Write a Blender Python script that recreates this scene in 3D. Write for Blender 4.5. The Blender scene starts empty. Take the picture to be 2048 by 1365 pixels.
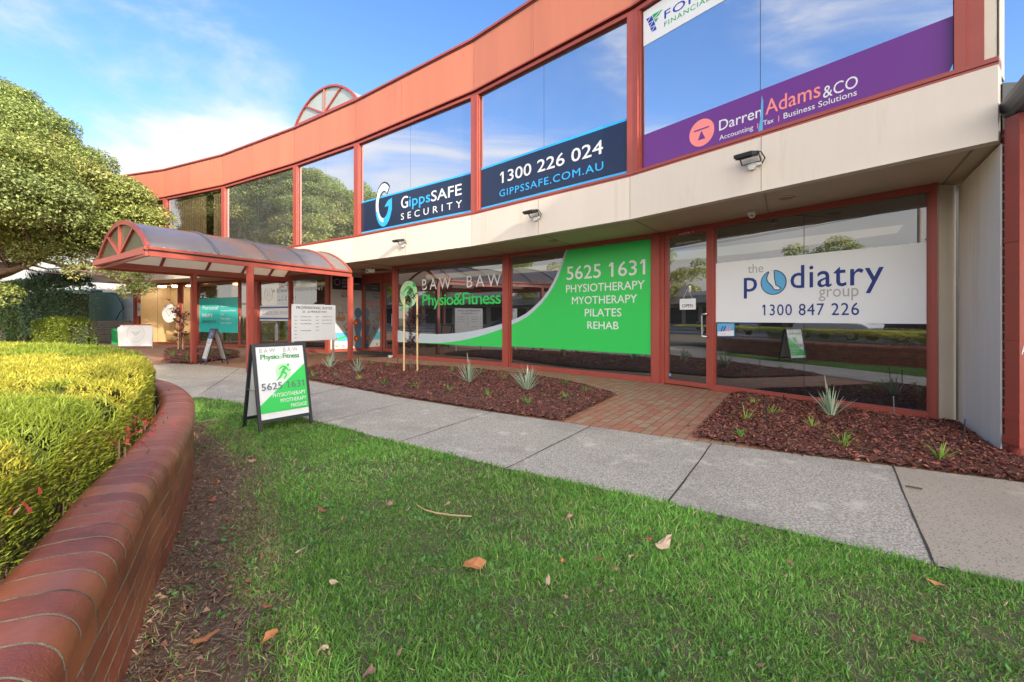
import bpy, math, random
import numpy as np
from mathutils import Vector, Matrix
sc = bpy.context.scene
C = sc.collection
R = math.radians
rnd = random.Random(7)
rng = np.random.default_rng(7)
F, CX, HY, H = 910.0, 1024.0, 636.0, 1.25      # lens in photo pixels, horizon row, eye height

# ------------------------------------------------------------------ camera
cam = bpy.data.cameras.new('camera'); camo = bpy.data.objects.new('camera', cam); C.objects.link(camo)
camo.location = (0, 0, H); camo.rotation_euler = (R(90), 0, 0)
cam.sensor_width = 36; cam.lens = F / 2048 * 36; cam.shift_y = -(682.5 - HY) / 2048
cam.clip_end = 3000; cam.clip_start = 0.05
sc.camera = camo
# ------------------------------------------------------------------ sky and sun
SUN_EL, SUN_AZ = R(19), math.atan2(.614, -.838)        # azimuth clockwise from +Y
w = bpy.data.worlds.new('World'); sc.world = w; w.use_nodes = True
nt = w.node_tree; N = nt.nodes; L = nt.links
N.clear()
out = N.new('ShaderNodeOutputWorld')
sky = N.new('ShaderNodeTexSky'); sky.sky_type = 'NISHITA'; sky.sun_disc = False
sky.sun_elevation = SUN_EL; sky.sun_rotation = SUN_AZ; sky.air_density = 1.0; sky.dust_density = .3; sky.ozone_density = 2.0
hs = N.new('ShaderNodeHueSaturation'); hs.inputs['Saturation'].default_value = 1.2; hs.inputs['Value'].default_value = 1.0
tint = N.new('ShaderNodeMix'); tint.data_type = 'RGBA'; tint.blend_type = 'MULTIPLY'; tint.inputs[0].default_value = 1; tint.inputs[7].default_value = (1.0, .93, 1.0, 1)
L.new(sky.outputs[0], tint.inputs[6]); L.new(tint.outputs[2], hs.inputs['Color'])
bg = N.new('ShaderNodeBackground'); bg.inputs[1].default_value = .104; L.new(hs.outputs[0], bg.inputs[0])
tc = N.new('ShaderNodeTexCoord')
mp = N.new('ShaderNodeMapping'); mp.inputs['Scale'].default_value = (1.0, 1.0, 2.6); mp.inputs['Location'].default_value = (.35, .1, .0)
L.new(tc.outputs['Generated'], mp.inputs[0])
no = N.new('ShaderNodeTexNoise'); no.inputs['Scale'].default_value = 2.3; no.inputs['Detail'].default_value = 9; no.inputs['Roughness'].default_value = .58; no.inputs['Distortion'].default_value = .35
L.new(mp.outputs[0], no.inputs['Vector'])
sep = N.new('ShaderNodeSeparateXYZ'); L.new(tc.outputs['Generated'], sep.inputs[0])
def mth(op, a, b=None, c=None):
    n = N.new('ShaderNodeMath'); n.operation = op
    for i, v in enumerate((a, b, c)):
        if v is None: continue
        if isinstance(v, (int, float)): n.inputs[i].default_value = v
        else: L.new(v, n.inputs[i])
    return n.outputs[0]
def mrange(v, a, b, c, d):
    n = N.new('ShaderNodeMapRange'); n.interpolation_type = 'SMOOTHSTEP'
    L.new(v, n.inputs[0])
    for i, q in enumerate((a, b, c, d)): n.inputs[i + 1].default_value = q
    return n.outputs[0]
low = mrange(sep.outputs[2], .02, .5, .27, -.10)          # more cloud low down
back = mrange(mth('ADD', mth('MULTIPLY', sep.outputs[0], .45), mth('MULTIPLY', sep.outputs[1], -.89)), -.05, .65, .0, 1.0)   # bright cloud added out of view on the sun's side as fill for the shade
leftc = mth('MULTIPLY', mrange(sep.outputs[0], -.1, -.5, .0, .18), mrange(sep.outputs[2], .95, .3, .45, 1))
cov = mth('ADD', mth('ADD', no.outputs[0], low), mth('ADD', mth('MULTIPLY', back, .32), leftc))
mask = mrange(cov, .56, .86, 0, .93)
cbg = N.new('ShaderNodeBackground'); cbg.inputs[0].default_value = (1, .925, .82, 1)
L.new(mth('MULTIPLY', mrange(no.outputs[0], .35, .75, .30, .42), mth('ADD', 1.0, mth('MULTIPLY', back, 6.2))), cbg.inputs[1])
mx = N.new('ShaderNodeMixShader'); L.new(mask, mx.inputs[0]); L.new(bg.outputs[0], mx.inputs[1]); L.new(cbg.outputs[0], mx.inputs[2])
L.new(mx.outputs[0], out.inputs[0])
sl = bpy.data.lights.new('sun', 'SUN'); sl.energy = 2.5; sl.angle = R(.5); sl.color = (1, .86, .68)
so = bpy.data.objects.new('sun', sl); C.objects.link(so)
sdir = Vector((.614 * math.cos(SUN_EL), -.838 * math.cos(SUN_EL), math.sin(SUN_EL))).normalized()
so.rotation_euler = sdir.to_track_quat('Z', 'Y').to_euler()
sc.view_settings.view_transform = 'Standard'; sc.view_settings.look = 'None'
sc.view_settings.exposure = 1.72; sc.view_settings.gamma = 1
sc.cycles.use_denoising = True
sc.cycles.max_bounces = 8; sc.cycles.transparent_max_bounces = 12
sc.cycles.caustics_reflective = False; sc.cycles.caustics_refractive = False
sc.cycles.sample_clamp_indirect = 6

# ------------------------------------------------------------------ materials
def newmat(name):
    m = bpy.data.materials.new(name); m.use_nodes = True
    return m, m.node_tree.nodes, m.node_tree.links, m.node_tree.nodes['Principled BSDF']
def lnk(ns, l, typ, **kw):
    n = ns.new(typ)
    for k, v in kw.items(): setattr(n, k, v)
    return n
def pm(name, col, rough=.6, var=.12, scale=3, bump=0, bscale=80, metal=0, spec=.5, coat=0, col2=None, c2=(.55, .7), c2scale=4, streak=False):
    m, ns, l, b = newmat(name)
    geo = ns.new('ShaderNodeNewGeometry')
    pos = geo.outputs['Position']
    if streak:
        mpn = ns.new('ShaderNodeMapping'); mpn.inputs['Scale'].default_value = (1, 1, .12); l.new(pos, mpn.inputs[0]); pos2 = mpn.outputs[0]
    else: pos2 = pos
    nz = ns.new('ShaderNodeTexNoise'); nz.inputs['Scale'].default_value = scale; nz.inputs['Detail'].default_value = 7; nz.inputs['Roughness'].default_value = .65
    l.new(pos2, nz.inputs['Vector'])
    mr = ns.new('ShaderNodeMapRange'); mr.inputs[1].default_value = .25; mr.inputs[2].default_value = .75
    mr.inputs[3].default_value = 1 - var; mr.inputs[4].default_value = 1 + var
    l.new(nz.outputs[0], mr.inputs[0])
    mix = ns.new('ShaderNodeMix'); mix.data_type = 'RGBA'; mix.blend_type = 'MULTIPLY'; mix.inputs[0].default_value = 1
    mix.inputs[6].default_value = (*col, 1); l.new(mr.outputs[0], mix.inputs[7])
    cout = mix.outputs[2]
    if col2:
        n2 = ns.new('ShaderNodeTexNoise'); n2.inputs['Scale'].default_value = c2scale; n2.inputs['Detail'].default_value = 8; n2.inputs['Roughness'].default_value = .7
        l.new(pos2, n2.inputs['Vector'])
        r2 = ns.new('ShaderNodeMapRange'); r2.inputs[1].default_value = c2[0]; r2.inputs[2].default_value = c2[1]; l.new(n2.outputs[0], r2.inputs[0])
        m2 = ns.new('ShaderNodeMix'); m2.data_type = 'RGBA'; l.new(r2.outputs[0], m2.inputs[0]); l.new(cout, m2.inputs[6]); m2.inputs[7].default_value = (*col2, 1)
        cout = m2.outputs[2]
    l.new(cout, b.inputs['Base Color'])
    b.inputs['Roughness'].default_value = rough; b.inputs['Metallic'].default_value = metal
    b.inputs['Specular IOR Level'].default_value = spec; b.inputs['Coat Weight'].default_value = coat
    if bump:
        n3 = ns.new('ShaderNodeTexNoise'); n3.inputs['Scale'].default_value = bscale; n3.inputs['Detail'].default_value = 4; l.new(pos, n3.inputs['Vector'])
        bp = ns.new('ShaderNodeBump'); bp.inputs['Strength'].default_value = bump; bp.inputs['Distance'].default_value = .01
        l.new(n3.outputs[0], bp.inputs['Height']); l.new(bp.outputs[0], b.inputs['Normal'])
    return m
def glassmat(name, refl, tint, wob=.0, film=.0):
    m, ns, l, b = newmat(name); ns.remove(b)
    o = ns['Material Output']
    tr = ns.new('ShaderNodeBsdfTransparent'); tr.inputs[0].default_value = (*tint, 1)
    gl = ns.new('ShaderNodeBsdfGlossy'); gl.inputs['Color'].default_value = (.92, .95, 1, 1); gl.inputs['Roughness'].default_value = 0.0
    fr = ns.new('ShaderNodeFresnel'); fr.inputs[0].default_value = 1.5
    ma = ns.new('ShaderNodeMath'); ma.operation = 'MULTIPLY_ADD'; l.new(fr.outputs[0], ma.inputs[0]); ma.inputs[1].default_value = 1 - refl; ma.inputs[2].default_value = refl
    gb_ = ns.new('ShaderNodeNewGeometry'); inv = ns.new('ShaderNodeMath'); inv.operation = 'SUBTRACT'; inv.inputs[0].default_value = 1; l.new(gb_.outputs['Backfacing'], inv.inputs[1])
    mu_ = ns.new('ShaderNodeMath'); mu_.operation = 'MULTIPLY'; l.new(ma.outputs[0], mu_.inputs[0]); l.new(inv.outputs[0], mu_.inputs[1])
    mxs = ns.new('ShaderNodeMixShader'); l.new(mu_.outputs[0], mxs.inputs[0]); l.new(tr.outputs[0], mxs.inputs[1]); l.new(gl.outputs[0], mxs.inputs[2])
    if wob:
        geo = ns.new('ShaderNodeNewGeometry'); nz = ns.new('ShaderNodeTexNoise'); nz.inputs['Scale'].default_value = .9; nz.inputs['Detail'].default_value = 1; l.new(geo.outputs['Position'], nz.inputs['Vector'])
        bp = ns.new('ShaderNodeBump'); bp.inputs['Strength'].default_value = wob; bp.inputs['Distance'].default_value = .02; l.new(nz.outputs[0], bp.inputs['Height']); l.new(bp.outputs[0], gl.inputs['Normal'])
    res = mxs.outputs[0]
    if film:
        # thin uneven layer of dust on the pane
        df = ns.new('ShaderNodeBsdfDiffuse'); df.inputs[0].default_value = (.62, .66, .70, 1)
        g2 = ns.new('ShaderNodeNewGeometry'); n2 = ns.new('ShaderNodeTexNoise'); n2.inputs['Scale'].default_value = 1.6; n2.inputs['Detail'].default_value = 8; n2.inputs['Roughness'].default_value = .7; l.new(g2.outputs['Position'], n2.inputs['Vector'])
        r2 = ns.new('ShaderNodeMapRange'); r2.inputs[1].default_value = .3; r2.inputs[2].default_value = .75; r2.inputs[3].default_value = film * .6; r2.inputs[4].default_value = film * 1.6; l.new(n2.outputs[0], r2.inputs[0])
        m3 = ns.new('ShaderNodeMixShader'); l.new(r2.outputs[0], m3.inputs[0]); l.new(res, m3.inputs[1]); l.new(df.outputs[0], m3.inputs[2]); res = m3.outputs[0]
    l.new(res, o.inputs[0])
    return m
def leafmat(name, rough=.5, trans=.35, spec=.35):
    m, ns, l, b = newmat(name)
    at = ns.new('ShaderNodeAttribute'); at.attribute_name = 'Col'
    l.new(at.outputs['Color'], b.inputs['Base Color']); b.inputs['Roughness'].default_value = rough; b.inputs['Specular IOR Level'].default_value = spec
    t = ns.new('ShaderNodeBsdfTranslucent'); l.new(at.outputs['Color'], t.inputs[0])
    mxs = ns.new('ShaderNodeMixShader'); mxs.inputs[0].default_value = trans
    l.new(b.outputs[0], mxs.inputs[1]); l.new(t.outputs[0], mxs.inputs[2]); l.new(mxs.outputs[0], ns['Material Output'].inputs[0])
    return m
def brickmat(name, c1, c2, mortar, bw, bh, ms, rot=0, axis='XY', rough=.8, offset=.5, var=.25):
    """world-space brick texture; axis 'XY' for paving, or a plan direction for an upright wall"""
    m, ns, l, b = newmat(name)
    geo = ns.new('ShaderNodeNewGeometry')
    if axis == 'XY':
        mp_ = ns.new('ShaderNodeMapping'); mp_.inputs['Rotation'].default_value = (0, 0, rot); l.new(geo.outputs['Position'], mp_.inputs[0]); vec = mp_.outputs[0]
    else:
        dt = ns.new('ShaderNodeVectorMath'); dt.operation = 'DOT_PRODUCT'; l.new(geo.outputs['Position'], dt.inputs[0]); dt.inputs[1].default_value = (*axis, 0)
        sp = ns.new('ShaderNodeSeparateXYZ'); l.new(geo.outputs['Position'], sp.inputs[0])
        cb = ns.new('ShaderNodeCombineXYZ'); l.new(dt.outputs['Value'], cb.inputs[0]); l.new(sp.outputs[2], cb.inputs[1]); vec = cb.outputs[0]
    br = ns.new('ShaderNodeTexBrick'); l.new(vec, br.inputs['Vector'])
    br.inputs['Scale'].default_value = 1; br.inputs['Brick Width'].default_value = bw; br.inputs['Row Height'].default_value = bh; br.inputs['Mortar Size'].default_value = ms
    br.inputs['Mortar Smooth'].default_value = .2; br.offset = offset
    br.inputs['Color1'].default_value = (*c1, 1); br.inputs['Color2'].default_value = (*c2, 1); br.inputs['Mortar'].default_value = (*mortar, 1)
    nz = ns.new('ShaderNodeTexNoise'); nz.inputs['Scale'].default_value = 5; nz.inputs['Detail'].default_value = 8; nz.inputs['Roughness'].default_value = .7; l.new(geo.outputs['Position'], nz.inputs['Vector'])
    mr = ns.new('ShaderNodeMapRange'); mr.inputs[1].default_value = .25; mr.inputs[2].default_value = .75; mr.inputs[3].default_value = 1 - var; mr.inputs[4].default_value = 1 + var; l.new(nz.outputs[0], mr.inputs[0])
    mix = ns.new('ShaderNodeMix'); mix.data_type = 'RGBA'; mix.blend_type = 'MULTIPLY'; mix.inputs[0].default_value = 1; l.new(br.outputs[0], mix.inputs[6]); l.new(mr.outputs[0], mix.inputs[7])
    l.new(mix.outputs[2], b.inputs['Base Color']); b.inputs['Roughness'].default_value = rough
    bp = ns.new('ShaderNodeBump'); bp.inputs['Strength'].default_value = .6; bp.inputs['Distance'].default_value = .004; bp.invert = True
    l.new(br.outputs['Fac'], bp.inputs['Height']); l.new(bp.outputs[0], b.inputs['Normal'])
    return m
M = {}
M['red'] = pm('red_painted_metal', (.30, .062, .045), .40, .10, 2.0, .05, 200)
M['parapet'] = pm('terracotta_sheet', (.44, .150, .088), .5, .12, 1.2, .06, 60, streak=True, col2=(.30, .085, .055), c2=(.6, .85), c2scale=1.4)
M['darkred'] = pm('dark_red_shadow_gap', (.10, .02, .015), .6)
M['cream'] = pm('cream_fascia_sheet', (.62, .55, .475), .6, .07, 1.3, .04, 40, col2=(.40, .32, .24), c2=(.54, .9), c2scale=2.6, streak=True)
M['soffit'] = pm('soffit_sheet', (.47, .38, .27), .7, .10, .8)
M['seam'] = pm('sheet_joint', (.25, .21, .17), .8)
M['white_wall'] = pm('white_rendered_wall', (.84, .79, .69), .75, .08, 2.2, .08, 30, col2=(.50, .36, .16), c2=(.60, .85), c2scale=1.1, streak=True)
M['black'] = pm('black_rubber', (.012, .012, .012), .6)
M['glass_up'] = glassmat('reflective_tinted_glass', .80, (.5, .45, .36), .05, .045)
M['glass_blind'] = glassmat('lighter_tinted_glass', .40, (.8, .76, .68), .03)
M['glass'] = glassmat('bronze_tinted_glass', .27, (.42, .36, .28), .03, .012)
M['glass_clear'] = glassmat('clear_shop_glass', .08, (.92, .88, .82), .02)
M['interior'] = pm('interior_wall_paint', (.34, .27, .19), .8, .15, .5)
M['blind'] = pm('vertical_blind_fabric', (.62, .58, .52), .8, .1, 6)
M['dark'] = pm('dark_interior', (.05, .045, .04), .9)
M['concrete_pillar'] = pm('cream_pillar_paint', (.60, .54, .45), .7, .08, 2, .06, 60, col2=(.12, .10, .08), c2=(.68, .78), c2scale=9)
M['metal_gray'] = pm('gray_steel', (.20, .21, .22), .4, .1, 6, metal=.5)
M['alu'] = pm('brushed_aluminium', (.60, .60, .60), .3, .06, 20, metal=.9)
M['charcoal'] = pm('charcoal_powder_coat', (.018, .021, .026), .45, .1, 20)
M['timber'] = pm('weathered_timber', (.30, .24, .19), .8, .35, 6, .2, 40, streak=True)
M['stake'] = pm('pine_stake', (.52, .36, .17), .75, .2, 9, streak=True)
M['wall_brick'] = None
def vinyl(name, c, rough=.28): 
    M[name] = pm(name, c, rough, .025, 2.0, spec=.5)
vinyl('v_white', (.66, .675, .69)); vinyl('v_purple', (.135, .03, .215)); vinyl('v_pink', (.80, .24, .22)); vinyl('v_navy', (.012, .022, .06)); vinyl('v_cyan', (.03, .38, .80))
vinyl('v_green', (.035, .50, .095)); vinyl('v_lgreen', (.42, .66, .42)); vinyl('v_dgreen', (.015, .27, .06)); vinyl('v_gray', (.42, .49, .55)); vinyl('v_txtgray', (.10, .14, .15)); vinyl('v_lettergray', (.33, .33, .33))
vinyl('v_teal', (.03, .44, .43)); vinyl('v_tealtxt', (.04, .12, .14)); vinyl('v_blue', (.012, .035, .19)); vinyl('v_sky', (.10, .36, .62)); vinyl('v_black', (.01, .01, .012)); vinyl('v_lilac', (.55, .57, .62)); vinyl('v_royal', (.015, .04, .35))
vinyl('v_fgreen', (.0, .33, .10)); vinyl('v_beige', (.62, .56, .49)); vinyl('v_skin', (.55, .30, .20)); vinyl('v_red', (.6, .03, .02)); vinyl('v_poster', (.56, .55, .54)); vinyl('v_dkpurple', (.03, .025, .06)); vinyl('v_yellow', (.60, .60, .05)); vinyl('v_stormblue', (.01, .11, .42)); vinyl('v_body', (.09, .20, .30))

# ------------------------------------------------------------------ object helpers
def tag(o, label=None, cat=None, group=None, kind=None):
    if label: o['label'] = label
    if cat: o['category'] = cat
    if group: o['group'] = group
    if kind: o['kind'] = kind
    return o
def thing(name, label, cat, loc=(0, 0, 0), group=None):
    o = bpy.data.objects.new(name, None); C.objects.link(o); o.location = loc; o.empty_display_size = .2
    return tag(o, label, cat, group)
def wloc(o):
    v = Vector((0, 0, 0))
    while o: v += o.location; o = o.parent
    return v
def copy_tree(o, parent=None):
    c = o.copy(); C.objects.link(c); c.parent = parent
    for ch in list(o.children): copy_tree(ch, c)
    return c
def V3(p, z=None): return Vector((p[0], p[1], p[2] if z is None else z))
class MB:
    def __init__(s): s.v = []; s.f = []; s.m = []
    def poly(s, pts, m=0):
        i = len(s.v); s.v += [tuple(p) for p in pts]; s.f.append(tuple(range(i, i + len(pts)))); s.m.append(m)
    def faces(s, vs, fs, m=0):
        i = len(s.v); s.v += [tuple(p) for p in vs]
        for f in fs: s.f.append(tuple(i + k for k in f)); s.m.append(m)
    def box(s, o, ax, ay, az, m=0):
        """o: corner, ax/ay/az: edge vectors"""
        o, ax, ay, az = Vector(o), Vector(ax), Vector(ay), Vector(az)
        vs = [o, o + ax, o + ax + ay, o + ay]; vs += [q + az for q in vs]
        s.faces(vs, [(3, 2, 1, 0), (4, 5, 6, 7), (0, 1, 5, 4), (1, 2, 6, 5), (2, 3, 7, 6), (3, 0, 4, 7)], m)
    def bar(s, a, b, w, h, m=0, up=(0, 0, 1)):
        a, b = Vector(a), Vector(b); d = (b - a); dn = d.normalized(); sx = dn.cross(Vector(up))
        if sx.length < 1e-4: sx = Vector((1, 0, 0))
        sx.normalize(); uz = sx.cross(dn)
        s.box(a - sx * w / 2 - uz * h / 2, d, sx * w, uz * h, m)
    def tube(s, pts, r, m=0, n=8, caps=True):
        pts = [Vector(p) for p in pts]; rr = r if isinstance(r, (list, tuple)) else [r] * len(pts)
        vs = []; 
        for i, p in enumerate(pts):
            d = (pts[min(i + 1, len(pts) - 1)] - pts[max(i - 1, 0)]).normalized()
            a = d.cross(Vector((.13, .31, .94)));
            if a.length < .05: a = d.cross(Vector((1, 0, 0)))
            a.normalize(); b = d.cross(a)
            for k in range(n):
                t = 2 * math.pi * k / n; vs.append(p + (a * math.cos(t) + b * math.sin(t)) * rr[i])
        fs = []
        for i in range(len(pts) - 1):
            for k in range(n):
                fs.append((i * n + k, i * n + (k + 1) % n, (i + 1) * n + (k + 1) % n, (i + 1) * n + k))
        if caps: fs.append(tuple(reversed(range(n)))); fs.append(tuple(range((len(pts) - 1) * n, len(pts) * n)))
        s.faces(vs, fs, m)
    def lathe(s, c, prof, m=0, n=20):
        c = Vector(c); vs = []; fs = []
        for r, z in prof:
            for k in range(n): t = 2 * math.pi * k / n; vs.append(c + Vector((r * math.cos(t), r * math.sin(t), z)))
        for i in range(len(prof) - 1):
            for k in range(n): fs.append((i * n + k, i * n + (k + 1) % n, (i + 1) * n + (k + 1) % n, (i + 1) * n + k))
        fs.append(tuple(reversed(range(n)))); fs.append(tuple(range((len(prof) - 1) * n, len(prof) * n)))
        s.faces(vs, fs, m)
    def prism(s, pts, z0, z1, m=0):
        n = len(pts); vs = [(p[0], p[1], z0) for p in pts] + [(p[0], p[1], z1) for p in pts]
        fs = [tuple(reversed(range(n))), tuple(range(n, 2 * n))] + [(i, (i + 1) % n, n + (i + 1) % n, n + i) for i in range(n)]
        s.faces(vs, fs, m)
    def slab(s, pl, uvs, d0, d1, m=0):
        """polygon in plane coordinates given thickness between two offsets"""
        n = len(uvs); vs = [pl.pt(u, v, d0) for u, v in uvs] + [pl.pt(u, v, d1) for u, v in uvs]
        fs = [tuple(reversed(range(n))), tuple(range(n, 2 * n))] + [(i, (i + 1) % n, n + (i + 1) % n, n + i) for i in range(n)]
        s.faces(vs, fs, m)
    def build(s, name, mats, parent=None, smooth=False, bevel=0):
        me = bpy.data.meshes.new(name); off = wloc(parent) if parent else Vector((0, 0, 0))
        me.from_pydata([tuple(Vector(p) - off) for p in s.v], [], s.f)
        if not isinstance(mats, (list, tuple)): mats = [mats]
        for m in mats: me.materials.append(m)
        me.polygons.foreach_set('material_index', s.m)
        if smooth: me.polygons.foreach_set('use_smooth', [True] * len(s.f))
        me.update()
        o = bpy.data.objects.new(name, me); C.objects.link(o)
        if parent: o.parent = parent
        if bevel:
            b = o.modifiers.new('bevel', 'BEVEL'); b.width = bevel; b.segments = 2; b.limit_method = 'ANGLE'; b.angle_limit = R(50)
        return o
def np_mesh(name, V, pattern, col=None, mat=None, parent=None, smooth=False):
    n, k, _ = V.shape
    me = bpy.data.meshes.new(name)
    V = V.reshape(-1, 3).astype(np.float32)
    if parent is not None: V = V - np.array(wloc(parent), dtype=np.float32)
    me.vertices.add(n * k); me.vertices.foreach_set('co', V.ravel())
    tot = sum(len(p) for p in pattern); flat = np.array([i for p in pattern for i in p])
    loops = (np.arange(n)[:, None] * k + flat[None, :]).ravel().astype(np.int32)
    me.loops.add(len(loops)); me.loops.foreach_set('vertex_index', loops)
    st = []; acc = 0
    for p in pattern: st.append(acc); acc += len(p)
    starts = (np.arange(n)[:, None] * tot + np.array(st)[None, :]).ravel().astype(np.int32)
    me.polygons.add(len(starts)); me.polygons.foreach_set('loop_start', starts)
    me.polygons.foreach_set('loop_total', np.tile([len(p) for p in pattern], n).astype(np.int32))
    if smooth: me.polygons.foreach_set('use_smooth', np.ones(len(starts), bool))
    me.update(calc_edges=True)
    if col is not None:
        a = me.attributes.new('Col', 'FLOAT_COLOR', 'POINT')
        c = np.ones((n * k, 4), np.float32)
        c[:, :3] = np.repeat(col, k, axis=0) if len(col) == n else col
        a.data.foreach_set('color', c.ravel())
    if mat: me.materials.append(mat)
    o = bpy.data.objects.new(name, me); C.objects.link(o)
    if parent is not None: o.parent = parent
    return o
def ray(px, py): return Vector(((px - CX) / F, 1, (HY - py) / F))
EYE = Vector((0, 0, H))
def gp(px, py, z=0.0):
    y = F * (H - z) / (py - HY); return Vector(((px - CX) / F * y, y, z))
class PL:
    """a real plane in the scene: origin, right axis, up axis (normal towards the viewer's side)"""
    def __init__(s, o, e1, e2=(0, 0, 1)):
        s.o = Vector(o); s.e1 = Vector(e1).normalized(); s.e2 = Vector(e2).normalized(); s.n = s.e1.cross(s.e2).normalized()
    def uv(s, px, py):
        d = ray(px, py); t = (s.o - EYE).dot(s.n) / d.dot(s.n); p = EYE + d * t - s.o
        return p.dot(s.e1), p.dot(s.e2)
    def pt(s, u, v, off=0): return s.o + s.e1 * u + s.e2 * v + s.n * off
def seg_plane(a, b): return PL((a[0], a[1], 0), (b[0] - a[0], b[1] - a[1], 0))
def pxpoly(mb, pl, pts, off, m):
    mb.poly([pl.pt(*pl.uv(x, y), off) for x, y in pts], m)
# ---- lettering
_tc = {}
def glyphs(s, bold=0, sp=1.0, shear=0, flag=True):
    key = (s, bold, sp, shear, flag)
    if key in _tc: return _tc[key]
    cu = bpy.data.curves.new('t', 'FONT'); cu.body = s; cu.offset = bold; cu.space_character = sp; cu.shear = shear; cu.resolution_u = 3
    o = bpy.data.objects.new('t', cu); C.objects.link(o)
    dg = bpy.context.evaluated_depsgraph_get(); dg.update()
    me = bpy.data.meshes.new_from_object(o.evaluated_get(dg))
    vs = [tuple(v.co) for v in me.vertices]; fs = [tuple(p.vertices) for p in me.polygons]
    bpy.data.objects.remove(o); bpy.data.curves.remove(cu); bpy.data.meshes.remove(me)
    if flag and '1' in s:
        # give the plain-bar numeral a flag
        ch = max(p[1] for p in glyphs('H', 0, 1.0, 0, False)[0]); w1 = [p[0] for p in glyphs('1', 0, 1.0, 0, False)[0]]; w1 = max(w1) - min(w1)
        for i_, c_ in enumerate(s):
            if c_ != '1': continue
            xr = max(p[0] for p in glyphs(s[:i_] + '1', 0, sp, 0, False)[0]); xl = xr - w1; k_ = len(vs)
            vs += [(xl, ch, 0), (xl, ch * .83, 0), (xl - .17 * ch, ch * .70, 0), (xl - .17 * ch, ch * .82, 0), (xl - .04 * ch, ch, 0)]; fs.append((k_, k_ + 4, k_ + 3, k_ + 2, k_ + 1))
    _tc[key] = (vs, fs); return vs, fs
def text_uv(mb, pl, s, u0, u1, v0, cap, off, m, bold=.0, sp=1.0, shear=0, v1=None):
    if bold > 0:
        k_ = bold * 1.5 * cap; u1 = u1 if u1 is None else u1 - k_
        for i_, (dx_, dy_) in enumerate(((0, 0), (k_, 0), (k_ * .5, k_ * .35), (k_ * .5, -k_ * .35))):
            text_uv(mb, pl, s, u0 + dx_, None if u1 is None else u1 + dx_, v0 + dy_, cap, off + i_ * .0004, m, 0, sp, shear, None if v1 is None else v1 + dy_)
        return
    vs, fs = glyphs(s, bold, sp, shear)
    if not vs: return
    hv, _ = glyphs('H', 0); ch = max(p[1] for p in hv)
    x0 = min(p[0] for p in vs); x1 = max(p[0] for p in vs)
    if u1 is None: u1 = u0 + (x1 - x0) * cap / ch
    if v1 is None: v1 = v0
    out_ = []
    for p in vs:
        t = (p[0] - x0) / (x1 - x0)
        out_.append(pl.pt(u0 + (u1 - u0) * t, v0 + (v1 - v0) * t + p[1] / ch * cap, off))
    mb.faces(out_, fs, m)
def text_px(mb, pl, s, a, b, ytop, off, m, bold=.0, sp=1.0, shear=0):
    """a, b: base-line ends of the writing, ytop: top of a capital above a"""
    u0, v0 = pl.uv(*a); u1, v1 = pl.uv(*b); cap = pl.uv(a[0], ytop)[1] - v0
    vm = (v0 + v1) / 2
    text_uv(mb, pl, s, u0, u1, vm, cap, off, m, bold, sp, shear)
def disc_uv(mb, pl, u, v, r, off, m, n=40, rv=None):
    mb.poly([pl.pt(u + r * math.cos(2 * math.pi * k / n), v + (rv or r) * math.sin(2 * math.pi * k / n), off) for k in range(n)], m)
def ring_uv(mb, pl, u, v, r0, r1, off, m, n=40, a0=0, a1=360):
    k0 = [R(a0 + (a1 - a0) * k / n) for k in range(n + 1)]
    for i in range(n):
        q = [(r0, k0[i]), (r1, k0[i]), (r1, k0[i + 1]), (r0, k0[i + 1])]
        mb.poly([pl.pt(u + r * math.cos(t), v + r * math.sin(t), off) for r, t in q], m)
def stroke_uv(mb, pl, pts, wds, off, m):
    """tapered ribbon stroke through plane points"""
    P = [Vector((p[0], p[1])) for p in pts]
    if not isinstance(wds, (list, tuple)): wds = [wds] * len(P)
    Ls = []; Rs = []
    for i, p in enumerate(P):
        d = (P[min(i + 1, len(P) - 1)] - P[max(i - 1, 0)]).normalized(); nn = Vector((-d.y, d.x)) * wds[i] / 2
        Ls.append(p + nn); Rs.append(p - nn)
    for i in range(len(P) - 1):
        mb.poly([pl.pt(q.x, q.y, off) for q in (Rs[i], Rs[i + 1], Ls[i + 1], Ls[i])], m)
def runner(mb, pl, u, v, s, off, m):
    """running figure, s = height"""
    P = lambda *a: [(u + x * s, v + y * s) for x, y in a]
    disc_uv(mb, pl, u + .33 * s, v + .40 * s, .085 * s, off, m, 20)
    stroke_uv(mb, pl, P((.20, .30), (.05, .12), (-.06, -.05)), [.17 * s, .19 * s, .16 * s], off, m)
    stroke_uv(mb, pl, P((-.06, -.02), (-.14, -.22), (-.30, -.40), (-.48, -.52)), [.17 * s, .13 * s, .09 * s, .03 * s], off, m)
    stroke_uv(mb, pl, P((-.02, -.02), (.13, -.12), (.19, -.22), (.08, -.34), (.02, -.48)), [.16 * s, .13 * s, .10 * s, .09 * s, .04 * s], off, m)
    stroke_uv(mb, pl, P((.17, .30), (.0, .33), (-.13, .25), (-.27, .13)), [.09 * s, .10 * s, .09 * s, .04 * s], off, m)
    stroke_uv(mb, pl, P((.20, .27), (.28, .08), (.38, .03), (.52, .12)), [.10 * s, .08 * s, .07 * s, .03 * s], off, m)
def inpoly(P, poly):
    x, y = P[:, 0], P[:, 1]; r = np.zeros(len(P), bool); n = len(poly)
    for i in range(n):
        x0, y0 = poly[i][0], poly[i][1]; x1, y1 = poly[(i + 1) % n][0], poly[(i + 1) % n][1]
        c = ((y0 > y) != (y1 > y)); 
        with np.errstate(divide='ignore', invalid='ignore'):
            r ^= c & (x < (x1 - x0) * (y - y0) / (y1 - y0) + x0)
    return r
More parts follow.
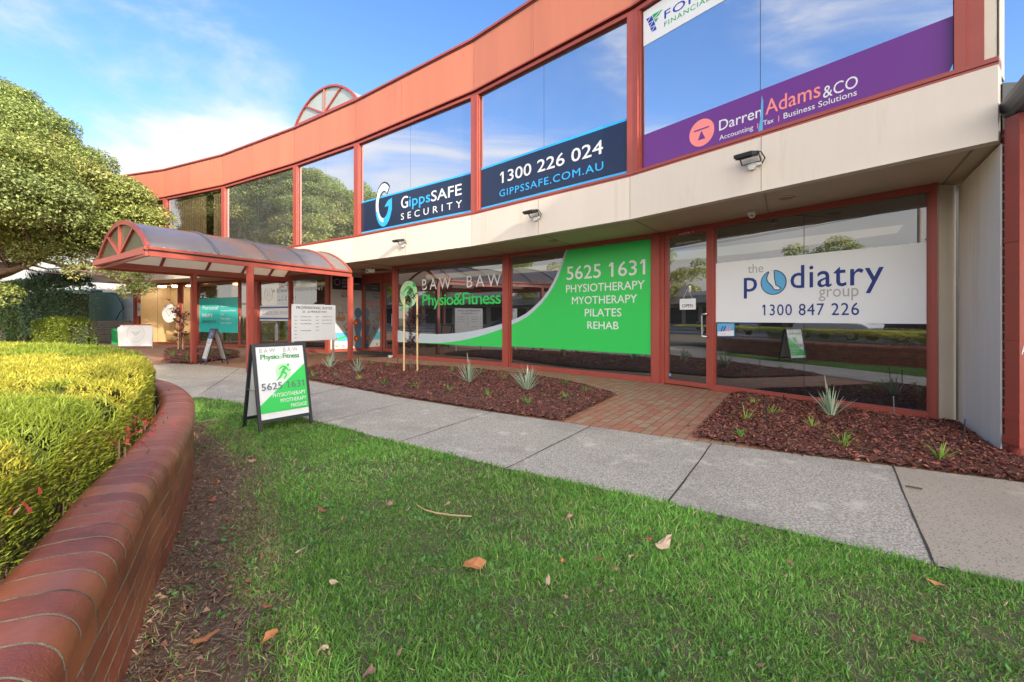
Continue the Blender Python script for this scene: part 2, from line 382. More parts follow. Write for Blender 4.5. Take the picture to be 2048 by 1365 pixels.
def polydist(P, line):
    best = np.full(len(P), 1e9)
    for i in range(len(line) - 1):
        a = np.array(line[i][:2]); b = np.array(line[i + 1][:2]); d = b - a
        t = np.clip(((P - a) @ d) / (d @ d), 0, 1); q = a + t[:, None] * d
        best = np.minimum(best, np.hypot(*(P - q).T))
    return best
def noise2(P, sc_, seed=0):
    """cheap smooth value noise on plan points, 0..1"""
    g = np.random.default_rng(seed).random((64, 64)); q = P * sc_ + 1000
    i = np.floor(q).astype(int); f = q - i; f = f * f * (3 - 2 * f); a = i[:, 0] % 64; b = i[:, 1] % 64; a1 = (a + 1) % 64; b1 = (b + 1) % 64
    return (g[a, b] * (1 - f[:, 0]) + g[a1, b] * f[:, 0]) * (1 - f[:, 1]) + (g[a, b1] * (1 - f[:, 0]) + g[a1, b1] * f[:, 0]) * f[:, 1]
def unit(a): return a / np.maximum(np.linalg.norm(a, axis=1, keepdims=True), 1e-9)
def blades(P, D, ln, wd, bend, az=None):
    """P base points, D direction, ln length, wd width, bend: sideways droop -> (n,5,3)"""
    n = len(P); D = unit(D)
    az = rng.random(n) * 2 * np.pi if az is None else az
    side = np.stack([np.cos(az), np.sin(az), np.zeros(n)], 1)
    side = unit(side - D * (side * D).sum(1, keepdims=True))
    fw = np.cross(D, side)
    mid = P + D * (ln * .55)[:, None] + fw * (bend * .3)[:, None]
    tip = P + D * (ln * (1 - .3 * np.minimum(bend / np.maximum(ln, 1e-6), 1)))[:, None] + fw * bend[:, None]
    w_ = (wd / 2)[:, None] * side
    return np.stack([P - w_, P + w_, mid - w_ * .8, mid + w_ * .8, tip], 1)
BLADE = [(0, 1, 3, 2), (2, 3, 4)]
def leaf_quads(P, Nn, size, asp=.55):
    n = len(P); t = rng.normal(size=(n, 3)); a = unit(np.cross(Nn, t)); b = np.cross(unit(Nn), a)
    a = a * (size / 2)[:, None]; b = b * (size * asp / 2)[:, None]
    fold = unit(Nn) * (size * .12)[:, None]
    return np.stack([P - a, P - b + fold, P + a, P + b + fold], 1)
QUAD = [(0, 1, 2, 3)]
def catmull(pts, step):
    pts = [np.array(p[:2], float) for p in pts]; out_ = []
    for i in range(len(pts) - 1):
        p0 = pts[max(i - 1, 0)]; p1 = pts[i]; p2 = pts[i + 1]; p3 = pts[min(i + 2, len(pts) - 1)]
        for t in np.linspace(0, 1, 24, endpoint=False):
            out_.append(.5 * ((2 * p1) + (-p0 + p2) * t + (2 * p0 - 5 * p1 + 4 * p2 - p3) * t * t + (-p0 + 3 * p1 - 3 * p2 + p3) * t ** 3))
    out_.append(pts[-1]); out_ = np.array(out_)
    s = np.concatenate([[0], np.cumsum(np.hypot(*np.diff(out_, axis=0).T))])
    q = np.arange(0, s[-1], step)
    return np.stack([np.interp(q, s, out_[:, 0]), np.interp(q, s, out_[:, 1])], 1)
def offset_line(line, d):
    """mitred offset; positive = towards the viewer's side for lines running right to left"""
    line = [Vector(p[:2]) for p in line]; res = []
    for i, p in enumerate(line):
        ns_ = []
        for a, b in ((i - 1, i), (i, i + 1)):
            if a < 0 or b >= len(line): continue
            dv = (line[b] - line[a]).normalized(); ns_.append(Vector((-dv.y, dv.x)))
        nn = sum(ns_, Vector((0, 0))); nn.normalize(); k = d / max(.3, nn.dot(ns_[0])); res.append(p + nn * k)
    return res
def strip(mb, line, z0, z1, d0, d1, m=0):
    a = offset_line(line, d0); b = offset_line(line, d1); n = len(a)
    vs = []
    for i in range(n): vs += [(a[i].x, a[i].y, z0), (b[i].x, b[i].y, z0), (b[i].x, b[i].y, z1), (a[i].x, a[i].y, z1)]
    fs = []
    for i in range(n - 1):
        for k in range(4): fs.append((4 * i + k, 4 * i + (k + 1) % 4, 4 * i + 4 + (k + 1) % 4, 4 * i + 4 + k))
    fs += [(3, 2, 1, 0), tuple(4 * (n - 1) + k for k in range(4))]
    mb.faces(vs, fs, m)
# ================================================================== office building
J = [(4.50, 4.20), (2.0, 7.53), (-.855, 10.33), (-4.54, 13.25), (-7.23, 15.15), (-11.22, 17.66), (-14.83, 19.42), (-19.2, 20.9)]
G = [(5.16, 5.50), (2.86, 8.72), (-.115, 11.65), (-3.74, 14.45), (-6.5, 16.3), (-10.55, 18.9), (-14.35, 20.75), (-18.4, 22.2)]
W0, W1 = (5.45, 5.56), (4.505, 4.2)
ZS, ZF, ZP0, ZP1 = 2.88, 3.565, 6.39, 7.59
bld = thing('office_building', 'two-storey curved office block with terracotta parapet, mirrored upper windows and red frames', 'building', (G[3][0], G[3][1], 0))
Mx = [M['red'], M['parapet'], M['darkred'], M['cream'], M['soffit'], M['seam']]
def lerp2(a, b, t): return (a[0] + (b[0] - a[0]) * t, a[1] + (b[1] - a[1]) * t)
# parapet, with vertical sheet joints and cap
mb = MB()
strip(mb, J, ZP0 + .03, ZP1 - .05, -.16, .02, 1)
strip(mb, J, ZP1 - .05, ZP1, -.2, .06, 0)
strip(mb, J, ZP1 - .085, ZP1 - .05, -.16, .035, 2)
strip(mb, J, ZP0, ZP0 + .03, -.16, .035, 0)
for i in range(7):
    pl = seg_plane(J[i + 1], J[i]); Ls = (Vector(J[i]) - Vector(J[i + 1])).length
    for t in (.0, .45) if i else (.5,):
        u = Ls * t + .0
        mb.slab(pl, [(u - .012, ZP0 + .03), (u + .012, ZP0 + .03), (u + .012, ZP1 - .09), (u - .012, ZP1 - .09)], .02, .026, 1); mb.slab(pl, [(u + .0125, ZP0 + .03), (u + .018, ZP0 + .03), (u + .018, ZP1 - .09), (u + .0125, ZP1 - .09)], .02, .022, 2)
mb.build('parapet', Mx, bld)
mb = MB()
strip(mb, J, ZS, ZF, -.12, .08, 3)
strip(mb, J, ZS - .012, ZS, -.05, .085, 3)
for i in range(7):
    pl = seg_plane(J[i + 1], J[i]); Ls = (Vector(J[i]) - Vector(J[i + 1])).length
    for t in (0.001, .5):
        u = Ls * t
        mb.slab(pl, [(u - .004, ZS), (u + .004, ZS), (u + .004, ZF), (u - .004, ZF)], .08, .0825, 5)
mb.build('fascia', Mx, bld)
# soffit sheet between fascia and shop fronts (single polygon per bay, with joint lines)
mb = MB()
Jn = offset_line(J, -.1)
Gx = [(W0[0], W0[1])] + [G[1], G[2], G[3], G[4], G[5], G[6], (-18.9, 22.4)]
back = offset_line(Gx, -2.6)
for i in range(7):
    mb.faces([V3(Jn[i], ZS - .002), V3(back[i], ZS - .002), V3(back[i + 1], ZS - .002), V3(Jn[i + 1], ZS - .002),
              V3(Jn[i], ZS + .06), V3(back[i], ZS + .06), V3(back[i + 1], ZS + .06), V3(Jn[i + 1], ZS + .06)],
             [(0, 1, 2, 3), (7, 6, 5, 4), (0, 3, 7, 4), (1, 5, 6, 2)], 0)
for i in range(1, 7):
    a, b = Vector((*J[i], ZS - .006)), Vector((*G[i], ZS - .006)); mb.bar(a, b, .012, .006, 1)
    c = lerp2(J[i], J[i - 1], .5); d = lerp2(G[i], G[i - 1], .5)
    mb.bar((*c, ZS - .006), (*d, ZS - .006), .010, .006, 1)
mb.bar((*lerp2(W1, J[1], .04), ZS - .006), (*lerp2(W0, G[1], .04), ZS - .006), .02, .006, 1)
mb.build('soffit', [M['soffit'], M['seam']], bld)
# sill band under the upper windows
mb = MB()
strip(mb, J, ZF, ZF + .035, -.12, .05, 0); strip(mb, J, ZF + .035, ZF + .048, -.12, .03, 2); strip(mb, J, ZF + .048, ZF + .09, -.12, .045, 0)
mb.build('window_sill_band', Mx, bld)
# head band under the parapet
mb = MB()
strip(mb, J, ZP0 - .10, ZP0 - .035, -.13, -.01, 0); strip(mb, J, ZP0 - .035, ZP0, -.13, -.05, 2)
mb.build('window_head_band', Mx, bld)
ZU0, ZU1 = ZF + .09, ZP0 - .10
seg_n = []
for i in range(7):
    d = (Vector(J[i]) - Vector(J[i + 1])).normalized(); seg_n.append(Vector((d.y, -d.x)))
for i in range(1, 7):
    mb = MB()
    for s_, j in ((1, i), (-1, i - 1)):
        # half mullion along each adjoining bay
        p = Vector(J[i]); d = (Vector(J[i + 1]) - p).normalized() if s_ == 1 else (Vector(J[i - 1]) - p).normalized()
        nn = seg_n[i] if s_ == 1 else seg_n[i - 1]
        mb.box((*(p - nn * .14), ZU0), (*(d * .10), 0), (*(nn * .15), 0), (0, 0, ZU1 - ZU0), 0)
        mb.box((*(p + d * .10 - nn * .14), ZU0), (*(d * .028), 0), (*(nn * .115), 0), (0, 0, ZU1 - ZU0), 0)
    mb.build('window_mullion', Mx, bld)
# end post and pillar of the upper storey
mb = MB(); p = Vector(J[0]); d = (Vector(J[1]) - p).normalized(); nn = seg_n[0]
mb.box((*(p + d * .10 - nn * .14), ZU0 - .02), (*(d * .12), 0), (*(nn * .14), 0), (0, 0, ZU1 - ZU0 + .05), 0)
mb.box((*(p + d * .22 - nn * .14), ZU0), (*(d * .08), 0), (*(nn * .165), 0), (0, 0, ZU1 - ZU0), 0)
mb.build('window_mullion', Mx, bld)
mb = MB()
mb.box((*(p + d * .02 - nn * .5), ZF + .03), (*(d * .08), 0), (*(nn * .48), 0), (0, 0, ZP1 - ZF - .1), 0)
mb.build('corner_pillar', [M['concrete_pillar']], bld)
pUp = [seg_plane(J[i + 1], J[i]) for i in range(7)]
LU = [(Vector(J[i]) - Vector(J[i + 1])).length for i in range(7)]
def pane(pl, u0, u1, z0, z1, mat, off, parent, label=None, n=2):
    g = .004; w_ = (u1 - u0) / n
    for k in range(n):
        mb = MB(); mb.slab(pl, [(u0 + k * w_ + g, z0), (u0 + (k + 1) * w_ - g, z0), (u0 + (k + 1) * w_ - g, z1), (u0 + k * w_ + g, z1)], off - .008, off, 0)
        o = mb.build('pane', M[mat], parent)
    if n > 1:
        mb = MB()
        for k in range(1, n): mb.slab(pl, [(u0 + k * w_ - .004, z0), (u0 + k * w_ + .004, z0), (u0 + k * w_ + .004, z1), (u0 + k * w_ - .004, z1)], off - .007, off - .001, 0)
        mb.build('silicone_joint', M['black'], parent)
def frame_mesh(mb, pl, u0, u1, z0, z1, w_, d0, d1, m=0, sides='LRTB'):
    if 'B' in sides: mb.slab(pl, [(u0, z0), (u1, z0), (u1, z0 + w_), (u0, z0 + w_)], d0, d1, m)
    if 'T' in sides: mb.slab(pl, [(u0, z1 - w_), (u1, z1 - w_), (u1, z1), (u0, z1)], d0, d1, m)
    zb = z0 + (w_ if 'B' in sides else 0); zt = z1 - (w_ if 'T' in sides else 0)
    if 'L' in sides: mb.slab(pl, [(u0, zb), (u0 + w_, zb), (u0 + w_, zt), (u0, zt)], d0, d1, m)
    if 'R' in sides: mb.slab(pl, [(u1 - w_, zb), (u1, zb), (u1, zt), (u1 - w_, zt)], d0, d1, m)
UW = []
ulabels = ['upper window with purple accounting banner', 'upper window with navy phone number band', 'upper window with large G logo band', None, None, 'upper window with drawn pale blinds', None]
for i in range(7):
    pl = pUp[i]; u0 = .128; u1 = LU[i] - (.128 if i else .30)
    mb = MB(); frame_mesh(mb, pl, u0 + .001, u1 - .001, ZU0, ZU1, .022, -.13, -.072, 0)
    f_ = mb.build('window', [M['darkred']], bld)
    if ulabels[i]: f_['label'] = ulabels[i]
    pane(pl, u0 + .022, u1 - .022, ZU0 + .022, ZU1 - .022, 'glass_blind' if i > 4 else 'glass_up', -.085, f_)
    UW.append(f_)
UO = -.079                                     # vinyl just proud of the glass
def pu(i, pts, mb, m, off=0): pxpoly(mb, pUp[i], pts, UO + off, m)
# -- bay with the purple banner
Z3 = lambda x, y: (1250 + x * .23447, y * .23447)
Z4u = lambda x, y: (1600 + x * .24903, y * .24903)
mb = MB(); mats = [M[k] for k in ('v_purple', 'v_white', 'v_pink', 'v_sky')]
pl = pUp[0]
zt = (pl.uv(*Z3(145, 1145))[1] + pl.uv(*Z4u(1285, 66))[1]) / 2
ua, ub = .152, LU[0] - .325
mb.poly([pl.pt(u, v, UO) for u, v in ((ua, ZU0 + .024), (ub - .10, ZU0 + .024), (ub - .03, ZU0 + .05), (ub, ZU0 + .12), (ub, zt), (ua, zt))], 0)
cu_, cv_ = pl.uv(*Z3(628, 1123)); r_ = pl.uv(*Z3(628, 1008))[1] - cv_
disc_uv(mb, pl, cu_, cv_, r_, UO + .002, 2)
stroke_uv(mb, pl, [(cu_ - r_ * .6, cv_ + r_ * .27), (cu_ + r_ * .6, cv_ + r_ * .27)], r_ * .10, UO + .004, 0)
mb.poly([pl.pt(cu_ + a * r_, cv_ + b * r_, UO + .004) for a, b in ((-.3, -.5), (.3, -.5), (0, .15))], 0)
text_px(mb, pl, 'Darren', Z3(778, 1117), (1518, 227.5), Z3(0, 1030)[1], UO + .002, 1, .012)
text_px(mb, pl, 'Adams', (1525, 225), (1636, 192), 196, UO + .002, 2, .012)
text_px(mb, pl, '&CO', (1641, 191), (1711, 172), 168, UO + .002, 1, .0)
text_px(mb, pl, 'Accounting', Z3(780, 1185), Z3(1070, 1098), Z3(0, 1145)[1], UO + .002, 1, .008)
text_px(mb, pl, 'Tax', Z3(1155, 1060), Z3(1245, 1032), Z3(0, 1020)[1], UO + .002, 1, .008)
text_px(mb, pl, 'Business Solutions', Z3(1330, 1000), (1709, 187), Z3(0, 953)[1], UO + .002, 1, .008)
for x, y0, y1 in ((1108, 1040, 1085), (1287, 975, 1025)):
    a = pl.uv(*Z3(x, y1)); b = pl.uv(*Z3(x, y0)); stroke_uv(mb, pl, [a, b], .012, UO + .002, 2)
# the split in the vinyl where it peels at the joint
p3 = [Z3(1143, 800), Z3(1158, 850), Z3(1152, 1140), Z3(1108, 1150), Z3(1132, 1000)]
pxpoly(mb, pl, p3, UO + .006, 3)
mb.build('window_sign', mats, UW[0])
mb = MB(); mats = [M[k] for k in ('v_white', 'v_royal', 'v_fgreen')]
zt_, zb_ = ZU1 - .03, (pl.uv(*Z3(130, 385))[1] + pl.uv(*Z3(795, 0))[1]) / 2
mb.poly([pl.pt(u, v, UO) for u, v in ((ua, zb_), (ub, zb_), (ub, zt_), (ua, zt_))], 0)
for pts, m in (([(155, 150), (205, 118), (218, 155), (175, 185)], 1), ([(175, 190), (220, 160), (233, 195), (190, 222)], 1), ([(190, 228), (233, 203), (245, 235), (205, 260)], 1),
               ([(207, 112), (298, 60), (262, 118), (222, 148)], 2), ([(222, 152), (262, 132), (238, 178)], 2)):
    pxpoly(mb, pl, [Z3(*q) for q in pts], UO + .002, m)
for a, b in (((163, 182), (198, 122)), ((185, 218), (215, 165)), ((203, 258), (230, 208)), ((225, 140), (275, 80))):
    stroke_uv(mb, pl, [pl.uv(*Z3(*a)), pl.uv(*Z3(*b))], .012, UO + .004, 0)
text_px(mb, pl, 'FOR', Z3(310, 133), Z3(600, -10), Z3(0, 65)[1], UO + .002, 1, .02, 1.15)
text_px(mb, pl, 'FINANCIAL', Z3(310, 192), Z3(700, 5), Z3(0, 152)[1], UO + .002, 2, .005, 1.15)
mb.build('window_sign', mats, UW[0])
# -- bay with the phone number
Z2 = lambda x, y: (690 + x * .29297, 200 + y * .29297)
def band(i, za, zb, mb, navy, cyan, c=.055):
    pl = pUp[i]; a = .152; b = LU[i] - .152
    mb.poly([pl.pt(u, v, UO) for u, v in ((a, za), (b, za), (b, zb), (a, zb))], navy)
    for z0, z1 in ((za, za + c), (zb - c * .8, zb)): mb.poly([pl.pt(u, v, UO + .002) for u, v in ((a, z0), (b, z0), (b, z1), (a, z1))], cyan)
mats = [M[k] for k in ('v_navy', 'v_cyan', 'v_white')]
mb = MB(); pl = pUp[1]
zb = (pl.uv(*Z2(920, 458))[1] + pl.uv(*Z2(1930, 108))[1]) / 2
band(1, ZU0 + .024, zb, mb, 0, 1)
text_px(mb, pl, '1300 226 024', Z2(1042, 562), Z2(1745, 362), Z2(0, 487)[1], UO + .004, 2, .022)
text_px(mb, pl, 'GIPPSSAFE.COM.AU', Z2(1037, 657), Z2(1747, 472), Z2(0, 612)[1], UO + .004, 1, .014, 1.12)
mb.build('window_sign', mats, UW[1])
mb = MB(); pl = pUp[2]
zb = (pl.uv(*Z2(100, 695))[1] + pl.uv(*Z2(865, 478))[1]) / 2
band(2, ZU0 + .024, zb, mb, 0, 1)
text_px(mb, pl, 'G', Z2(367, 740), Z2(415, 728), Z2(0, 662)[1], UO + .004, 2, .025)
text_px(mb, pl, 'ipps', Z2(422, 725), Z2(567, 690), Z2(0, 655)[1], UO + .004, 1, .025)
text_px(mb, pl, 'SAFE', Z2(572, 690), Z2(781, 643), Z2(0, 620)[1], UO + .004, 2, .022)
text_px(mb, pl, 'SECURITY', Z2(366, 815), Z2(783, 731), Z2(0, 772)[1], UO + .004, 2, .008, 1.7)
# big G emblem
u, v = pl.uv(*Z2(248, 712)); rv_ = (pl.uv(*Z2(248, 565))[1] - pl.uv(*Z2(248, 860))[1]) / 2; ru = rv_ * .62
def ell(a0, a1, k0, k1, off, m, n=36):
    for i in range(n):
        t0, t1 = R(a0 + (a1 - a0) * i / n), R(a0 + (a1 - a0) * (i + 1) / n)
        mb.poly([pl.pt(u + ru * k * math.cos(t), v + rv_ * k * math.sin(t), off) for k, t in ((k0, t0), (k1, t0), (k1, t1), (k0, t1))], m)
ell(48, 360, .58, 1.06, UO + .003, 0); ell(50, 250, .64, .98, UO + .005, 2); ell(196, 360, .62, 1.02, UO + .006, 1); ell(160, 268, .64, .82, UO + .007, 2)
mb.poly([pl.pt(u + a * ru, v + b * rv_, UO + .007) for a, b in ((1.02, -.35), (1.02, .22), (.5, .12), (.1, -.12), (.62, -.12), (.62, -.35))], 1)
mb.build('window_sign', mats, UW[2])
# -- drawn vertical blinds in the far bays
for i, u0, u1 in ((5, .15, LU[5] * .66), (5, LU[5] * .8, LU[5] - .15), (6, .15, LU[6] - .15)):
    pl = pUp[i]; mb = MB(); k = 0
    u = u0
    while u < u1:
        mb.slab(pl, [(u, ZU0 + .02), (u + .075, ZU0 + .02), (u + .075, ZU1 - .13), (u, ZU1 - .13)], -.135 + .015 * (k % 2), -.133 + .015 * (k % 2), 0); u += .078; k += 1
    mb.build('vertical_blind', M['blind'], UW[i])
# ------------------------------------------------ interior shell, roof, end walls
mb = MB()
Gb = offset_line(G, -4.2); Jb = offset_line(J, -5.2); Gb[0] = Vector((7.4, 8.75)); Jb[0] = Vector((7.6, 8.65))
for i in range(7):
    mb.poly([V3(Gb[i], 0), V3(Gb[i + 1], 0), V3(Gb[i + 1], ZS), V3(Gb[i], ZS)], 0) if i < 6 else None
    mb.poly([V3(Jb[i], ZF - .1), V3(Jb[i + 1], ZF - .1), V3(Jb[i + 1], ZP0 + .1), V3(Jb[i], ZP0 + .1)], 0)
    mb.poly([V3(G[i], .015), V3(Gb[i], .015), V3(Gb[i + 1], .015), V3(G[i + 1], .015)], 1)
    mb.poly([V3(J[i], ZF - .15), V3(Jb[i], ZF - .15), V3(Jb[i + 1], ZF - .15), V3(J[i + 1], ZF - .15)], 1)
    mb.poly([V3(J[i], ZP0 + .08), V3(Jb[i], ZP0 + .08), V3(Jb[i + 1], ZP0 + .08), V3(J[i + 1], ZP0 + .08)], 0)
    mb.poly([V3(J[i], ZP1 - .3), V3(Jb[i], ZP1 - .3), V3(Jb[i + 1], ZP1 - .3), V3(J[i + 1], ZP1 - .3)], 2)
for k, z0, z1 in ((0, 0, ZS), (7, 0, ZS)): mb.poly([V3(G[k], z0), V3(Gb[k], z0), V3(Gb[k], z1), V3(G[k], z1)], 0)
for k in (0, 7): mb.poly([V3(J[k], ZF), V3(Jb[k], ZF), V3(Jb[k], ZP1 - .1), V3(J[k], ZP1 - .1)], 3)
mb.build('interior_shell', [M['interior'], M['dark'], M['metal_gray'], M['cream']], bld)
# ------------------------------------------------ wing wall and pillar on the right
mb = MB(); d = (Vector(W1) - Vector(W0)).normalized(); nn = Vector((d.y, -d.x))
if nn.dot(Vector((-1, 0))) < 0: nn = -nn
mb.box((*(Vector(W0) + d * .03), 0), (*(d * ((Vector(W1) - Vector(W0)).length - .02)), 0), (*(-nn * .012), 0), (0, 0, ZS - .03), 0)
mb.build('wing_wall', M['white_wall'], bld)
mb = MB(); a = Vector(G[0]); b = Vector(W0); dv = (b - a).normalized()
mb.box((*a, 0), (*((b - a) * .88), 0), (-dv.y * .02, dv.x * .02, 0), (0, 0, ZS - .02), 0)
mb.box((*(a + (b - a) * .88), 0), (*((b - a) * .16), 0), (-dv.y * .12, dv.x * .12, 0), (0, 0, ZS - .02), 1)
mb.box((*(a - Vector((dv.y, -dv.x)) * 0 + Vector((0, .05))), 0), (*((b - a)), 0), (-dv.y * .2, dv.x * .2, 0), (0, 0, ZS - .02), 0)
mb.build('wing_pillar', [M['concrete_pillar'], M['black']], bld)
# ------------------------------------------------ ground floor shop fronts
pG = [seg_plane(G[i + 1], G[i]) for i in range(7)]
LG = [(Vector(G[i]) - Vector(G[i + 1])).length for i in range(7)]
ZH = ZS - .004
mats_r = [M['red'], M['darkred'], M['black']]
def post(p, u_dir_a, u_dir_b, wa, wb, depth=.16):
    mb = MB(); p = Vector(p)
    for q, w_ in ((u_dir_a, wa), (u_dir_b, wb)):
        if w_ <= 0: continue
        d = (Vector(q) - p).normalized(); nn = Vector((-d.y, d.x))
        if nn.dot(-p) < 0: nn = -nn
        mb.box((*(p - nn * .08), 0), (*(d * w_), 0), (*(nn * depth), 0), (0, 0, ZH), 0)
        mb.box((*(p + d * w_ - nn * .08), 0), (*(d * .03), 0), (*(nn * (depth - .03)), 0), (0, 0, ZH - .001), 0)
    return mb.build('frame_post', mats_r, bld)
post(G[0], G[1], G[1], .06, 0); post(G[1], G[0], G[2], .02, .16); post(G[2], G[1], G[3], .10, .10); post(G[3], G[2], G[2], .13, 0)
post(G[4], G[5], G[5], .22, 0); post(G[5], G[4], G[6], .10, .10); post(G[6], G[5], G[7], .10, .10); post(G[7], G[6], G[6], .14, 0)
GO = .006
def shop_window(i, u0, u1, mat='glass', n=2, label=None):
    pl = pG[i]; mb = MB(); 
    mb.slab(pl, [(u0, 0), (u1, 0), (u1, .075), (u0, .075)], -.06, .055, 0)
    mb.slab(pl, [(u0, .075), (u1, .075), (u1, .10), (u0, .10)], -.05, .03, 0)
    mb.slab(pl, [(u0, ZH - .085), (u1, ZH - .085), (u1, ZH), (u0, ZH)], -.06, .05, 0)
    for q_ in (u0, u1 - .018): mb.slab(pl, [(q_, .10), (q_ + .018, .10), (q_ + .018, ZH - .085), (q_, ZH - .085)], -.05, .02, 0)
    f_ = mb.build('window', mats_r, bld)
    if label: f_['label'] = label
    pane(pl, u0 + .020, u1 - .020, .10, ZH - .085, mat, 0, f_, n=n)
    return f_
def shop_door(i, u0, u1, hinge_left=True, mat='glass', trans=True):
    """framed glass door leaf with a pull handle"""
    pl = pG[i]; mb = MB(); zt = ZH - .10
    frame_mesh(mb, pl, u0, u1, .0, ZH, .045, -.07, .05, 0, 'LRT')
    f_ = mb.build('door', mats_r, bld)
    mb = MB(); a, b = u0 + .05, u1 - .05
    frame_mesh(mb, pl, a, b, .02, zt + .05, .075, -.03, .03, 0)
    mb.build('door_leaf', mats_r, f_)
    mb = MB(); mb.slab(pl, [(a + .075, .095), (b - .075, .095), (b - .075, zt - .025), (a + .075, zt - .025)], -.008, 0, 0); mb.build('pane', M[mat], f_)
    mb = MB(); hu = (b - .04) if hinge_left else (a + .04); k = -1 if hinge_left else 1
    mb.tube([pl.pt(hu, 1.32, .03), pl.pt(hu + .0, 1.32, .075), pl.pt(hu + k * .08, 1.31, .08), pl.pt(hu + k * .09, 1.28, .08), pl.pt(hu + k * .09, .96, .08), pl.pt(hu + k * .08, .93, .08), pl.pt(hu, .92, .075), pl.pt(hu, .92, .03)], .014, 0, 8)
    mb.build('handle', M['alu'], f_, smooth=True)
    return f_
# bay 0: door at the left end, podiatry window to the right
pl = pG[0]
uD1 = pl.uv(1428, 640)[0]; uD0 = pl.uv(1327, 640)[0]
d0 = shop_door(0, uD0, uD1); d0['label'] = 'glazed door under the suite 1 lettering'
w0 = shop_window(0, uD1 + .02, LG[0] - .09, n=2, label='window with the white podiatry banner')
mb = MB(); mb.slab(pl, [(uD1, 0), (uD1 + .02, 0), (uD1 + .02, ZH), (uD1, ZH)], -.05, .06, 0); mb.build('frame_post', mats_r, bld)
Z5 = lambda x, y: (1280 + x * .35167, 380 + y * .35167)
mb = MB(); mats = [M[k] for k in ('v_white', 'v_blue', 'v_lettergray', 'v_sky', 'v_black', 'v_pink', 'v_lilac')]
zt = (pl.uv(*Z5(440, 420))[1] + pl.uv(*Z5(1643, 294))[1]) / 2; zb = (pl.uv(*Z5(440, 757))[1] + pl.uv(*Z5(1643, 758))[1]) / 2
a, b = uD1 + .024, LG[0] - .092
mb.poly([pl.pt(u, v, GO) for u, v in ((a, zb), (b, zb), (b, zt), (a, zt))], 0)
text_px(mb, pl, 'the', Z5(615, 474), Z5(703, 470), Z5(0, 424)[1], GO + .003, 2, .0)
text_px(mb, pl, 'p', Z5(592, 580), Z5(668, 576), Z5(0, 464)[1], GO + .003, 1, .012)
text_px(mb, pl, 'diatry', Z5(857, 558), Z5(1388, 538), Z5(0, 432)[1], GO + .003, 1, .012, 1.08)
text_px(mb, pl, 'group', Z5(1018, 611), Z5(1245, 605), Z5(0, 545)[1], GO + .003, 2, .0)
text_px(mb, pl, '1300 847 226', Z5(697, 716), Z5(1248, 710), Z5(0, 656)[1], GO + .003, 1, .004, 1.1)
cu_, cv_ = pl.uv(*Z5(760, 527)); r_ = .5 * (pl.uv(*Z5(834, 520))[0] - pl.uv(*Z5(686, 533))[0])
disc_uv(mb, pl, cu_, cv_, r_, GO + .003, 4); disc_uv(mb, pl, cu_, cv_, r_ * .93, GO + .005, 3)
# pale footprint gap cut through the blue disc
S = lambda *q: [(cu_ + x * r_, cv_ + y * r_) for x, y in q]
mb.poly([pl.pt(x, y, GO + .007) for x, y in S((-.33, .95), (.08, 1.0), (.10, .30), (.20, -.25), (.55, -.45), (.50, -.62), (.1, -.58), (-.08, -.30), (-.42, .05), (-.48, .32))], 0)
stroke_uv(mb, pl, S((-.33, .85), (-.52, .38), (-.42, .08), (-.1, -.28), (.1, -.60), (.5, -.62), (.56, -.46)), r_ * .07, GO + .009, 4)
stroke_uv(mb, pl, S((.06, .95), (.10, .30), (.20, -.22), (.56, -.46)), r_ * .06, GO + .009, 4)
mb.build('window_sign', mats, w0)
mb = MB()
pxpoly(mb, pl, [Z5(440, 833), Z5(538, 833), Z5(538, 760), Z5(440, 760)], GO, 3)
pxpoly(mb, pl, [Z5(443, 830), Z5(535, 830), Z5(535, 800), Z5(443, 806)], GO + .002, 0)
for x in (470, 484, 499, 515): stroke_uv(mb, pl, [pl.uv(*Z5(x - 8, 806)), pl.uv(*Z5(x + 4, 775))], .016, GO + .003, 5 if x % 2 else 1)
text_px(mb, pl, 'winter', Z5(455, 823), Z5(490, 823), Z5(0, 814)[1], GO + .003, 5, 0)
mb.build('picture_sticker', mats, w0)
mb = MB()
text_px(mb, pl, 'SUITE 1', Z5(232, 258), Z5(313, 248), Z5(0, 249)[1], .053, 0, .02, 1.1)
text_px(mb, pl, 'SUITE 1 22-26 Princes Way', Z5(206, 314), Z5(350, 293), Z5(0, 304)[1], GO, 0, 0)
mb.build('door_lettering', mats, d0); mb = MB()
pxpoly(mb, pl, [Z5(405, 716), Z5(414, 716), Z5(414, 634), Z5(405, 634)], .036, 0)
for k, ch in enumerate('PUSH'): text_px(mb, pl, ch, Z5(407, 655 + k * 17), Z5(412.5, 655 + k * 17), Z5(0, 644 + k * 17)[1], .038, 4, .01)
mb.build('push_sticker', mats, d0); mb = MB()
pxpoly(mb, pl, [Z5(153, 1060), Z5(178, 1058), Z5(178, 1044), Z5(153, 1046)], GO, 3)
mb.build('alarm_sticker', mats, d0)
# hanging OPEN board inside the door glass
ob = MB(); u0, v0 = pl.uv(*Z5(228, 682)); u1, v1 = pl.uv(*Z5(318, 618))
ob.slab(pl, [(u0, v0), (u1, v0), (u1, v1), (u0, v1)], .004, .010, 0)
um = (u0 + u1) / 2
text_uv(ob, pl, 'WELCOME', u0 + .05, u1 - .05, v0 + (v1 - v0) * .66, (v1 - v0) * .17, .0115, 6, 0)
text_uv(ob, pl, 'OPEN', u0 + .05, u1 - .05, v0 + (v1 - v0) * .20, (v1 - v0) * .30, .0115, 4, .012)
for x in (u0 + .06, u1 - .06): stroke_uv(ob, pl, [(x, v1), (um, v1 + .18)], .006, .006, 6)
tag(ob.build('hanging_sign', mats), 'small white OPEN board hanging on a cord inside the glass door', 'sign')
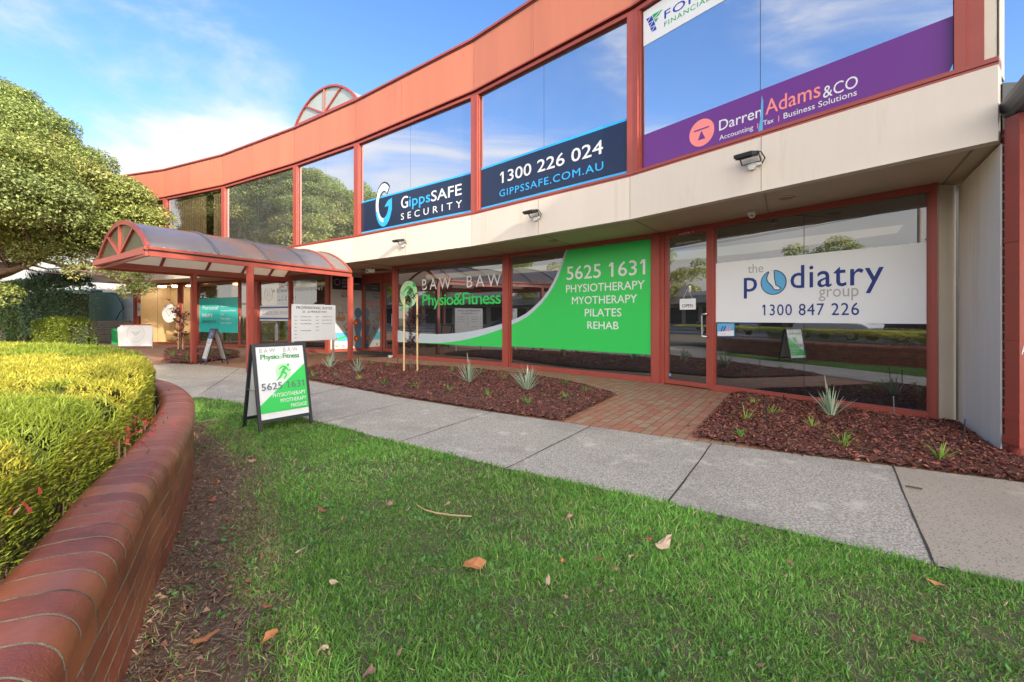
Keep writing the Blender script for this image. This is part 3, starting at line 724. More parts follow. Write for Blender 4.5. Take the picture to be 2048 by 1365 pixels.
# bay 1: green window
pl = pG[1]; w1 = shop_window(1, .14, LG[1] - .19, label='window with the green phone number banner')
Z4 = lambda x, y: (760 + x * .29297, 460 + y * .29297)
mats = [M[k] for k in ('v_green', 'v_white', 'v_gray', 'v_lgreen', 'v_dgreen')]
mb = MB()
cur = [(900, 648), (950, 625), (1000, 597), (1050, 557), (1100, 507), (1150, 445), (1185, 388), (1215, 328), (1240, 262), (1260, 205), (1274, 155), (1283, 128)]
ch_ = [(900, 618), (950, 598), (1000, 570), (1050, 528), (1100, 480), (1150, 415), (1182, 358), (1210, 295), (1235, 235), (1253, 182), (1266, 145), (1272, 129)]
uL, uR = .143, LG[1] - .193; zbg = (pl.uv(*Z4(1848, 850))[1] + pl.uv(*Z4(900, 797))[1]) / 2; ztg = ZH - .088
cuv = [pl.uv(*Z4(*q)) for q in cur]; cuv[0] = (uL, cuv[0][1]); cuv[-1] = (cuv[-1][0], ztg)
huv = [pl.uv(*Z4(*q)) for q in ch_]; huv[0] = (uL, huv[0][1]); huv[-1] = (huv[-1][0], ztg)
for i in range(len(cuv) - 1):
    (xa, ya), (xb, yb) = cuv[i], cuv[i + 1]
    mb.poly([pl.pt(xa, zbg, GO), pl.pt(xb, zbg, GO), pl.pt(xb, yb, GO), pl.pt(xa, ya, GO)], 0)
    (xc, yc), (xd, yd) = huv[i], huv[i + 1]
    mb.poly([pl.pt(xa, ya, GO), pl.pt(xb, yb, GO), pl.pt(xd, yd, GO), pl.pt(xc, yc, GO)], 2)
xe = cuv[-1][0]; mb.poly([pl.pt(xe, zbg, GO), pl.pt(uR, zbg, GO), pl.pt(uR, ztg, GO), pl.pt(xe, ztg, GO)], 0)
text_px(mb, pl, '5625 1631', Z4(1276, 343), Z4(1812, 303), Z4(0, 255)[1], GO + .003, 1, .012)
text_px(mb, pl, 'PHYSIOTHERAPY', Z4(1272, 431), Z4(1808, 402), Z4(0, 380)[1], GO + .003, 1, .012)
text_px(mb, pl, 'MYOTHERAPY', Z4(1312, 510), Z4(1757, 496), Z4(0, 460)[1], GO + .003, 1, .012)
text_px(mb, pl, 'PILATES', Z4(1400, 594), Z4(1650, 588), Z4(0, 543)[1], GO + .003, 1, .012)
text_px(mb, pl, 'REHAB', Z4(1417, 677), Z4(1631, 678), Z4(0, 628)[1], GO + .003, 1, .012)
mb.build('window_sign', mats, w1)
# bay 2: logo window with grey-green swoosh
pl = pG[2]; w2 = shop_window(2, .16, LG[2] - .14, label='window with running figure logo and green swoosh')
mb = MB(); uL, uR = .163, LG[2] - .143
top = [(118, 685), (180, 696), (240, 704), (320, 710), (400, 712), (480, 709), (550, 703), (630, 692), (700, 678), (770, 660), (845, 640)]
mid = [(118, 764), (180, 768), (240, 770), (320, 772), (400, 772), (480, 767), (550, 757), (630, 740), (700, 721), (770, 699), (845, 673)]
tu = [pl.uv(*Z4(*q)) for q in top]; mu = [pl.uv(*Z4(*q)) for q in mid]; zb_ = (pl.uv(*Z4(118, 770))[1] + pl.uv(*Z4(845, 797))[1]) / 2
sx_ = lambda i: uL + (uR - uL) * (tu[i][0] - tu[0][0]) / (tu[-1][0] - tu[0][0])
for i in range(len(tu) - 1):
    xa, xb = sx_(i), sx_(i + 1)
    ma_, mb_ = max(mu[i][1], zb_ + .01), max(mu[i + 1][1], zb_ + .01)
    mb.poly([pl.pt(xa, ma_, GO), pl.pt(xb, mb_, GO), pl.pt(xb, tu[i + 1][1], GO), pl.pt(xa, tu[i][1], GO)], 2)
    mb.poly([pl.pt(xa, zb_, GO), pl.pt(xb, zb_, GO), pl.pt(xb, mb_, GO), pl.pt(xa, ma_, GO)], 0)
mb.build('window_sign', mats, w2); mb = MB()
text_px(mb, pl, 'BAW  BAW', Z4(289, 413), Z4(828, 379), Z4(0, 341)[1], GO + .002, 1, .0, 1.5)
text_px(mb, pl, 'Physio&Fitness', Z4(291, 521), Z4(827, 499), Z4(0, 447)[1], GO + .002, 0, .03, .9)
cu_, cv_ = pl.uv(*Z4(196, 440)); r_ = pl.uv(*Z4(196, 348))[1] - cv_
disc_uv(mb, pl, cu_, cv_, r_, GO + .002, 3); runner(mb, pl, cu_ - .02, cv_ - .06, r_ * 2.05, GO + .004, 0)
mb.build('window_lettering', mats, w2)
# bay 3: recessed entry
D1, D0 = (-3.0, 15.52), (-5.66, 17.25)
pD = seg_plane(D0, D1); pS = seg_plane(G[4], D0); LS = (Vector(D0) - Vector(G[4])).length
mb = MB()                                            # poster wall, side wall
mb.slab(pS, [(0, 0), (LS, 0), (LS, ZH), (0, ZH)], -.1, 0, 0); mb.slab(pS, [(0, 0), (LS, 0), (LS, .12), (0, .12)], 0, .02, 1)
mb.build('entry_side_wall', [M['cream'], M['red']], bld); mb = MB()
mb.slab(seg_plane(D1, G[3]), [(0, 0), (1.3, 0), (1.3, ZH), (0, ZH)], -.1, -.0, 0)
mb.build('entry_side_wall', [M['cream'], M['red']], bld)
LD = (Vector(D1) - Vector(D0)).length
mb = MB()
for u in (0, .06, 1.02, LD - .1): mb.slab(pD, [(u, 0), (u + (.05 if u != 1.02 else .12), 0), (u + (.05 if u != 1.02 else .12), ZH), (u, ZH)], -.05, .05, 0)
mb.slab(pD, [(0, ZH - .30), (LD, ZH - .30), (LD, ZH), (0, ZH)], -.04, .03, 0); mb.slab(pD, [(0, ZH - .34), (LD, ZH - .34), (LD, ZH - .28), (0, ZH - .28)], -.05, .05, 0)
mb.slab(pD, [(.1, 0), (1.02, 0), (1.02, .09), (.1, .09)], -.04, .04, 0)
f_ = mb.build('entry_screen', mats_r, bld)
mb = MB(); mb.slab(pD, [(.11, .09), (1.02, .09), (1.02, ZH - .34), (.11, ZH - .34)], -.01, 0, 0); mb.build('pane', M['glass'], f_)
mb = MB(); text_uv(mb, pD, 'PROFESSIONAL', .17, .95, 1.75, .09, .004, 0, .01); text_uv(mb, pD, 'SUITES', .38, .74, 1.6, .09, .004, 0, .01); mb.build('screen_lettering', [M['v_pink']], f_)
mb = MB(); a, b = 1.16, LD - .12
frame_mesh(mb, pD, a, b, .02, ZH - .36, .11, -.03, .03, 0)
f_ = mb.build('door', mats_r, bld)
mb = MB(); mb.slab(pD, [(a + .11, .13), (b - .11, .13), (b - .11, ZH - .47), (a + .11, ZH - .47)], -.01, 0, 0); mb.build('pane', M['glass'], f_)
mb = MB(); mb.slab(pD, [(a + .42, .95), (a + .6, .95), (a + .6, 1.4), (a + .42, 1.4)], .001, .004, 0); text_uv(mb, pD, 'DROUIN PHYSIO', a + .3, a + .75, 1.75, .05, .004, 0)
mb.build('door_lettering', [M['v_poster']], f_)
# poster
mb = MB(); mats = [M[k] for k in ('v_poster', 'v_dkpurple', 'v_white', 'v_txtgray', 'v_skin', 'v_body', 'v_red', 'v_yellow', 'v_sky', 'v_green', 'v_black')]
a, b = .06, LS - .03; P_ = lambda x, y: (a + (b - a) * x, .10 + (ZH - .22) * y)
q = lambda pts, o, m: mb.poly([pS.pt(*P_(*p), o) for p in pts], m)
q([(0, 0), (1, 0), (1, 1), (0, 1)], .006, 0); q([(0, .82), (1, .82), (1, 1), (0, 1)], .009, 1)
ring_uv(mb, pS, *P_(.16, .92), .10, .115, .012, 2)
for i, t_ in enumerate(('DROUIN', 'PHYSIOTHERAPY', 'CENTRE')): text_uv(mb, pS, t_, P_(.32, 0)[0], P_(.32 + (.3, .6, .28)[i], 0)[0], P_(0, .94 - i * .045)[1], .075, .012, 2)
text_uv(mb, pS, 'JAMIE K', P_(.3, 0)[0], P_(.62, 0)[0], P_(0, .77)[1], .07, .009, 3); text_uv(mb, pS, '5625 4', P_(.28, 0)[0], P_(.58, 0)[0], P_(0, .715)[1], .11, .009, 10, .015)
for i, (t_, x0, x1) in enumerate((('Experienced', .36, .66), ('Innovative', .4, .64), ('Muscle & Joint', .28, .7), ('Postural', .32, .6), ('Workcover', .32, .62), ('Bulk Bill GP', .2, .72))):
    text_uv(mb, pS, t_, P_(x0, 0)[0], P_(x1, 0)[0], P_(0, .665 - i * .033)[1], .045, .009, 3)
q([(.1, .43), (.2, .45), (.3, .44), (.42, .46), (.45, .41), (.36, .38), (.2, .39), (.12, .40)], .009, 4); q([(.18, .45), (.24, .52), (.27, .51), (.24, .45)], .009, 4); q([(.30, .45), (.31, .52), (.35, .51), (.35, .45)], .009, 4)
stroke_uv(mb, pS, [P_(.52, .37), P_(.46, .34), P_(.37, .32), P_(.44, .27), P_(.46, .25)], .02, .009, 10); disc_uv(mb, pS, *P_(.53, .385), .035, .009, 10); q([(.44, .25), (.55, .25), (.55, .33), (.48, .30)], .010, 6)
q([(.0, .11), (.5, .11), (.5, .23), (.0, .23)], .009, 8); stroke_uv(mb, pS, [P_(.08, .14), P_(.25, .15), P_(.45, .18)], .07, .011, 9); stroke_uv(mb, pS, [P_(.05, .14), P_(.16, .145)], .06, .012, 6)
text_uv(mb, pS, 'TAC', P_(.03, 0)[0], P_(.22, 0)[0], P_(0, .03)[1], .08, .009, 10, .02); ring_uv(mb, pS, *P_(.36, .04), .03, .05, .009, 10)
q([(.74, .0), (1, .0), (1, .12), (.93, .2), (1, .33), (.94, .40), (.86, .44), (.76, .42), (.72, .3), (.8, .16)], .009, 5); disc_uv(mb, pS, *P_(.86, .50), .15, .009, 5, rv=.2)
for x, y in ((.78, .36), (.80, .14)): disc_uv(mb, pS, *P_(x, y), .11, .012, 6); disc_uv(mb, pS, *P_(x, y), .045, .014, 7)
mb.build('wall_poster', mats, bld)
# bay 4: drouin window + door of bay 5 side
pl = pG[4]; w4 = shop_window(4, .13, LG[4] - .25, label='window with white physiotherapy banner')
Z6 = lambda x, y: (360 + x * .14656, 540 + y * .14656)
mb = MB(); mats = [M[k] for k in ('v_white', 'v_blue', 'v_lettergray', 'v_lilac')]
z_ = lambda x, y: pl.uv(*Z6(x, y))[1]
uR = LG[4] - .253; uL = .133
z0, z1 = z_(1090, 695), z_(1090, 492)
mb.poly([pl.pt(u, v, GO) for u, v in ((uL, z0), (uR, z0), (uR, z1), (uL, z1))], 3)
for zz, h_ in ((z_(1090, 676), .06), (z_(1090, 528), .06)): mb.poly([pl.pt(u, v, GO + .002) for u, v in ((uL, zz), (uR, zz), (uR, zz + h_), (uL, zz + h_))], 1)
text_uv(mb, pl, 'DROUIN PHYSIOTHERAPY', uL + .25, uR - .6, z_(1130, 618), z_(1130, 568) - z_(1130, 618), GO + .003, 2, .005)
mb.build('window_sign', mats, w4); mb = MB()
text_uv(mb, pl, 'JAMIE K', pl.uv(*Z6(1345, 250))[0], pl.uv(*Z6(1595, 250))[0], z_(1345, 255), .17, GO + .003, 0, .01)
text_uv(mb, pl, '& SPINAL TREATMENT', pl.uv(*Z6(1260, 300))[0], uR - .15, z_(1300, 310), .12, GO + .003, 0, .005)
text_uv(mb, pl, '5625 4', pl.uv(*Z6(1322, 425))[0], pl.uv(*Z6(1580, 425))[0], z_(1322, 428), .20, GO + .003, 0, .012)
u, v = pl.uv(*Z6(1208, 330)); ring_uv(mb, pl, u, v, .27, .285, GO + .003, 0, 32, 120, 420); stroke_uv(mb, pl, [(u - .12, v - .12), (u, v + .22), (u + .08, v - .05), (u + .2, v - .12)], .02, GO + .003, 0)
mb.build('window_lettering', mats, w4)
# bay 5: teal window + door
pl = pG[5]; us = pl.uv(*Z6(800, 600))[0]
w5 = shop_window(5, .13, us, label='window with teal injury lawyers banner')
d5 = shop_door(5, us + .03, LG[5] - .13, hinge_left=False)
mb = MB(); mats = [M[k] for k in ('v_teal', 'v_white', 'v_tealtxt', 'v_black')]; z_ = lambda x, y: pl.uv(*Z6(x, y))[1]
z0, z1 = (z_(290, 850) + z_(785, 860)) / 2, (z_(290, 390) + z_(785, 370)) / 2; uL, uR = .134, us - .01; um = (uL + uR) / 2
mb.poly([pl.pt(u, v, GO) for u, v in ((uL, z0), (uR, z0), (uR, z1), (uL, z1))], 0)
mb.poly([pl.pt(u, v, GO + .002) for u, v in ((um - .006, z0), (um + .006, z0), (um + .006, z1), (um - .006, z1))], 2)
ux = lambda x, y: pl.uv(*Z6(x, y))[0]
for t_, x0, x1, yb, yt, m_, bo in (('Personal', 313, 522, 545, 492, 1, .02), ('injury', 308, 450, 640, 582, 1, .03), ('lawyers', 308, 495, 728, 672, 2, .015), ('WorkCover', 560, 662, 510, 487, 1, .005), ('Occupational Diseases', 560, 770, 568, 543, 1, .005), ('TAC', 560, 600, 620, 598, 1, .01), ('Public Liability', 558, 692, 678, 652, 1, .01), ('Superannuation', 558, 705, 735, 710, 1, .01)):
    text_uv(mb, pl, t_, ux(x0, yb), ux(x1, yb), z_(x0, yb), z_(x0, yt) - z_(x0, yb), GO + .004, m_, bo)
mb.build('window_sign', mats, w5)
# bay 6: salon window + door
pl = pG[6]; Z1 = lambda x, y: (180 + x * .13187, 540 + y * .13187)
us = pl.uv(*Z1(1345, 600))[0]
w6 = shop_window(6, .17, us, 'glass_clear', label='salon window with white round decal'); mb = MB()
mb.slab(pl, [(us, 0), (us + .16, 0), (us + .16, ZH), (us, ZH)], -.06, .06, 0); mb.build('frame_post', mats_r, bld)
d6 = shop_door(6, us + .16, LG[6] - .13, hinge_left=False, mat='glass_clear')
mb = MB(); mats = [M[k] for k in ('v_white', 'v_txtgray', 'v_beige', 'v_black')]
u, v = pl.uv(*Z1(1200, 658)); r_ = pl.uv(*Z1(1200, 515))[1] - v; ru = pl.uv(*Z1(1308, 658))[0] - u
disc_uv(mb, pl, u, v, ru * .98, GO, 0, rv=r_); ring_uv(mb, pl, u, v, ru * .80, ru * .82, GO + .002, 2); ring_uv(mb, pl, u, v, ru * .58, ru * .60, GO + .002, 2)
stroke_uv(mb, pl, [(u - .22, v + .15), (u, v - .15), (u + .25, v + .17)], .03, GO + .003, 1); stroke_uv(mb, pl, [(u - .1, v + .15), (u + .0, v + .02), (u + .1, v + .16)], .015, GO + .003, 1)
mb.build('window_sign', mats, w6); mb = MB()
u0, v0 = pl.uv(*Z1(712, 700)); u1, v1 = pl.uv(*Z1(768, 500))
mb.poly([pl.pt(x, y, GO) for x, y in ((.2, v0), (u1, v0), (u1, v1), (.2, v1))], 0)
cx_ = (.2 + u1) / 2; ring_uv(mb, pl, cx_, (v0 + v1) / 2, .05, .075, GO + .002, 3)
mb.build('window_sign', mats, w6)
# pale salon partitions and ceiling close behind the glass
mb = MB(); mb.slab(pl, [(.0, .02), (LG[6], .02), (LG[6], ZH - .06), (.0, ZH - .06)], -1.7, -1.6, 0)
for u in (.05, LG[6] - .1): mb.slab(pl, [(u, .02), (u + .05, .02), (u + .05, ZH - .06), (u, ZH - .06)], -1.59, -.2, 0)
mb.slab(pl, [(.1, .017), (LG[6] - .1, .017), (LG[6] - .1, .03), (.1, .03)], -1.59, -.12, 0)
mb.build('salon_wall', pm('salon_cream_paint', (.70, .60, .44), .7, .06, 2), bld)
# lit ceiling lamps in the teal office; the salon's are added to brighten its interior
me_, ns, l, bb = newmat('lamp_glow'); bb.inputs['Emission Color'].default_value = (1, .82, .58, 1); bb.inputs['Emission Strength'].default_value = 9; M['lamp'] = me_
for i_, u_, d_ in ((6, .7, -.8), (6, 1.7, -.8), (6, 2.7, -.8), (6, 3.6, -.8), (5, 1.3, -1.0), (5, 2.3, -1.0)):
    mb = MB(); c_ = pG[i_].pt(u_, ZH - .10, d_); mb.lathe(c_, [(.16, .06), (.17, .0), (.15, -.01)], 0, 20); mb.build('ceiling_lamp', M['lamp'], bld)
# salon furniture seen through the glass
mS = [pm('cream_upholstery', (.58, .47, .31), .8, .1, 4), pm('cream_laminate', (.62, .52, .37), .5)]
def in6(u, z, d): return pl.pt(u, z, d)
def armchair(u, d, lab):
    t = thing('armchair', lab, 'chair', tuple(in6(u, 0, d)), 'beige armchairs behind the salon glass'); e1, n_ = pl.e1, pl.n
    mb = MB(); c = in6(u, .12, d)
    mb.box(c - e1 * .33 - n_ * .3, e1 * .66, n_ * .6, (0, 0, .3), 0); mb.build('seat', mS, t, bevel=.05)
    mb = MB(); mb.box(in6(u, .42, d) - e1 * .33 - n_ * .32, e1 * .66, n_ * .16, (0, 0, .42), 0); mb.build('backrest', mS, t, bevel=.06)
    for s_ in (-1, 1):
        mb = MB(); mb.box(in6(u, .42, d) + e1 * (s_ * .28 - .06) - n_ * .16, e1 * .12, n_ * .45, (0, 0, .2), 0); mb.build('armrest', mS, t, bevel=.04)
armchair(pl.uv(*Z1(1010, 900))[0], -.9, 'beige armchair behind the salon glass, beside the window seam'); armchair(pl.uv(*Z1(1370, 900))[0], -.9, 'beige armchair behind the salon glass, beside the door')
t = thing('side_table', 'round cream side table between the salon armchairs', 'table', tuple(in6(pl.uv(*Z1(1150, 900))[0], 0, -.7)))
mb = MB(); mb.lathe(in6(pl.uv(*Z1(1150, 900))[0], 0, -.7), [(.22, .016), (.14, .3), (.12, .5)], 1); mb.build('pedestal', mS, t, smooth=True)
mb = MB(); mb.lathe(in6(pl.uv(*Z1(1150, 900))[0], 0, -.7), [(.1, .5), (.36, .51), (.36, .55), (.0, .551)], 1); mb.build('table_top', mS, t)
mb = MB(); mb.box(in6(.9, .035, -1.0), pl.e1 * 1.6, -pl.n * .5, (0, 0, 1.05), 1)
tag(mb.build('reception_counter', mS, bevel=.02), 'cream reception counter inside the salon at the left', 'counter')
# downlights in the soffit
for x, y in ((1572, 395), (1107, 482), (853, 517), (722, 549), (406, 562)):
    yy = F * (ZS - H) / (HY - y); c = Vector(((x - CX) / F * yy, yy, ZS - .002))
    mb = MB(); mb.lathe(c, [(.11, 0), (.11, -.012), (.085, -.016), (.08, .0)], 0, 24); mb.lathe(c + Vector((0, 0, -.003)), [(.079, 0), (.03, -.002)], 1, 20)
    mb.build('downlight', [M['soffit'], M['metal_gray']], bld)
# dark manhole in the entry soffit
a, b = Vector((*G[3], 0)), Vector((*G[4], 0)); mb = MB(); c = a * .72 + b * .28 + Vector((-.1, .35, 0))
mb.box((c.x - .6, c.y, ZS - .006), (.9, -.2, 0), (.25, .5, 0), (0, 0, .003)); mb.build('soffit_hatch', M['black'], bld)
# barrel skylight rising behind the parapet
A_, B_ = Vector((*J[3], 0)), Vector((*J[4], 0)); nn = Vector((-seg_n[3].x, -seg_n[3].y, 0)); HW = (A_ - B_).length
def arc(k, n, h): # k 0..n  from B (left) to A (right), circular segment
    half = HW / 2; Rr = (half * half + h * h) / (2 * h); a0 = math.asin(half / Rr); t = -a0 + 2 * a0 * k / n
    return half + Rr * math.sin(t), Rr * math.cos(t) - (Rr - h)
def sk(k, n, d, h=.78, z=ZP1 + .05):
    u, zz = arc(k, n, h); return B_ + (A_ - B_).normalized() * u + nn * d + Vector((0, 0, z + zz))
mb = MB(); n = 24
for d in (0, .06):
    pass
pts = [sk(k, n, .03) for k in range(n + 1)]
for k in range(n): mb.bar(pts[k], pts[k + 1], .08, .06, 0)
mb.bar(pts[0] - Vector((0, 0, .02)), pts[-1] - Vector((0, 0, .02)), .10, .08, 0); mb.bar(pts[0] - Vector((0, 0, .1)), pts[-1] - Vector((0, 0, .1)), .06, .06, 2)
cb = (pts[0] + pts[-1]) / 2
for k in (5, 12, 18): mb.bar(cb, pts[k], .05, .05, 0)
f_ = mb.build('roof_skylight', Mx, bld)
M['poly_glaze'] = pm('grey_polycarbonate', (.30, .34, .33), .25, .1, 1.5, spec=.7)
mb = MB(); mb.poly([sk(k, n, .05) for k in range(n + 1)], 0)
for k in range(n): mb.poly([sk(k, n, .05), sk(k + 1, n, .05), sk(k + 1, n, 4.0), sk(k, n, 4.0)], 0)
mb.build('glazing', M['poly_glaze'], f_)
# ================================================================== ground
def gpoly(pts, z=0): return [gp(x, y, 0) for x, y in pts]
def sheet(name, pts, z, mat, kind='structure'):
    mb = MB(); mb.poly([V3(p, z) for p in pts], 0); o = mb.build(name, mat); return tag(o, kind=kind)
WALL = [(9.5, -8.8), (4, -4.5), (1.2, -2.3), (.14, -1.05), (-.35, -.18), (-.84, .69), (-1.33, 1.56), (-1.61, 2.03), (-1.886, 2.55), (-2.3, 3.25), (-2.82, 4.03), (-3.3, 4.62), (-3.9, 5.2), (-4.7, 5.75), (-5.7, 6.3), (-7.0, 6.7), (-8.6, 7.0)]
up = [(340, 729), (410, 731), (480, 737), (552, 749), (625, 765), (720, 781), (800, 797), (983, 826), (1181, 855), (1424, 890), (1785, 935), (2048, 968)]
lo = [(352, 742), (385, 768), (402, 797), (470, 806), (560, 826), (644, 848), (798, 888), (1012, 940), (1335, 1010), (1870, 1135), (2048, 1175)]
UPW = [tuple(gp(*p)[:2]) for p in up]; LOW = [tuple(gp(*p)[:2]) for p in lo]
UPW = [(-9.5, 11.5)] + UPW + [(6.5, 1.2), (11, -2.2)]; LOW = [(-9.5, 7.6), (-8.6, 7.1), (-7.0, 6.8), (-5.9, 6.55)] + LOW[2:] + [(4.6, .2), (9, -3.3)]
M['ground'] = pm('dry_earth', (.16, .13, .09), .95, .3, 1.5, .2, 20, col2=(.10, .13, .04), c2=(.5, .65), c2scale=.7)
sheet('ground', [(-900, -900), (900, -900), (900, 900), (-900, 900)], -.06, M['ground'])
M['paver'] = brickmat('brick_paving', (.36, .135, .075), (.33, .22, .13), (.13, .10, .075), .235, .118, .007, rot=R(-57), rough=.85, var=.28)
sheet('paving', [(-24, 24.5), (-24, 12), (-9.5, 7.9), (-5.2, 7.0), (-4, 6.9), (0, 4.6), (3.4, 3.0), (5.5, 1.6), (6.5, 2.2), (6.5, 7), (3, 11), (-3, 18)], -.003, M['paver'])
def concrete(name, c1, c2, sc_, dark):
    m, ns, l, b = newmat(name); geo = ns.new('ShaderNodeNewGeometry')
    def nz(s, d=6, r=.6):
        n = ns.new('ShaderNodeTexNoise'); n.inputs['Scale'].default_value = s; n.inputs['Detail'].default_value = d; n.inputs['Roughness'].default_value = r; l.new(geo.outputs['Position'], n.inputs['Vector']); return n.outputs[0]
    def ramp(v, a, b_):
        r = ns.new('ShaderNodeMapRange'); r.inputs[1].default_value = a; r.inputs[2].default_value = b_; l.new(v, r.inputs[0]); return r.outputs[0]
    def mixc(f, a, b_, typ='MIX'):
        n = ns.new('ShaderNodeMix'); n.data_type = 'RGBA'; n.blend_type = typ; l.new(f, n.inputs[0])
        for s_, v in ((6, a), (7, b_)):
            if isinstance(v, tuple): n.inputs[s_].default_value = (*v, 1)
            else: l.new(v, n.inputs[s_])
        return n.outputs[2]
    fine = nz(sc_, 3, .75); c = mixc(ramp(fine, .43, .57), c1, c2)
    vor = ns.new('ShaderNodeTexVoronoi'); vor.inputs['Scale'].default_value = 55; l.new(geo.outputs['Position'], vor.inputs['Vector'])
    c = mixc(ramp(vor.outputs['Distance'], .26 if dark else .20, .16 if dark else .06), c, (.045, .045, .045))
    c = mixc(ramp(nz(1.1, 5), .50, .85), c, tuple(x * .9 for x in c1))
    c = mixc(ramp(nz(3.2, 6), .58, .75), c, tuple(min(1, x * 1.15) for x in c2))
    l.new(c, b.inputs['Base Color']); b.inputs['Roughness'].default_value = .9
    bp = ns.new('ShaderNodeBump'); bp.inputs['Strength'].default_value = .5; bp.inputs['Distance'].default_value = .004; l.new(fine, bp.inputs['Height']); l.new(bp.outputs[0], b.inputs['Normal'])
    return m
M['path'] = concrete('exposed_aggregate_concrete', (.245, .222, .185), (.51, .465, .395), 75, False)
M['drive'] = concrete('speckled_tan_concrete', (.35, .30, .235), (.39, .34, .27), 60, True)
M['joint'] = pm('joint_dirt', (.045, .038, .028), .95, .3, 20)
ja, jb = gp(1785, 935), gp(1870, 1135)
iu = UPW.index(tuple(gp(1785, 935)[:2])); il = LOW.index(tuple(gp(1870, 1135)[:2]))
def flat_strip(name, A, B, z, mat):
    """sheet between two plan lines"""
    n = 60; mb = MB()
    def rs(Lp):
        P = np.array([p[:2] for p in Lp]); s = np.concatenate([[0], np.cumsum(np.hypot(*np.diff(P, axis=0).T))]); q = np.linspace(0, s[-1], n)
        return np.stack([np.interp(q, s, P[:, 0]), np.interp(q, s, P[:, 1])], 1)
    a, b = rs(A), rs(B)
    for i in range(n - 1): mb.poly([(*b[i], z), (*b[i + 1], z), (*a[i + 1], z), (*a[i], z)])
    return tag(mb.build(name, mat), kind='structure')
flat_strip('footpath', UPW[:iu + 1], LOW[:il + 1], .010, M['path'])
flat_strip('driveway', UPW[iu:], LOW[il:], .010, M['drive'])
mb = MB()
for a, b in (((819, 805), (644, 848)), ((983, 826), (798, 887)), ((1181, 855), (1012, 940)), ((1424, 890), (1335, 1010)), ((1785, 935), (1870, 1135)), ((690, 776), (520, 816)), ((480, 737), (402, 790))):
    p, q = gp(*a), gp(*b); d = (q - p).normalized(); s_ = Vector((-d.y, d.x, 0)); k = 8; prev = None
    for i in range(k + 1):
        c = p.lerp(q, i / k) + s_ * rnd.uniform(-.004, .004) + Vector((0, 0, .0135)); w_ = rnd.uniform(.003, .008)
        if prev: mb.poly([prev[0], c - s_ * w_, c + s_ * w_, prev[1]])
        prev = (c - s_ * w_, c + s_ * w_)
tag(mb.build('path_joint', M['joint']), kind='structure')
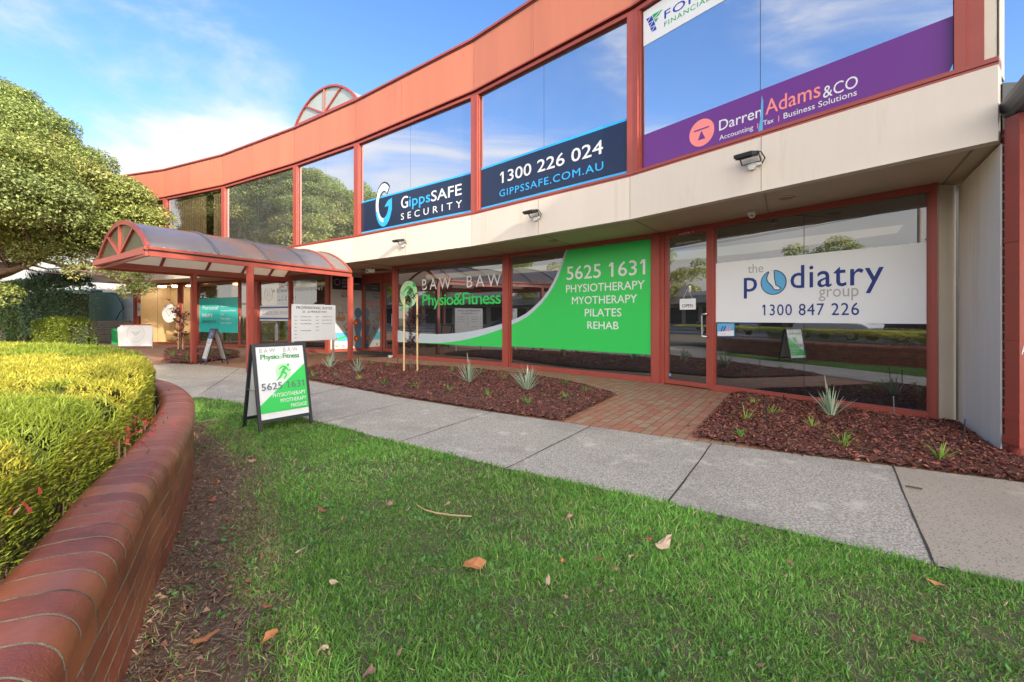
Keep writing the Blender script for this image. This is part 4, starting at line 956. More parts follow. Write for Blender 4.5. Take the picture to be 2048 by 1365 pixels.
# lawn soil with grass blades
LAWN = LOW[3:] + [(9.6, -8.6)] + list(WALL[1:15])
M['soil'] = pm('lawn_soil', (.10, .095, .045), .95, .35, 6, .3, 30)
sheet('lawn_soil', [V3(p, 0) for p in LAWN], .002, M['soil'])
def sample(poly, n):
    P = np.array([p[:2] for p in poly]); lo_, hi = P.min(0), P.max(0); q = rng.random((n, 2)) * (hi - lo_) + lo_
    return q[inpoly(q, P)]
lit = [p for p in WALL]
def grass():
    Ps = []
    for y0, y1, dens in ((-1.5, 1.2, 1200), (1.2, 2.4, 23000), (2.4, 3.6, 15000), (3.6, 7.2, 9000)):
        a = 15 * (y1 - y0); q = rng.random((int(a * dens), 2)) * [15, y1 - y0] + [-6, y0]
        q = q[np.abs(q[:, 0]) < 1.2 * np.maximum(q[:, 1], 0.6) + .5] if y0 > 1 else q[(q[:, 0] < 6)]
        q = q[inpoly(q, LAWN)]; Ps.append(q)
    P = np.concatenate(Ps)
    dw = polydist(P, WALL); dp = polydist(P, LOW)
    edge = .13 + .17 * noise2(P, 1.4, 1) + .09 * np.clip(2.6 - P[:, 1], 0, 2)
    tuft = noise2(P, 2.1, 3); bare = noise2(P, 1.1, 5); fine = noise2(P, 9, 8)
    keep = rng.random(len(P)) < np.clip((dw - edge) / .22, .03, 1) * np.clip(.55 + .9 * bare, .3, 1) * (.45 + .55 * (fine > .28))
    P = P[keep]; tuft = tuft[keep]; dp = dp[keep]; fine = fine[keep]; bare = bare[keep]; n = len(P)
    y = P[:, 1]
    ln = (.018 + .034 * rng.random(n) ** 1.5) * (.6 + .8 * tuft) + (dp < .10) * .012
    tall = rng.random(n) < .03; ln[tall] *= 1.55
    D = np.stack([rng.normal(0, .62, n), rng.normal(0, .62, n), np.full(n, .72)], 1)
    wd = (.0028 + .0024 * rng.random(n)) * np.clip(y / 2.4, 1, 2.2)
    bend = ln * rng.random(n) * .7
    V = blades(np.c_[P, np.zeros(n)], D, ln, wd, bend)
    t = rng.random(n)[:, None]; c = np.array([.09, .235, .035]) * (1 - t) + np.array([.20, .39, .075]) * t
    yel = (rng.random(n) < .07 + .08 * (bare < .35)); c[yel] = np.array([.38, .32, .17]) * (.6 + .6 * rng.random((yel.sum(), 1)))
    c *= (.55 + .75 * rng.random((n, 1))); c *= 1.25; c *= (.8 + .4 * noise2(P, .8, 9))[:, None] * (.85 + .3 * tuft)[:, None]
    # clover rosettes, flat thatch and broad weeds among the blades
    q = rng.random((900, 2)) * [9, 6.5] + [-4, .8]; q = q[inpoly(q, LAWN)]; q = q[(noise2(q, .9, 61) > .55)]
    k = 14; Q = np.repeat(q, k, axis=0) + rng.normal(0, .028, (len(q) * k, 2)); m = len(Q)
    D2 = np.stack([rng.normal(0, .8, m), rng.normal(0, .8, m), .35 + .4 * rng.random(m)], 1); V2 = blades(np.c_[Q, .004 + .02 * rng.random(m)], D2, .016 + .014 * rng.random(m), .010 + .006 * rng.random(m), np.full(m, .004)); c2 = np.array([.10, .24, .06]) * (.7 + .7 * rng.random((m, 1)))
    q = rng.random((13000, 2)) * [9, 6.5] + [-4, .8]; q = q[inpoly(q, LAWN)]; m = len(q)
    D3 = np.stack([rng.normal(0, 1, m), rng.normal(0, 1, m), np.abs(rng.normal(0, .12, m)) + .08], 1); V3_ = blades(np.c_[q, .006 + .012 * rng.random(m)], D3, .02 + .04 * rng.random(m), .0022 + .002 * rng.random(m), .004 * rng.random(m)); c3 = np.array([.36, .29, .16]) * (.5 + .7 * rng.random((m, 1)))
    V = np.concatenate([V, V2, V3_]); c = np.concatenate([c, c2, c3])
    o = np_mesh('grass', V, BLADE, c, leafmat('grass_blade', .45, .3)); tag(o, kind='stuff')
    q = rng.random((420, 2)) * [8, 6] + [-3.5, 1]; q = q[inpoly(q, LAWN)]; m = len(q)
    D4 = np.stack([rng.normal(0, 1, m), rng.normal(0, 1, m), np.abs(rng.normal(0, .25, m))], 1); l4 = .012 + .025 * rng.random(m); V4 = blades(np.c_[q, .018 + .012 * rng.random(m)], D4, l4, l4 * .4, l4 * .2); t4 = rng.random(m)[:, None]
    tag(np_mesh('lawn_litter', V4, BLADE, np.array([.20, .07, .05]) * (1 - t4) + np.array([.5, .36, .22]) * t4, leafmat('lawn_scrap', .7, .1)), kind='stuff'); return n
print('grass', grass())
# dry litter strip along the wall
M['litter'] = pm('dry_litter_soil', (.13, .085, .058), .95, .35, 14, .5, 60, col2=(.09, .05, .03), c2=(.5, .62), c2scale=9)
wl_ = [V3(p, 0) for p in WALL[2:13]]; off_ = offset_line(WALL[2:13], -.62)
mb = MB()
for i in range(len(wl_) - 1): mb.poly([(*WALL[2 + i], .006), (*off_[i], .004), (*off_[i + 1], .004), (*WALL[3 + i], .006)])
tag(mb.build('litter_bed', M['litter']), kind='structure')
line = catmull(WALL[3:13], .004)
def litter():
    n = 26000; i = rng.integers(0, len(line) - 1, n); d = rng.random(n) ** 1.25 * .52
    t = unit(line[np.minimum(i + 1, len(line) - 1)] - line[i]); nrm = np.stack([t[:, 1], -t[:, 0]], 1)
    P = line[i] + nrm * d[:, None]
    ln = .012 + .05 * rng.random(n) ** 2; D = np.stack([rng.normal(0, 1, n), rng.normal(0, 1, n), np.abs(rng.normal(0, .16, n)) + .03], 1)
    V = blades(np.c_[P, .008 + .012 * rng.random(n)], D, ln, .0018 + .0035 * rng.random(n) ** 2, ln * .15)
    t = rng.random(n)[:, None]; c = np.array([.13, .08, .05]) * (1 - t) + np.array([.46, .34, .22]) * t
    r_ = rng.random(n) < .15; c[r_] = np.array([.22, .07, .04])
    o = np_mesh('leaf_litter', V, BLADE, c, leafmat('dry_litter', .8, .1)); tag(o, kind='stuff')
    n = 900; i = rng.integers(0, len(line) - 1, n); d = rng.random(n) * .42
    t = unit(line[np.minimum(i + 1, len(line) - 1)] - line[i]); nrm = np.stack([t[:, 1], -t[:, 0]], 1); P = line[i] + nrm * d[:, None]
    ln = .02 + .05 * rng.random(n); D = np.stack([rng.normal(0, 1, n), rng.normal(0, 1, n), np.abs(rng.normal(0, .2, n))], 1)
    V = blades(np.c_[P, .012 + .02 * rng.random(n)], D, ln, ln * (.3 + .3 * rng.random(n)), ln * .3); V[:, :2] = V[:, :2] * .35 + V[:, :2].mean(1, keepdims=True) * .65
    t = rng.random(n)[:, None]; c = np.array([.20, .07, .04]) * (1 - t) + np.array([.42, .27, .17]) * t
    tag(np_mesh('litter_leaves', V, QUAD, c, leafmat('dry_leaf', .7, .15)), kind='stuff')
litter()
# ---- mulch beds
BEDS = [[(606, 742), (612, 760), (700, 777), (800, 796), (983, 826), (1128, 845), (1235, 791), (1150, 768), (1060, 752), (930, 740), (800, 732), (720, 724), (660, 728), (625, 733)],
        [(1383, 875), (1463, 788), (1660, 815), (1862, 846), (1912, 846), (2000, 906), (2100, 935), (2100, 976), (2048, 969), (1785, 934), (1600, 912)],
        [(322, 726), (385, 730), (440, 722), (478, 716), (480, 703), (430, 699), (330, 699)]]
BW = [[tuple(gp(*p)[:2]) for p in b] for b in BEDS]
M['mulch'] = pm('bark_mulch', (.12, .044, .031), .95, .4, 25, .8, 50, col2=(.03, .012, .01), c2=(.48, .6), c2scale=30)
def bedz(P, poly, k): 
    d = polydist(P, list(poly) + [poly[0]])
    return .012 + .085 * np.clip(d / .35, 0, 1) ** .6 + .025 * (noise2(P, 3, 20 + k) - .5) * np.clip(d / .2, 0, 1)
def bed(k):
    poly = BW[k]; P0 = np.array(poly); lo_, hi = P0.min(0), P0.max(0)
    step = .05 if k < 2 else .12
    gx = np.arange(lo_[0], hi[0] + step, step); gy = np.arange(lo_[1], hi[1] + step, step)
    X, Y = np.meshgrid(gx, gy, indexing='ij'); q = np.stack([X.ravel(), Y.ravel()], 1); ins = inpoly(q, poly).reshape(X.shape); z = bedz(q, poly, k).reshape(X.shape)
    mb = MB(); idx = {}
    vs, fs = [], []
    for i in range(len(gx) - 1):
        for j in range(len(gy) - 1):
            if ins[i, j] and ins[i + 1, j] and ins[i + 1, j + 1] and ins[i, j + 1]:
                f_ = []
                for a, b in ((i, j), (i + 1, j), (i + 1, j + 1), (i, j + 1)):
                    if (a, b) not in idx: idx[(a, b)] = len(vs); vs.append((gx[a], gy[b], z[a, b]))
                    f_.append(idx[(a, b)])
                fs.append(tuple(f_))
    mb.faces(vs, fs, 0); tag(mb.build('mulch_bed', M['mulch'], smooth=True), kind='structure')
    n = (52000, 34000, 5000)[k]; q = sample(poly, n)
    # a few chips spill over the edge
    n = len(q); q = q + rng.normal(0, .012, (n, 2))
    far_ = rng.random(n) < .02; q[far_] += rng.normal(0, .09, (far_.sum(), 2)); z = np.where(inpoly(q, poly), bedz(q, poly, k), .014)
    sz = .016 + .044 * rng.random(n) ** 1.5; sz[rng.random(n) < .04] *= 1.6
    if k == 2: sz *= 1.8
    Nn = np.stack([rng.normal(0, .45, n), rng.normal(0, .45, n), np.ones(n)], 1)
    V = leaf_quads(np.c_[q, z + .010 * rng.random(n)], Nn, sz, .32)
    t = rng.random(n)[:, None]; c = np.array([.06, .021, .016]) * (1 - t) + np.array([.42, .145, .10]) * t
    r_ = rng.random(n) < .05; c[r_] = np.array([.34, .19, .11]) * (.6 + .6 * rng.random((r_.sum(), 1)))
    tag(np_mesh('bark_chips', V, QUAD, c, leafmat('bark_chip', .75, .0, .3)), kind='stuff')
for k in range(3): bed(k)
# ================================================================== brick planter wall
M['wbrick'] = pm('glazed_red_brick', (.26, .07, .038), .38, .32, 9, .3, 150, col2=(.19, .05, .035), c2=(.52, .75), c2scale=5, spec=.5)
M['wbrick2'] = pm('dark_red_brick', (.205, .056, .035), .40, .32, 9, .3, 150, col2=(.28, .10, .055), c2=(.55, .8), c2scale=6)
M['wbrick3'] = pm('orange_red_brick', (.30, .094, .046), .38, .18, 8, .12, 150, col2=(.22, .05, .035), c2=(.5, .8), c2scale=5)
M['mortar'] = pm('sandy_mortar', (.24, .195, .13), .9, .3, 20, .4, 120, col2=(.07, .06, .045), c2=(.5, .62), c2scale=3)
wall = thing('brick_planter_wall', 'low curved red brick garden wall with rounded coping beside the lawn', 'wall', (-1.9, 2.55, 0))
WC = catmull(WALL, .01)                       # front line, right-behind to far left
s_all = np.concatenate([[0], np.cumsum(np.hypot(*np.diff(WC, axis=0).T))])
tg = unit(np.gradient(WC, axis=0)); nrm = np.stack([tg[:, 1], -tg[:, 0]], 1)     # towards the lawn
def wat(s, d):
    x = np.interp(s, s_all, WC[:, 0]) + np.interp(s, s_all, nrm[:, 0]) * d; y = np.interp(s, s_all, WC[:, 1]) + np.interp(s, s_all, nrm[:, 1]) * d
    return x, y
mb = MB(); SL = s_all[-1]; q = np.arange(0, SL, .12)
for i in range(len(q) - 1):
    for d, flip in ((-.0004, 0), (-.215, 1)):
        a, b = wat(q[i], d), wat(q[i + 1], d); f_ = [(*a, -.05), (*b, -.05), (*b, .45), (*a, .45)]; mb.poly(f_ if not flip else f_[::-1], 0)
    a, b, c, d_ = wat(q[i], -.0004), wat(q[i + 1], -.0004), wat(q[i + 1], -.215), wat(q[i], -.215); mb.poly([(*a, .45), (*b, .45), (*c, .45), (*d_, .45)], 0)
bm_ = [M['mortar'], M['wbrick'], M['wbrick2'], M['wbrick3']]
for c in range(-1, 5):
    z0 = .005 + c * .086 ; z1 = z0 + .076
    s = (.12 if c % 2 else 0)
    while s < SL - .24:
        m_ = rnd.choice((1, 1, 2, 3, 1)); jd = rnd.uniform(0, .0006)
        a, am, b = [wat(x, jd) for x in (s, s + .115, s + .23)]; a2, b2 = wat(s, -.1), wat(s + .23, -.1); e = .0
        for p, r_ in ((a, am), (am, b)): mb.poly([(*p, z0 + e), (*r_, z0 + e), (*r_, z1 - e), (*p, z1 - e)], m_)
        s += .24
mb.build('wall_body', bm_, wall)
# bullnose coping: one header brick after another
mb = MB(); prof = [(-.006, .435), (.012, .445)]
for k in range(0, 8): t = R(0 + 90 * k / 7); prof.append((.012 - .085 * (1 - math.cos(t)), .455 + .078 * math.sin(t)))
prof += [(-.13, .536), (-.185, .534)]
for k in range(0, 5): t = R(90 * k / 4); prof.append((-.185 - .05 * math.sin(t), .484 + .05 * math.cos(t)))
prof += [(-.235, .44)]
mort = [(d + .0003 if d > -.1 else d, z + .0003) for d, z in prof]
def sweep(s0, s1, pr, m, caps):
    n = len(pr); k = 3; vs = []
    for j in range(k):
        s = s0 + (s1 - s0) * j / (k - 1); sh = (0, 0, 0)[j]
        for d, z in pr: vs.append((*wat(s, d + sh), z))
    fs = [(j * n + i, (j + 1) * n + i, (j + 1) * n + i + 1, j * n + i + 1) for j in range(k - 1) for i in range(n - 1)]
    if caps: fs += [tuple(range(n)), tuple(reversed(range((k - 1) * n, k * n)))]
    mb.faces(vs, fs, m)
s = 0
while s < SL - .13:
    jt = rnd.uniform(-.0008, .0002); m_ = rnd.choice((1, 2, 1, 2, 3)); pr = [(d + jt, z + jt) for d, z in prof]
    sweep(s + .0035, s + .1095, pr, m_, True); sweep(s - .0042, s + .0042, mort, 0, False); s += .113
o = mb.build('coping', bm_, wall, smooth=True)
o.data.set_sharp_from_angle(angle=R(40))
# ================================================================== golden hedge
inner = offset_line(WALL[1:], .28)
HED = [tuple(p) for p in inner] + [(-9.6, 8.4), (-14, 6.5), (-10, 0), (-4, -3.5), (1, -6)]
hedge = thing('garden_hedge', 'clipped golden yellow-green hedge filling the bed behind the brick wall', 'hedge', (-4, 4, 0))
def hz(P):
    d = polydist(P, [tuple(p) for p in inner])
    a = P @ np.array([.8, .6]); 
    rows = noise2(np.stack([P[:, 0] * .55 + P[:, 1] * .2, P[:, 1] * 1.1], 1), 1.0, 31)
    z = .81 + .045 * rows + .025 * noise2(P, 3, 32) + .012 * P[:, 1]
    z = z - .10 * np.clip(1 - d / .12, 0, 1) ** 2
    # cuts between plants
    for (x0, y0), (x1, y1), wd, dp in GAPS:
        dd = polydist(P, [(x0, y0), (x1, y1)]); z = z - dp * np.exp(-(dd / wd) ** 2)
    return np.minimum(z, 1.02)
g1, g2 = gp(110, 800, .8), gp(345, 812, .8); g3, g4 = gp(0, 1010, .7), gp(140, 1000, .7); g5, g6 = gp(-50, 745, .85), gp(330, 760, .85)
GAPS = [(g1[:2], g2[:2], .10, .10), ((-2.4, 1.3), (-1.75, 1.75), .10, .08), (g5[:2], g6[:2], .12, .05), ((-2.9, 2.6), (-2.2, 2.75), .09, .08)]
gx = np.arange(-14, 1.2, .16); gy = np.arange(-6, 8.6, .16); X, Y = np.meshgrid(gx, gy, indexing='ij'); q = np.stack([X.ravel(), Y.ravel()], 1)
ins = inpoly(q, HED).reshape(X.shape); Z = (hz(q) - .09).reshape(X.shape); vs, fs, idx = [], [], {}
for i in range(len(gx) - 1):
    for j in range(len(gy) - 1):
        if ins[i, j] and ins[i + 1, j] and ins[i + 1, j + 1] and ins[i, j + 1]:
            f_ = []
            for a, b in ((i, j), (i + 1, j), (i + 1, j + 1), (i, j + 1)):
                if (a, b) not in idx: idx[(a, b)] = len(vs); vs.append((gx[a], gy[b], Z[a, b]))
                f_.append(idx[(a, b)])
            fs.append(tuple(f_))
mb = MB(); mb.faces(vs, fs, 0)
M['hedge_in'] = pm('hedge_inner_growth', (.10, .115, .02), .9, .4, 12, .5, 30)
M['twig'] = pm('brown_twigs', (.10, .065, .04), .9, .3, 20)
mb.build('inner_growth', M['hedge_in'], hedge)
def hedge_leaves():
    Ps = []
    for y0, y1, dens in ((-6, .6, 260), (.6, 1.5, 20000), (1.5, 2.4, 15000), (2.4, 3.6, 9000), (3.6, 5, 5500), (5, 8.6, 3000)):
        n = int(16 * (y1 - y0) * dens); q = rng.random((n, 2)) * [16, y1 - y0] + [-15, y0]
        if y0 > 0: q = q[q[:, 0] > -1.25 * q[:, 1] - .8]
        Ps.append(q[inpoly(q, HED)])
    P = np.concatenate(Ps); n = len(P); z = hz(P); d = polydist(P, [tuple(p) for p in inner])
    y = np.maximum(P[:, 1], .9); sc_ = np.clip(y / 2.2, 1, 2.2)
    pat = noise2(np.stack([P[:, 0] * .8, P[:, 1] * 1.5], 1), 1, 41) * .6 + noise2(P, 4, 42) * .4
    ln = (.007 + .013 * rng.random(n)) * sc_ ** .9 * (1 + .6 * (pat < .40))
    D = np.stack([rng.normal(.1, .75, n), rng.normal(-.1, .75, n), .35 + .9 * rng.random(n)], 1)
    V = blades(np.c_[P, z - .025 - .03 * rng.random(n)], D, ln + .018, (.0030 + .0025 * rng.random(n)) * sc_, ln * .35 * rng.random(n))
    t = np.clip((pat - .40) / .16, 0, 1)[:, None] * .9 + .1 * rng.random((n, 1))
    c = np.array([.23, .31, .035]) * (1 - t) + np.array([.46, .43, .055]) * t; c *= (.7 + .55 * rng.random((n, 1)))
    # clipped flank towards the wall: sparser green sprays and bare stems
    m = 110000; ll = catmull([tuple(p) for p in inner[2:13]], .005); i = rng.integers(0, len(ll) - 1, m); tt = unit(ll[np.minimum(i + 1, len(ll) - 1)] - ll[i]); nn = np.stack([tt[:, 1], -tt[:, 0]], 1)
    hgt = rng.random(m) ** .62; dd = .02 + .16 * rng.random(m) * (1.15 - hgt); Q = ll[i] - nn * (dd - .04 * noise2(ll[i], 3, 44))[:, None]
    zt = hz(Q); zq = .22 + (zt - .27) * hgt; keep = rng.random(m) < np.clip(.12 + 1.1 * hgt * (.4 + noise2(np.c_[ll[i][:, 0] * 1.2, zq * 2], 2, 45)), 0, 1)
    Q, zq, nn, hgt = Q[keep], zq[keep], nn[keep], hgt[keep]; m = len(Q)
    D2 = np.c_[nn * .8 + rng.normal(0, .6, (m, 2)), .2 + .8 * rng.random(m)]
    l2 = .012 + .022 * rng.random(m); V2 = blades(np.c_[Q, zq], D2, l2, .003 + .003 * rng.random(m), l2 * .3)
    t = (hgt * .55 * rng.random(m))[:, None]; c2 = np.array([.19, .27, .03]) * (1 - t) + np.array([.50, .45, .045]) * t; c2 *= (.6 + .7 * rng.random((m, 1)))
    b_ = rng.random(m) < .10; c2[b_] = np.array([.16, .10, .05])
    np_mesh('foliage', np.concatenate([V, V2]), BLADE, np.concatenate([c, c2]), leafmat('golden_hedge_leaf', .5, .35), hedge)
    return n + m
print('hedge', hedge_leaves())
mb = MB()
for s in np.arange(5.5, SL - 2, .035):
    x, y = wat(s, -.31 - rnd.uniform(0, .2)); p = Vector((x, y, .02)); k = []
    for j in range(4): k.append(p.copy()); p = p + Vector((rnd.gauss(0, .05), rnd.gauss(0, .05), rnd.uniform(.12, .2)))
    mb.tube(k, [.008, .006, .004, .002], 0, 5, False)
mb.build('stems', M['twig'], hedge)
# red-leaved seedlings growing in the hedge gaps
def red_sprig(pts, n, seed_z, label, r=.08):
    cs = np.array([tuple(p) for p in pts]); c0 = cs.mean(0)
    t = thing('red_leaf_shrub', label, 'shrub', tuple(c0), 'red leaved shrubs in the hedge gaps')
    i = rng.integers(0, len(cs), n); P = cs[i] + rng.normal(0, 1, (n, 3)) * [r, r, r * .6]
    D = np.stack([rng.normal(0, .8, n), rng.normal(0, .8, n), .5 + rng.random(n)], 1)
    V = blades(P, D, .025 + .022 * rng.random(n), .008 + .006 * rng.random(n), .01 * rng.random(n))
    c = np.array([.27, .035, .035]) * (.5 + .9 * rng.random((n, 1))); g = rng.random(n) < .25; c[g] = np.array([.12, .07, .03])
    np_mesh('foliage', V, BLADE, c, leafmat('red_leaf', .4, .3), t)
    mb = MB()
    for p in cs[::2]: mb.tube([V3(p, p[2] - .45), V3(p)], .005, 0, 5, False)
    mb.build('stem', M['twig'], t)
red_sprig([gp(x, 806 + rnd.uniform(-8, 6), .72) for x in range(125, 215, 14)], 130, 0, 'dark red shrub between two rows of the golden hedge, farther from the wall', .05)
red_sprig([gp(x, y, .58) for x, y in ((238, 880), (246, 862), (250, 895), (282, 858), (290, 842))], 110, 0, 'reddish shrub poking out low between the hedge and the brick coping', .06)
red_sprig([gp(x, y, .62) for x, y in ((4, 1028), (14, 1034), (-14, 1020))], 34, 0, 'small red-tipped shrub at the near end of the hedge', .045)
# ================================================================== barrel-vault entrance canopy
can = thing('entrance_canopy', 'red framed barrel-vault entrance canopy with grey translucent roof', 'canopy', (-7, 11.5, 0))
A0, A1, B0 = Vector((-6.82, 8.52)), Vector((-4.60, 13.0)), Vector((-9.92, 10.9))
ACR = B0 - A0; AX = A1 - A0; EZ, RISE = H + 1.33, .70
half = ACR.length / 2; RR = (half ** 2 + RISE ** 2) / (2 * RISE); AM = math.asin(half / RR)
def vlt(u, t, dz=0, sc_=1.0):
    a = -AM + 2 * AM * u; x = .5 + RR * math.sin(a) / (2 * half); z = RR * math.cos(a) - (RR - RISE)
    p = A0 + AX * t + ACR * x; return Vector((p.x, p.y, EZ + z + dz))
m_, ns, l, b = newmat('bronze_polycarbonate')
geo = ns.new('ShaderNodeNewGeometry'); nz = ns.new('ShaderNodeTexNoise'); nz.inputs['Scale'].default_value = 2.5; nz.inputs['Detail'].default_value = 6; l.new(geo.outputs['Position'], nz.inputs['Vector'])
cr = ns.new('ShaderNodeMix'); cr.data_type = 'RGBA'; l.new(nz.outputs[0], cr.inputs[0]); cr.inputs[6].default_value = (.21, .23, .27, 1); cr.inputs[7].default_value = (.30, .315, .345, 1)
l.new(cr.outputs[2], b.inputs['Base Color']); b.inputs['Roughness'].default_value = .2; b.inputs['Specular IOR Level'].default_value = 1.0; b.inputs['Coat Weight'].default_value = .6; b.inputs['Coat Roughness'].default_value = .1
tl = ns.new('ShaderNodeBsdfTranslucent'); tl.inputs[0].default_value = (.92, .74, .50, 1); mxs = ns.new('ShaderNodeMixShader'); mxs.inputs[0].default_value = .52
l.new(b.outputs[0], mxs.inputs[1]); l.new(tl.outputs[0], mxs.inputs[2]); l.new(mxs.outputs[0], ns['Material Output'].inputs[0]); M['vault'] = m_
M['lichen'] = pm('grey_lichen', (.22, .25, .16), .95, .3, 40)
M['gable_glaze'] = pm('dark_olive_glazing', (.075, .07, .04), .25, .15, 2, spec=.6)
TS = [0, .26, .49, .70, .88, 1.0]; NU = 20
for k in range(len(TS) - 1):
    mb = MB(); t0, t1 = TS[k] + .004, TS[k + 1] - .004
    for i in range(NU): mb.poly([vlt(i / NU, t0), vlt(i / NU, t1), vlt((i + 1) / NU, t1), vlt((i + 1) / NU, t0)])
    mb.build('roof_sheet', M['vault'], can, smooth=True)
for k, t in enumerate(TS):
    mb = MB(); pts = [vlt(i / NU, t, .012) for i in range(NU + 1)]
    for i in range(NU): mb.bar(pts[i], pts[i + 1], .055, .03, 0 if 0 < k < 4 else 1)
    pts = [vlt(i / NU, t, -.035) for i in range(NU + 1)]
    for i in range(NU): mb.bar(pts[i], pts[i + 1], .05, .06, 1)
    mb.build('arch_rib', [M['metal_gray'], M['red']], can)
def e3(p, z): return Vector((p.x, p.y, z))
for nm, O_ in (('near', 0), ('far', 1)):
    mb = MB(); s_ = ACR * (O_ if O_ else 0) ; a, b = A0 + s_, A1 + s_
    mb.bar(e3(a, EZ - .02), e3(b, EZ - .02), .10, .05, 0); mb.bar(e3(a, EZ - .06), e3(b, EZ - .06), .05, .03, 1); mb.bar(e3(a, EZ - .125), e3(b, EZ - .125), .08, .09, 0)
    mb.build('eave_beam', [M['red'], M['black']], can)
mb = MB(); rr_ = random.Random(3)
for k in range(60):
    t = rr_.choice((rr_.uniform(.05, .25), rr_.uniform(.2, .6), rr_.uniform(.1, .5))); p = e3(A0 + AX * t, EZ + rr_.uniform(-.01, .02)) + Vector((-.03, .01, 0)); s_ = rr_.uniform(.012, .035)
    mb.lathe(p + Vector((rr_.uniform(-.04, .02), 0, 0)), [(s_, 0), (s_ * .8, s_ * .5), (s_ * .3, s_ * .8)], 0, 7)
mb.build('lichen', M['lichen'], can)
mb = MB(); mb.bar(e3(A0, EZ - .02), e3(B0, EZ - .02), .10, .06, 0); mb.bar(e3(A0, EZ - .125), e3(B0, EZ - .125), .08, .09, 0); mb.bar(e3(A0, EZ - .07), e3(B0, EZ - .07), .05, .04, 1)
cc = e3((A0 + B0) / 2, EZ)
for u in (.24, .5, .74): mb.bar(cc, vlt(u, 0, -.02), .045, .045, 0, up=(AX.x, AX.y, 0))
mb.build('gable_frame', [M['red'], M['black']], can)
mb = MB(); q = Vector((AX.x, AX.y, 0)).normalized() * .02; mb.poly([vlt(i / NU, 0) + q for i in range(NU + 1)]); mb.build('gable_glazing', M['gable_glaze'], can)
P1, P3, P2, P4 = Vector((-8.65, 12.36)), Vector((-7.29, 15.0)), Vector((-5.93, 10.3)), Vector((-4.62, 13.0))
mb = MB(); d = (P3 - P1).normalized(); st = P1 - d * 2.1; bz = H + 1.195
mb.bar(e3(st, bz + .06), e3(P3, bz + .06), .09, .13, 0); mb.build('inner_beam', M['red'], can)
mb = MB(); st2 = st - (st - A0) * .97; mb.bar(e3(st, bz + .06), e3(st2, bz + .06), .09, .11, 0); mb.build('cross_beam', M['red'], can)
dv = Vector((AX.x, AX.y, 0)).normalized(); sv = Vector((dv.y, -dv.x, 0))
for P_, zt in ((P1, bz), (P3, bz), (P2, EZ - .17), (P4, EZ - .17)):
    mb = MB(); c = e3(P_, 0); mb.box(c - dv * .055 - sv * .055, dv * .11, sv * .11, (0, 0, zt), 0); mb.box(c - dv * .035 + sv * .054, dv * .07, sv * .012, (0, 0, zt), 0); mb.box(c - sv * .035 - dv * .066, dv * .012, sv * .07, (0, 0, zt), 0)
    mb.build('post', M['red'], can)
# ================================================================== pavement signs
def aframe(name, label, FL, wdir, W_, Ht, dep, legs=.10):
    """two hinged panels; returns the thing and the front panel plane"""
    FL = Vector((*FL, 0)); wd = Vector((*wdir, 0)).normalized(); nf = Vector((wd.y, -wd.x, 0))     # towards the front
    t = thing(name, label, 'sign', tuple(FL + wd * W_ / 2 - nf * dep / 2), 'A-frame pavement signs')
    top = FL - nf * dep / 2 + Vector((0, 0, Ht)); 
    for sgn in (0, 1):
        base = FL - nf * (dep if sgn else 0); upv = (top + (nf * (.018 if not sgn else -.018)) - base); Ln = upv.length; upv.normalize(); nrm_ = wd.cross(upv) if not sgn else -wd.cross(upv)
        mb = MB(); fw = .035
        O = lambda u, v: base + wd * u + upv * v - nrm_ * .012
        mb.box(O(0, 0), wd * fw, upv * Ln, nrm_ * .024, 0); mb.box(O(W_ - fw, 0), wd * fw, upv * Ln, nrm_ * .024, 0)
        mb.box(O(fw, legs), wd * (W_ - 2 * fw), upv * fw, nrm_ * .024, 0); mb.box(O(fw, Ln - fw), wd * (W_ - 2 * fw), upv * fw, nrm_ * .024, 0)
        f_ = mb.build('sign_frame', M['charcoal'], t, bevel=.003)
        mb = MB(); mb.box(O(fw, legs + fw) + nrm_ * .008, wd * (W_ - 2 * fw), upv * (Ln - legs - 2 * fw), nrm_ * .008, 0); pan = mb.build('poster_panel', M['v_white'], f_)
        if not sgn: front = (PL(base + nrm_ * .008, wd, upv), fw, W_ - fw, legs + fw, Ln - fw, pan, f_)
    mb = MB()
    for u in (.018, W_ - .018):
        a = FL + wd * u - nf * dep * .25 + Vector((0, 0, Ht * .47)); mb.bar(a + nf * dep * .02, a - nf * dep * .5, .018, .006)
    mb.build('hinge_stay', M['alu'], t)
    return t, front
wdir = Vector((.6, .8)); FLp = (-2.725, 4.9)
t, (pl, u0, u1, v0, v1, pan, fr_) = aframe('pavement_sign', 'black A-frame sign with green and white physiotherapy poster standing on the lawn edge', FLp, wdir, .61, .955, .40)
mb = MB(); mats = [M[k] for k in ('v_white', 'v_green', 'v_dgreen', 'v_lgreen', 'v_txtgray', 'v_lettergray')]; o = .0015
Z7 = lambda x, y: (440 + x * .17582, 660 + y * .17582)
U = lambda a, b: (u0 + (u1 - u0) * a, v0 + (v1 - v0) * b)
q = lambda pts, m, oo=o: mb.poly([pl.pt(*U(*p), oo) for p in pts], m)
q([(0, .085), (1, .085), (1, .73), (0, .195)], 1)
text_uv(mb, pl, 'BAW  BAW', U(.07, 0)[0], U(.88, 0)[0], U(0, .915)[1], .052, o * 1.2, 5, 0, 1.5)
text_uv(mb, pl, 'Physio', U(.08, 0)[0], U(.46, 0)[0], U(0, .825)[1], .055, o * 1.2, 2, .03, .92); text_uv(mb, pl, '&', U(.465, 0)[0], U(.535, 0)[0], U(0, .825)[1], .055, o * 1.2, 3, .03); text_uv(mb, pl, 'Fitness', U(.54, 0)[0], U(.90, 0)[0], U(0, .825)[1], .055, o * 1.2, 2, .03, .92)
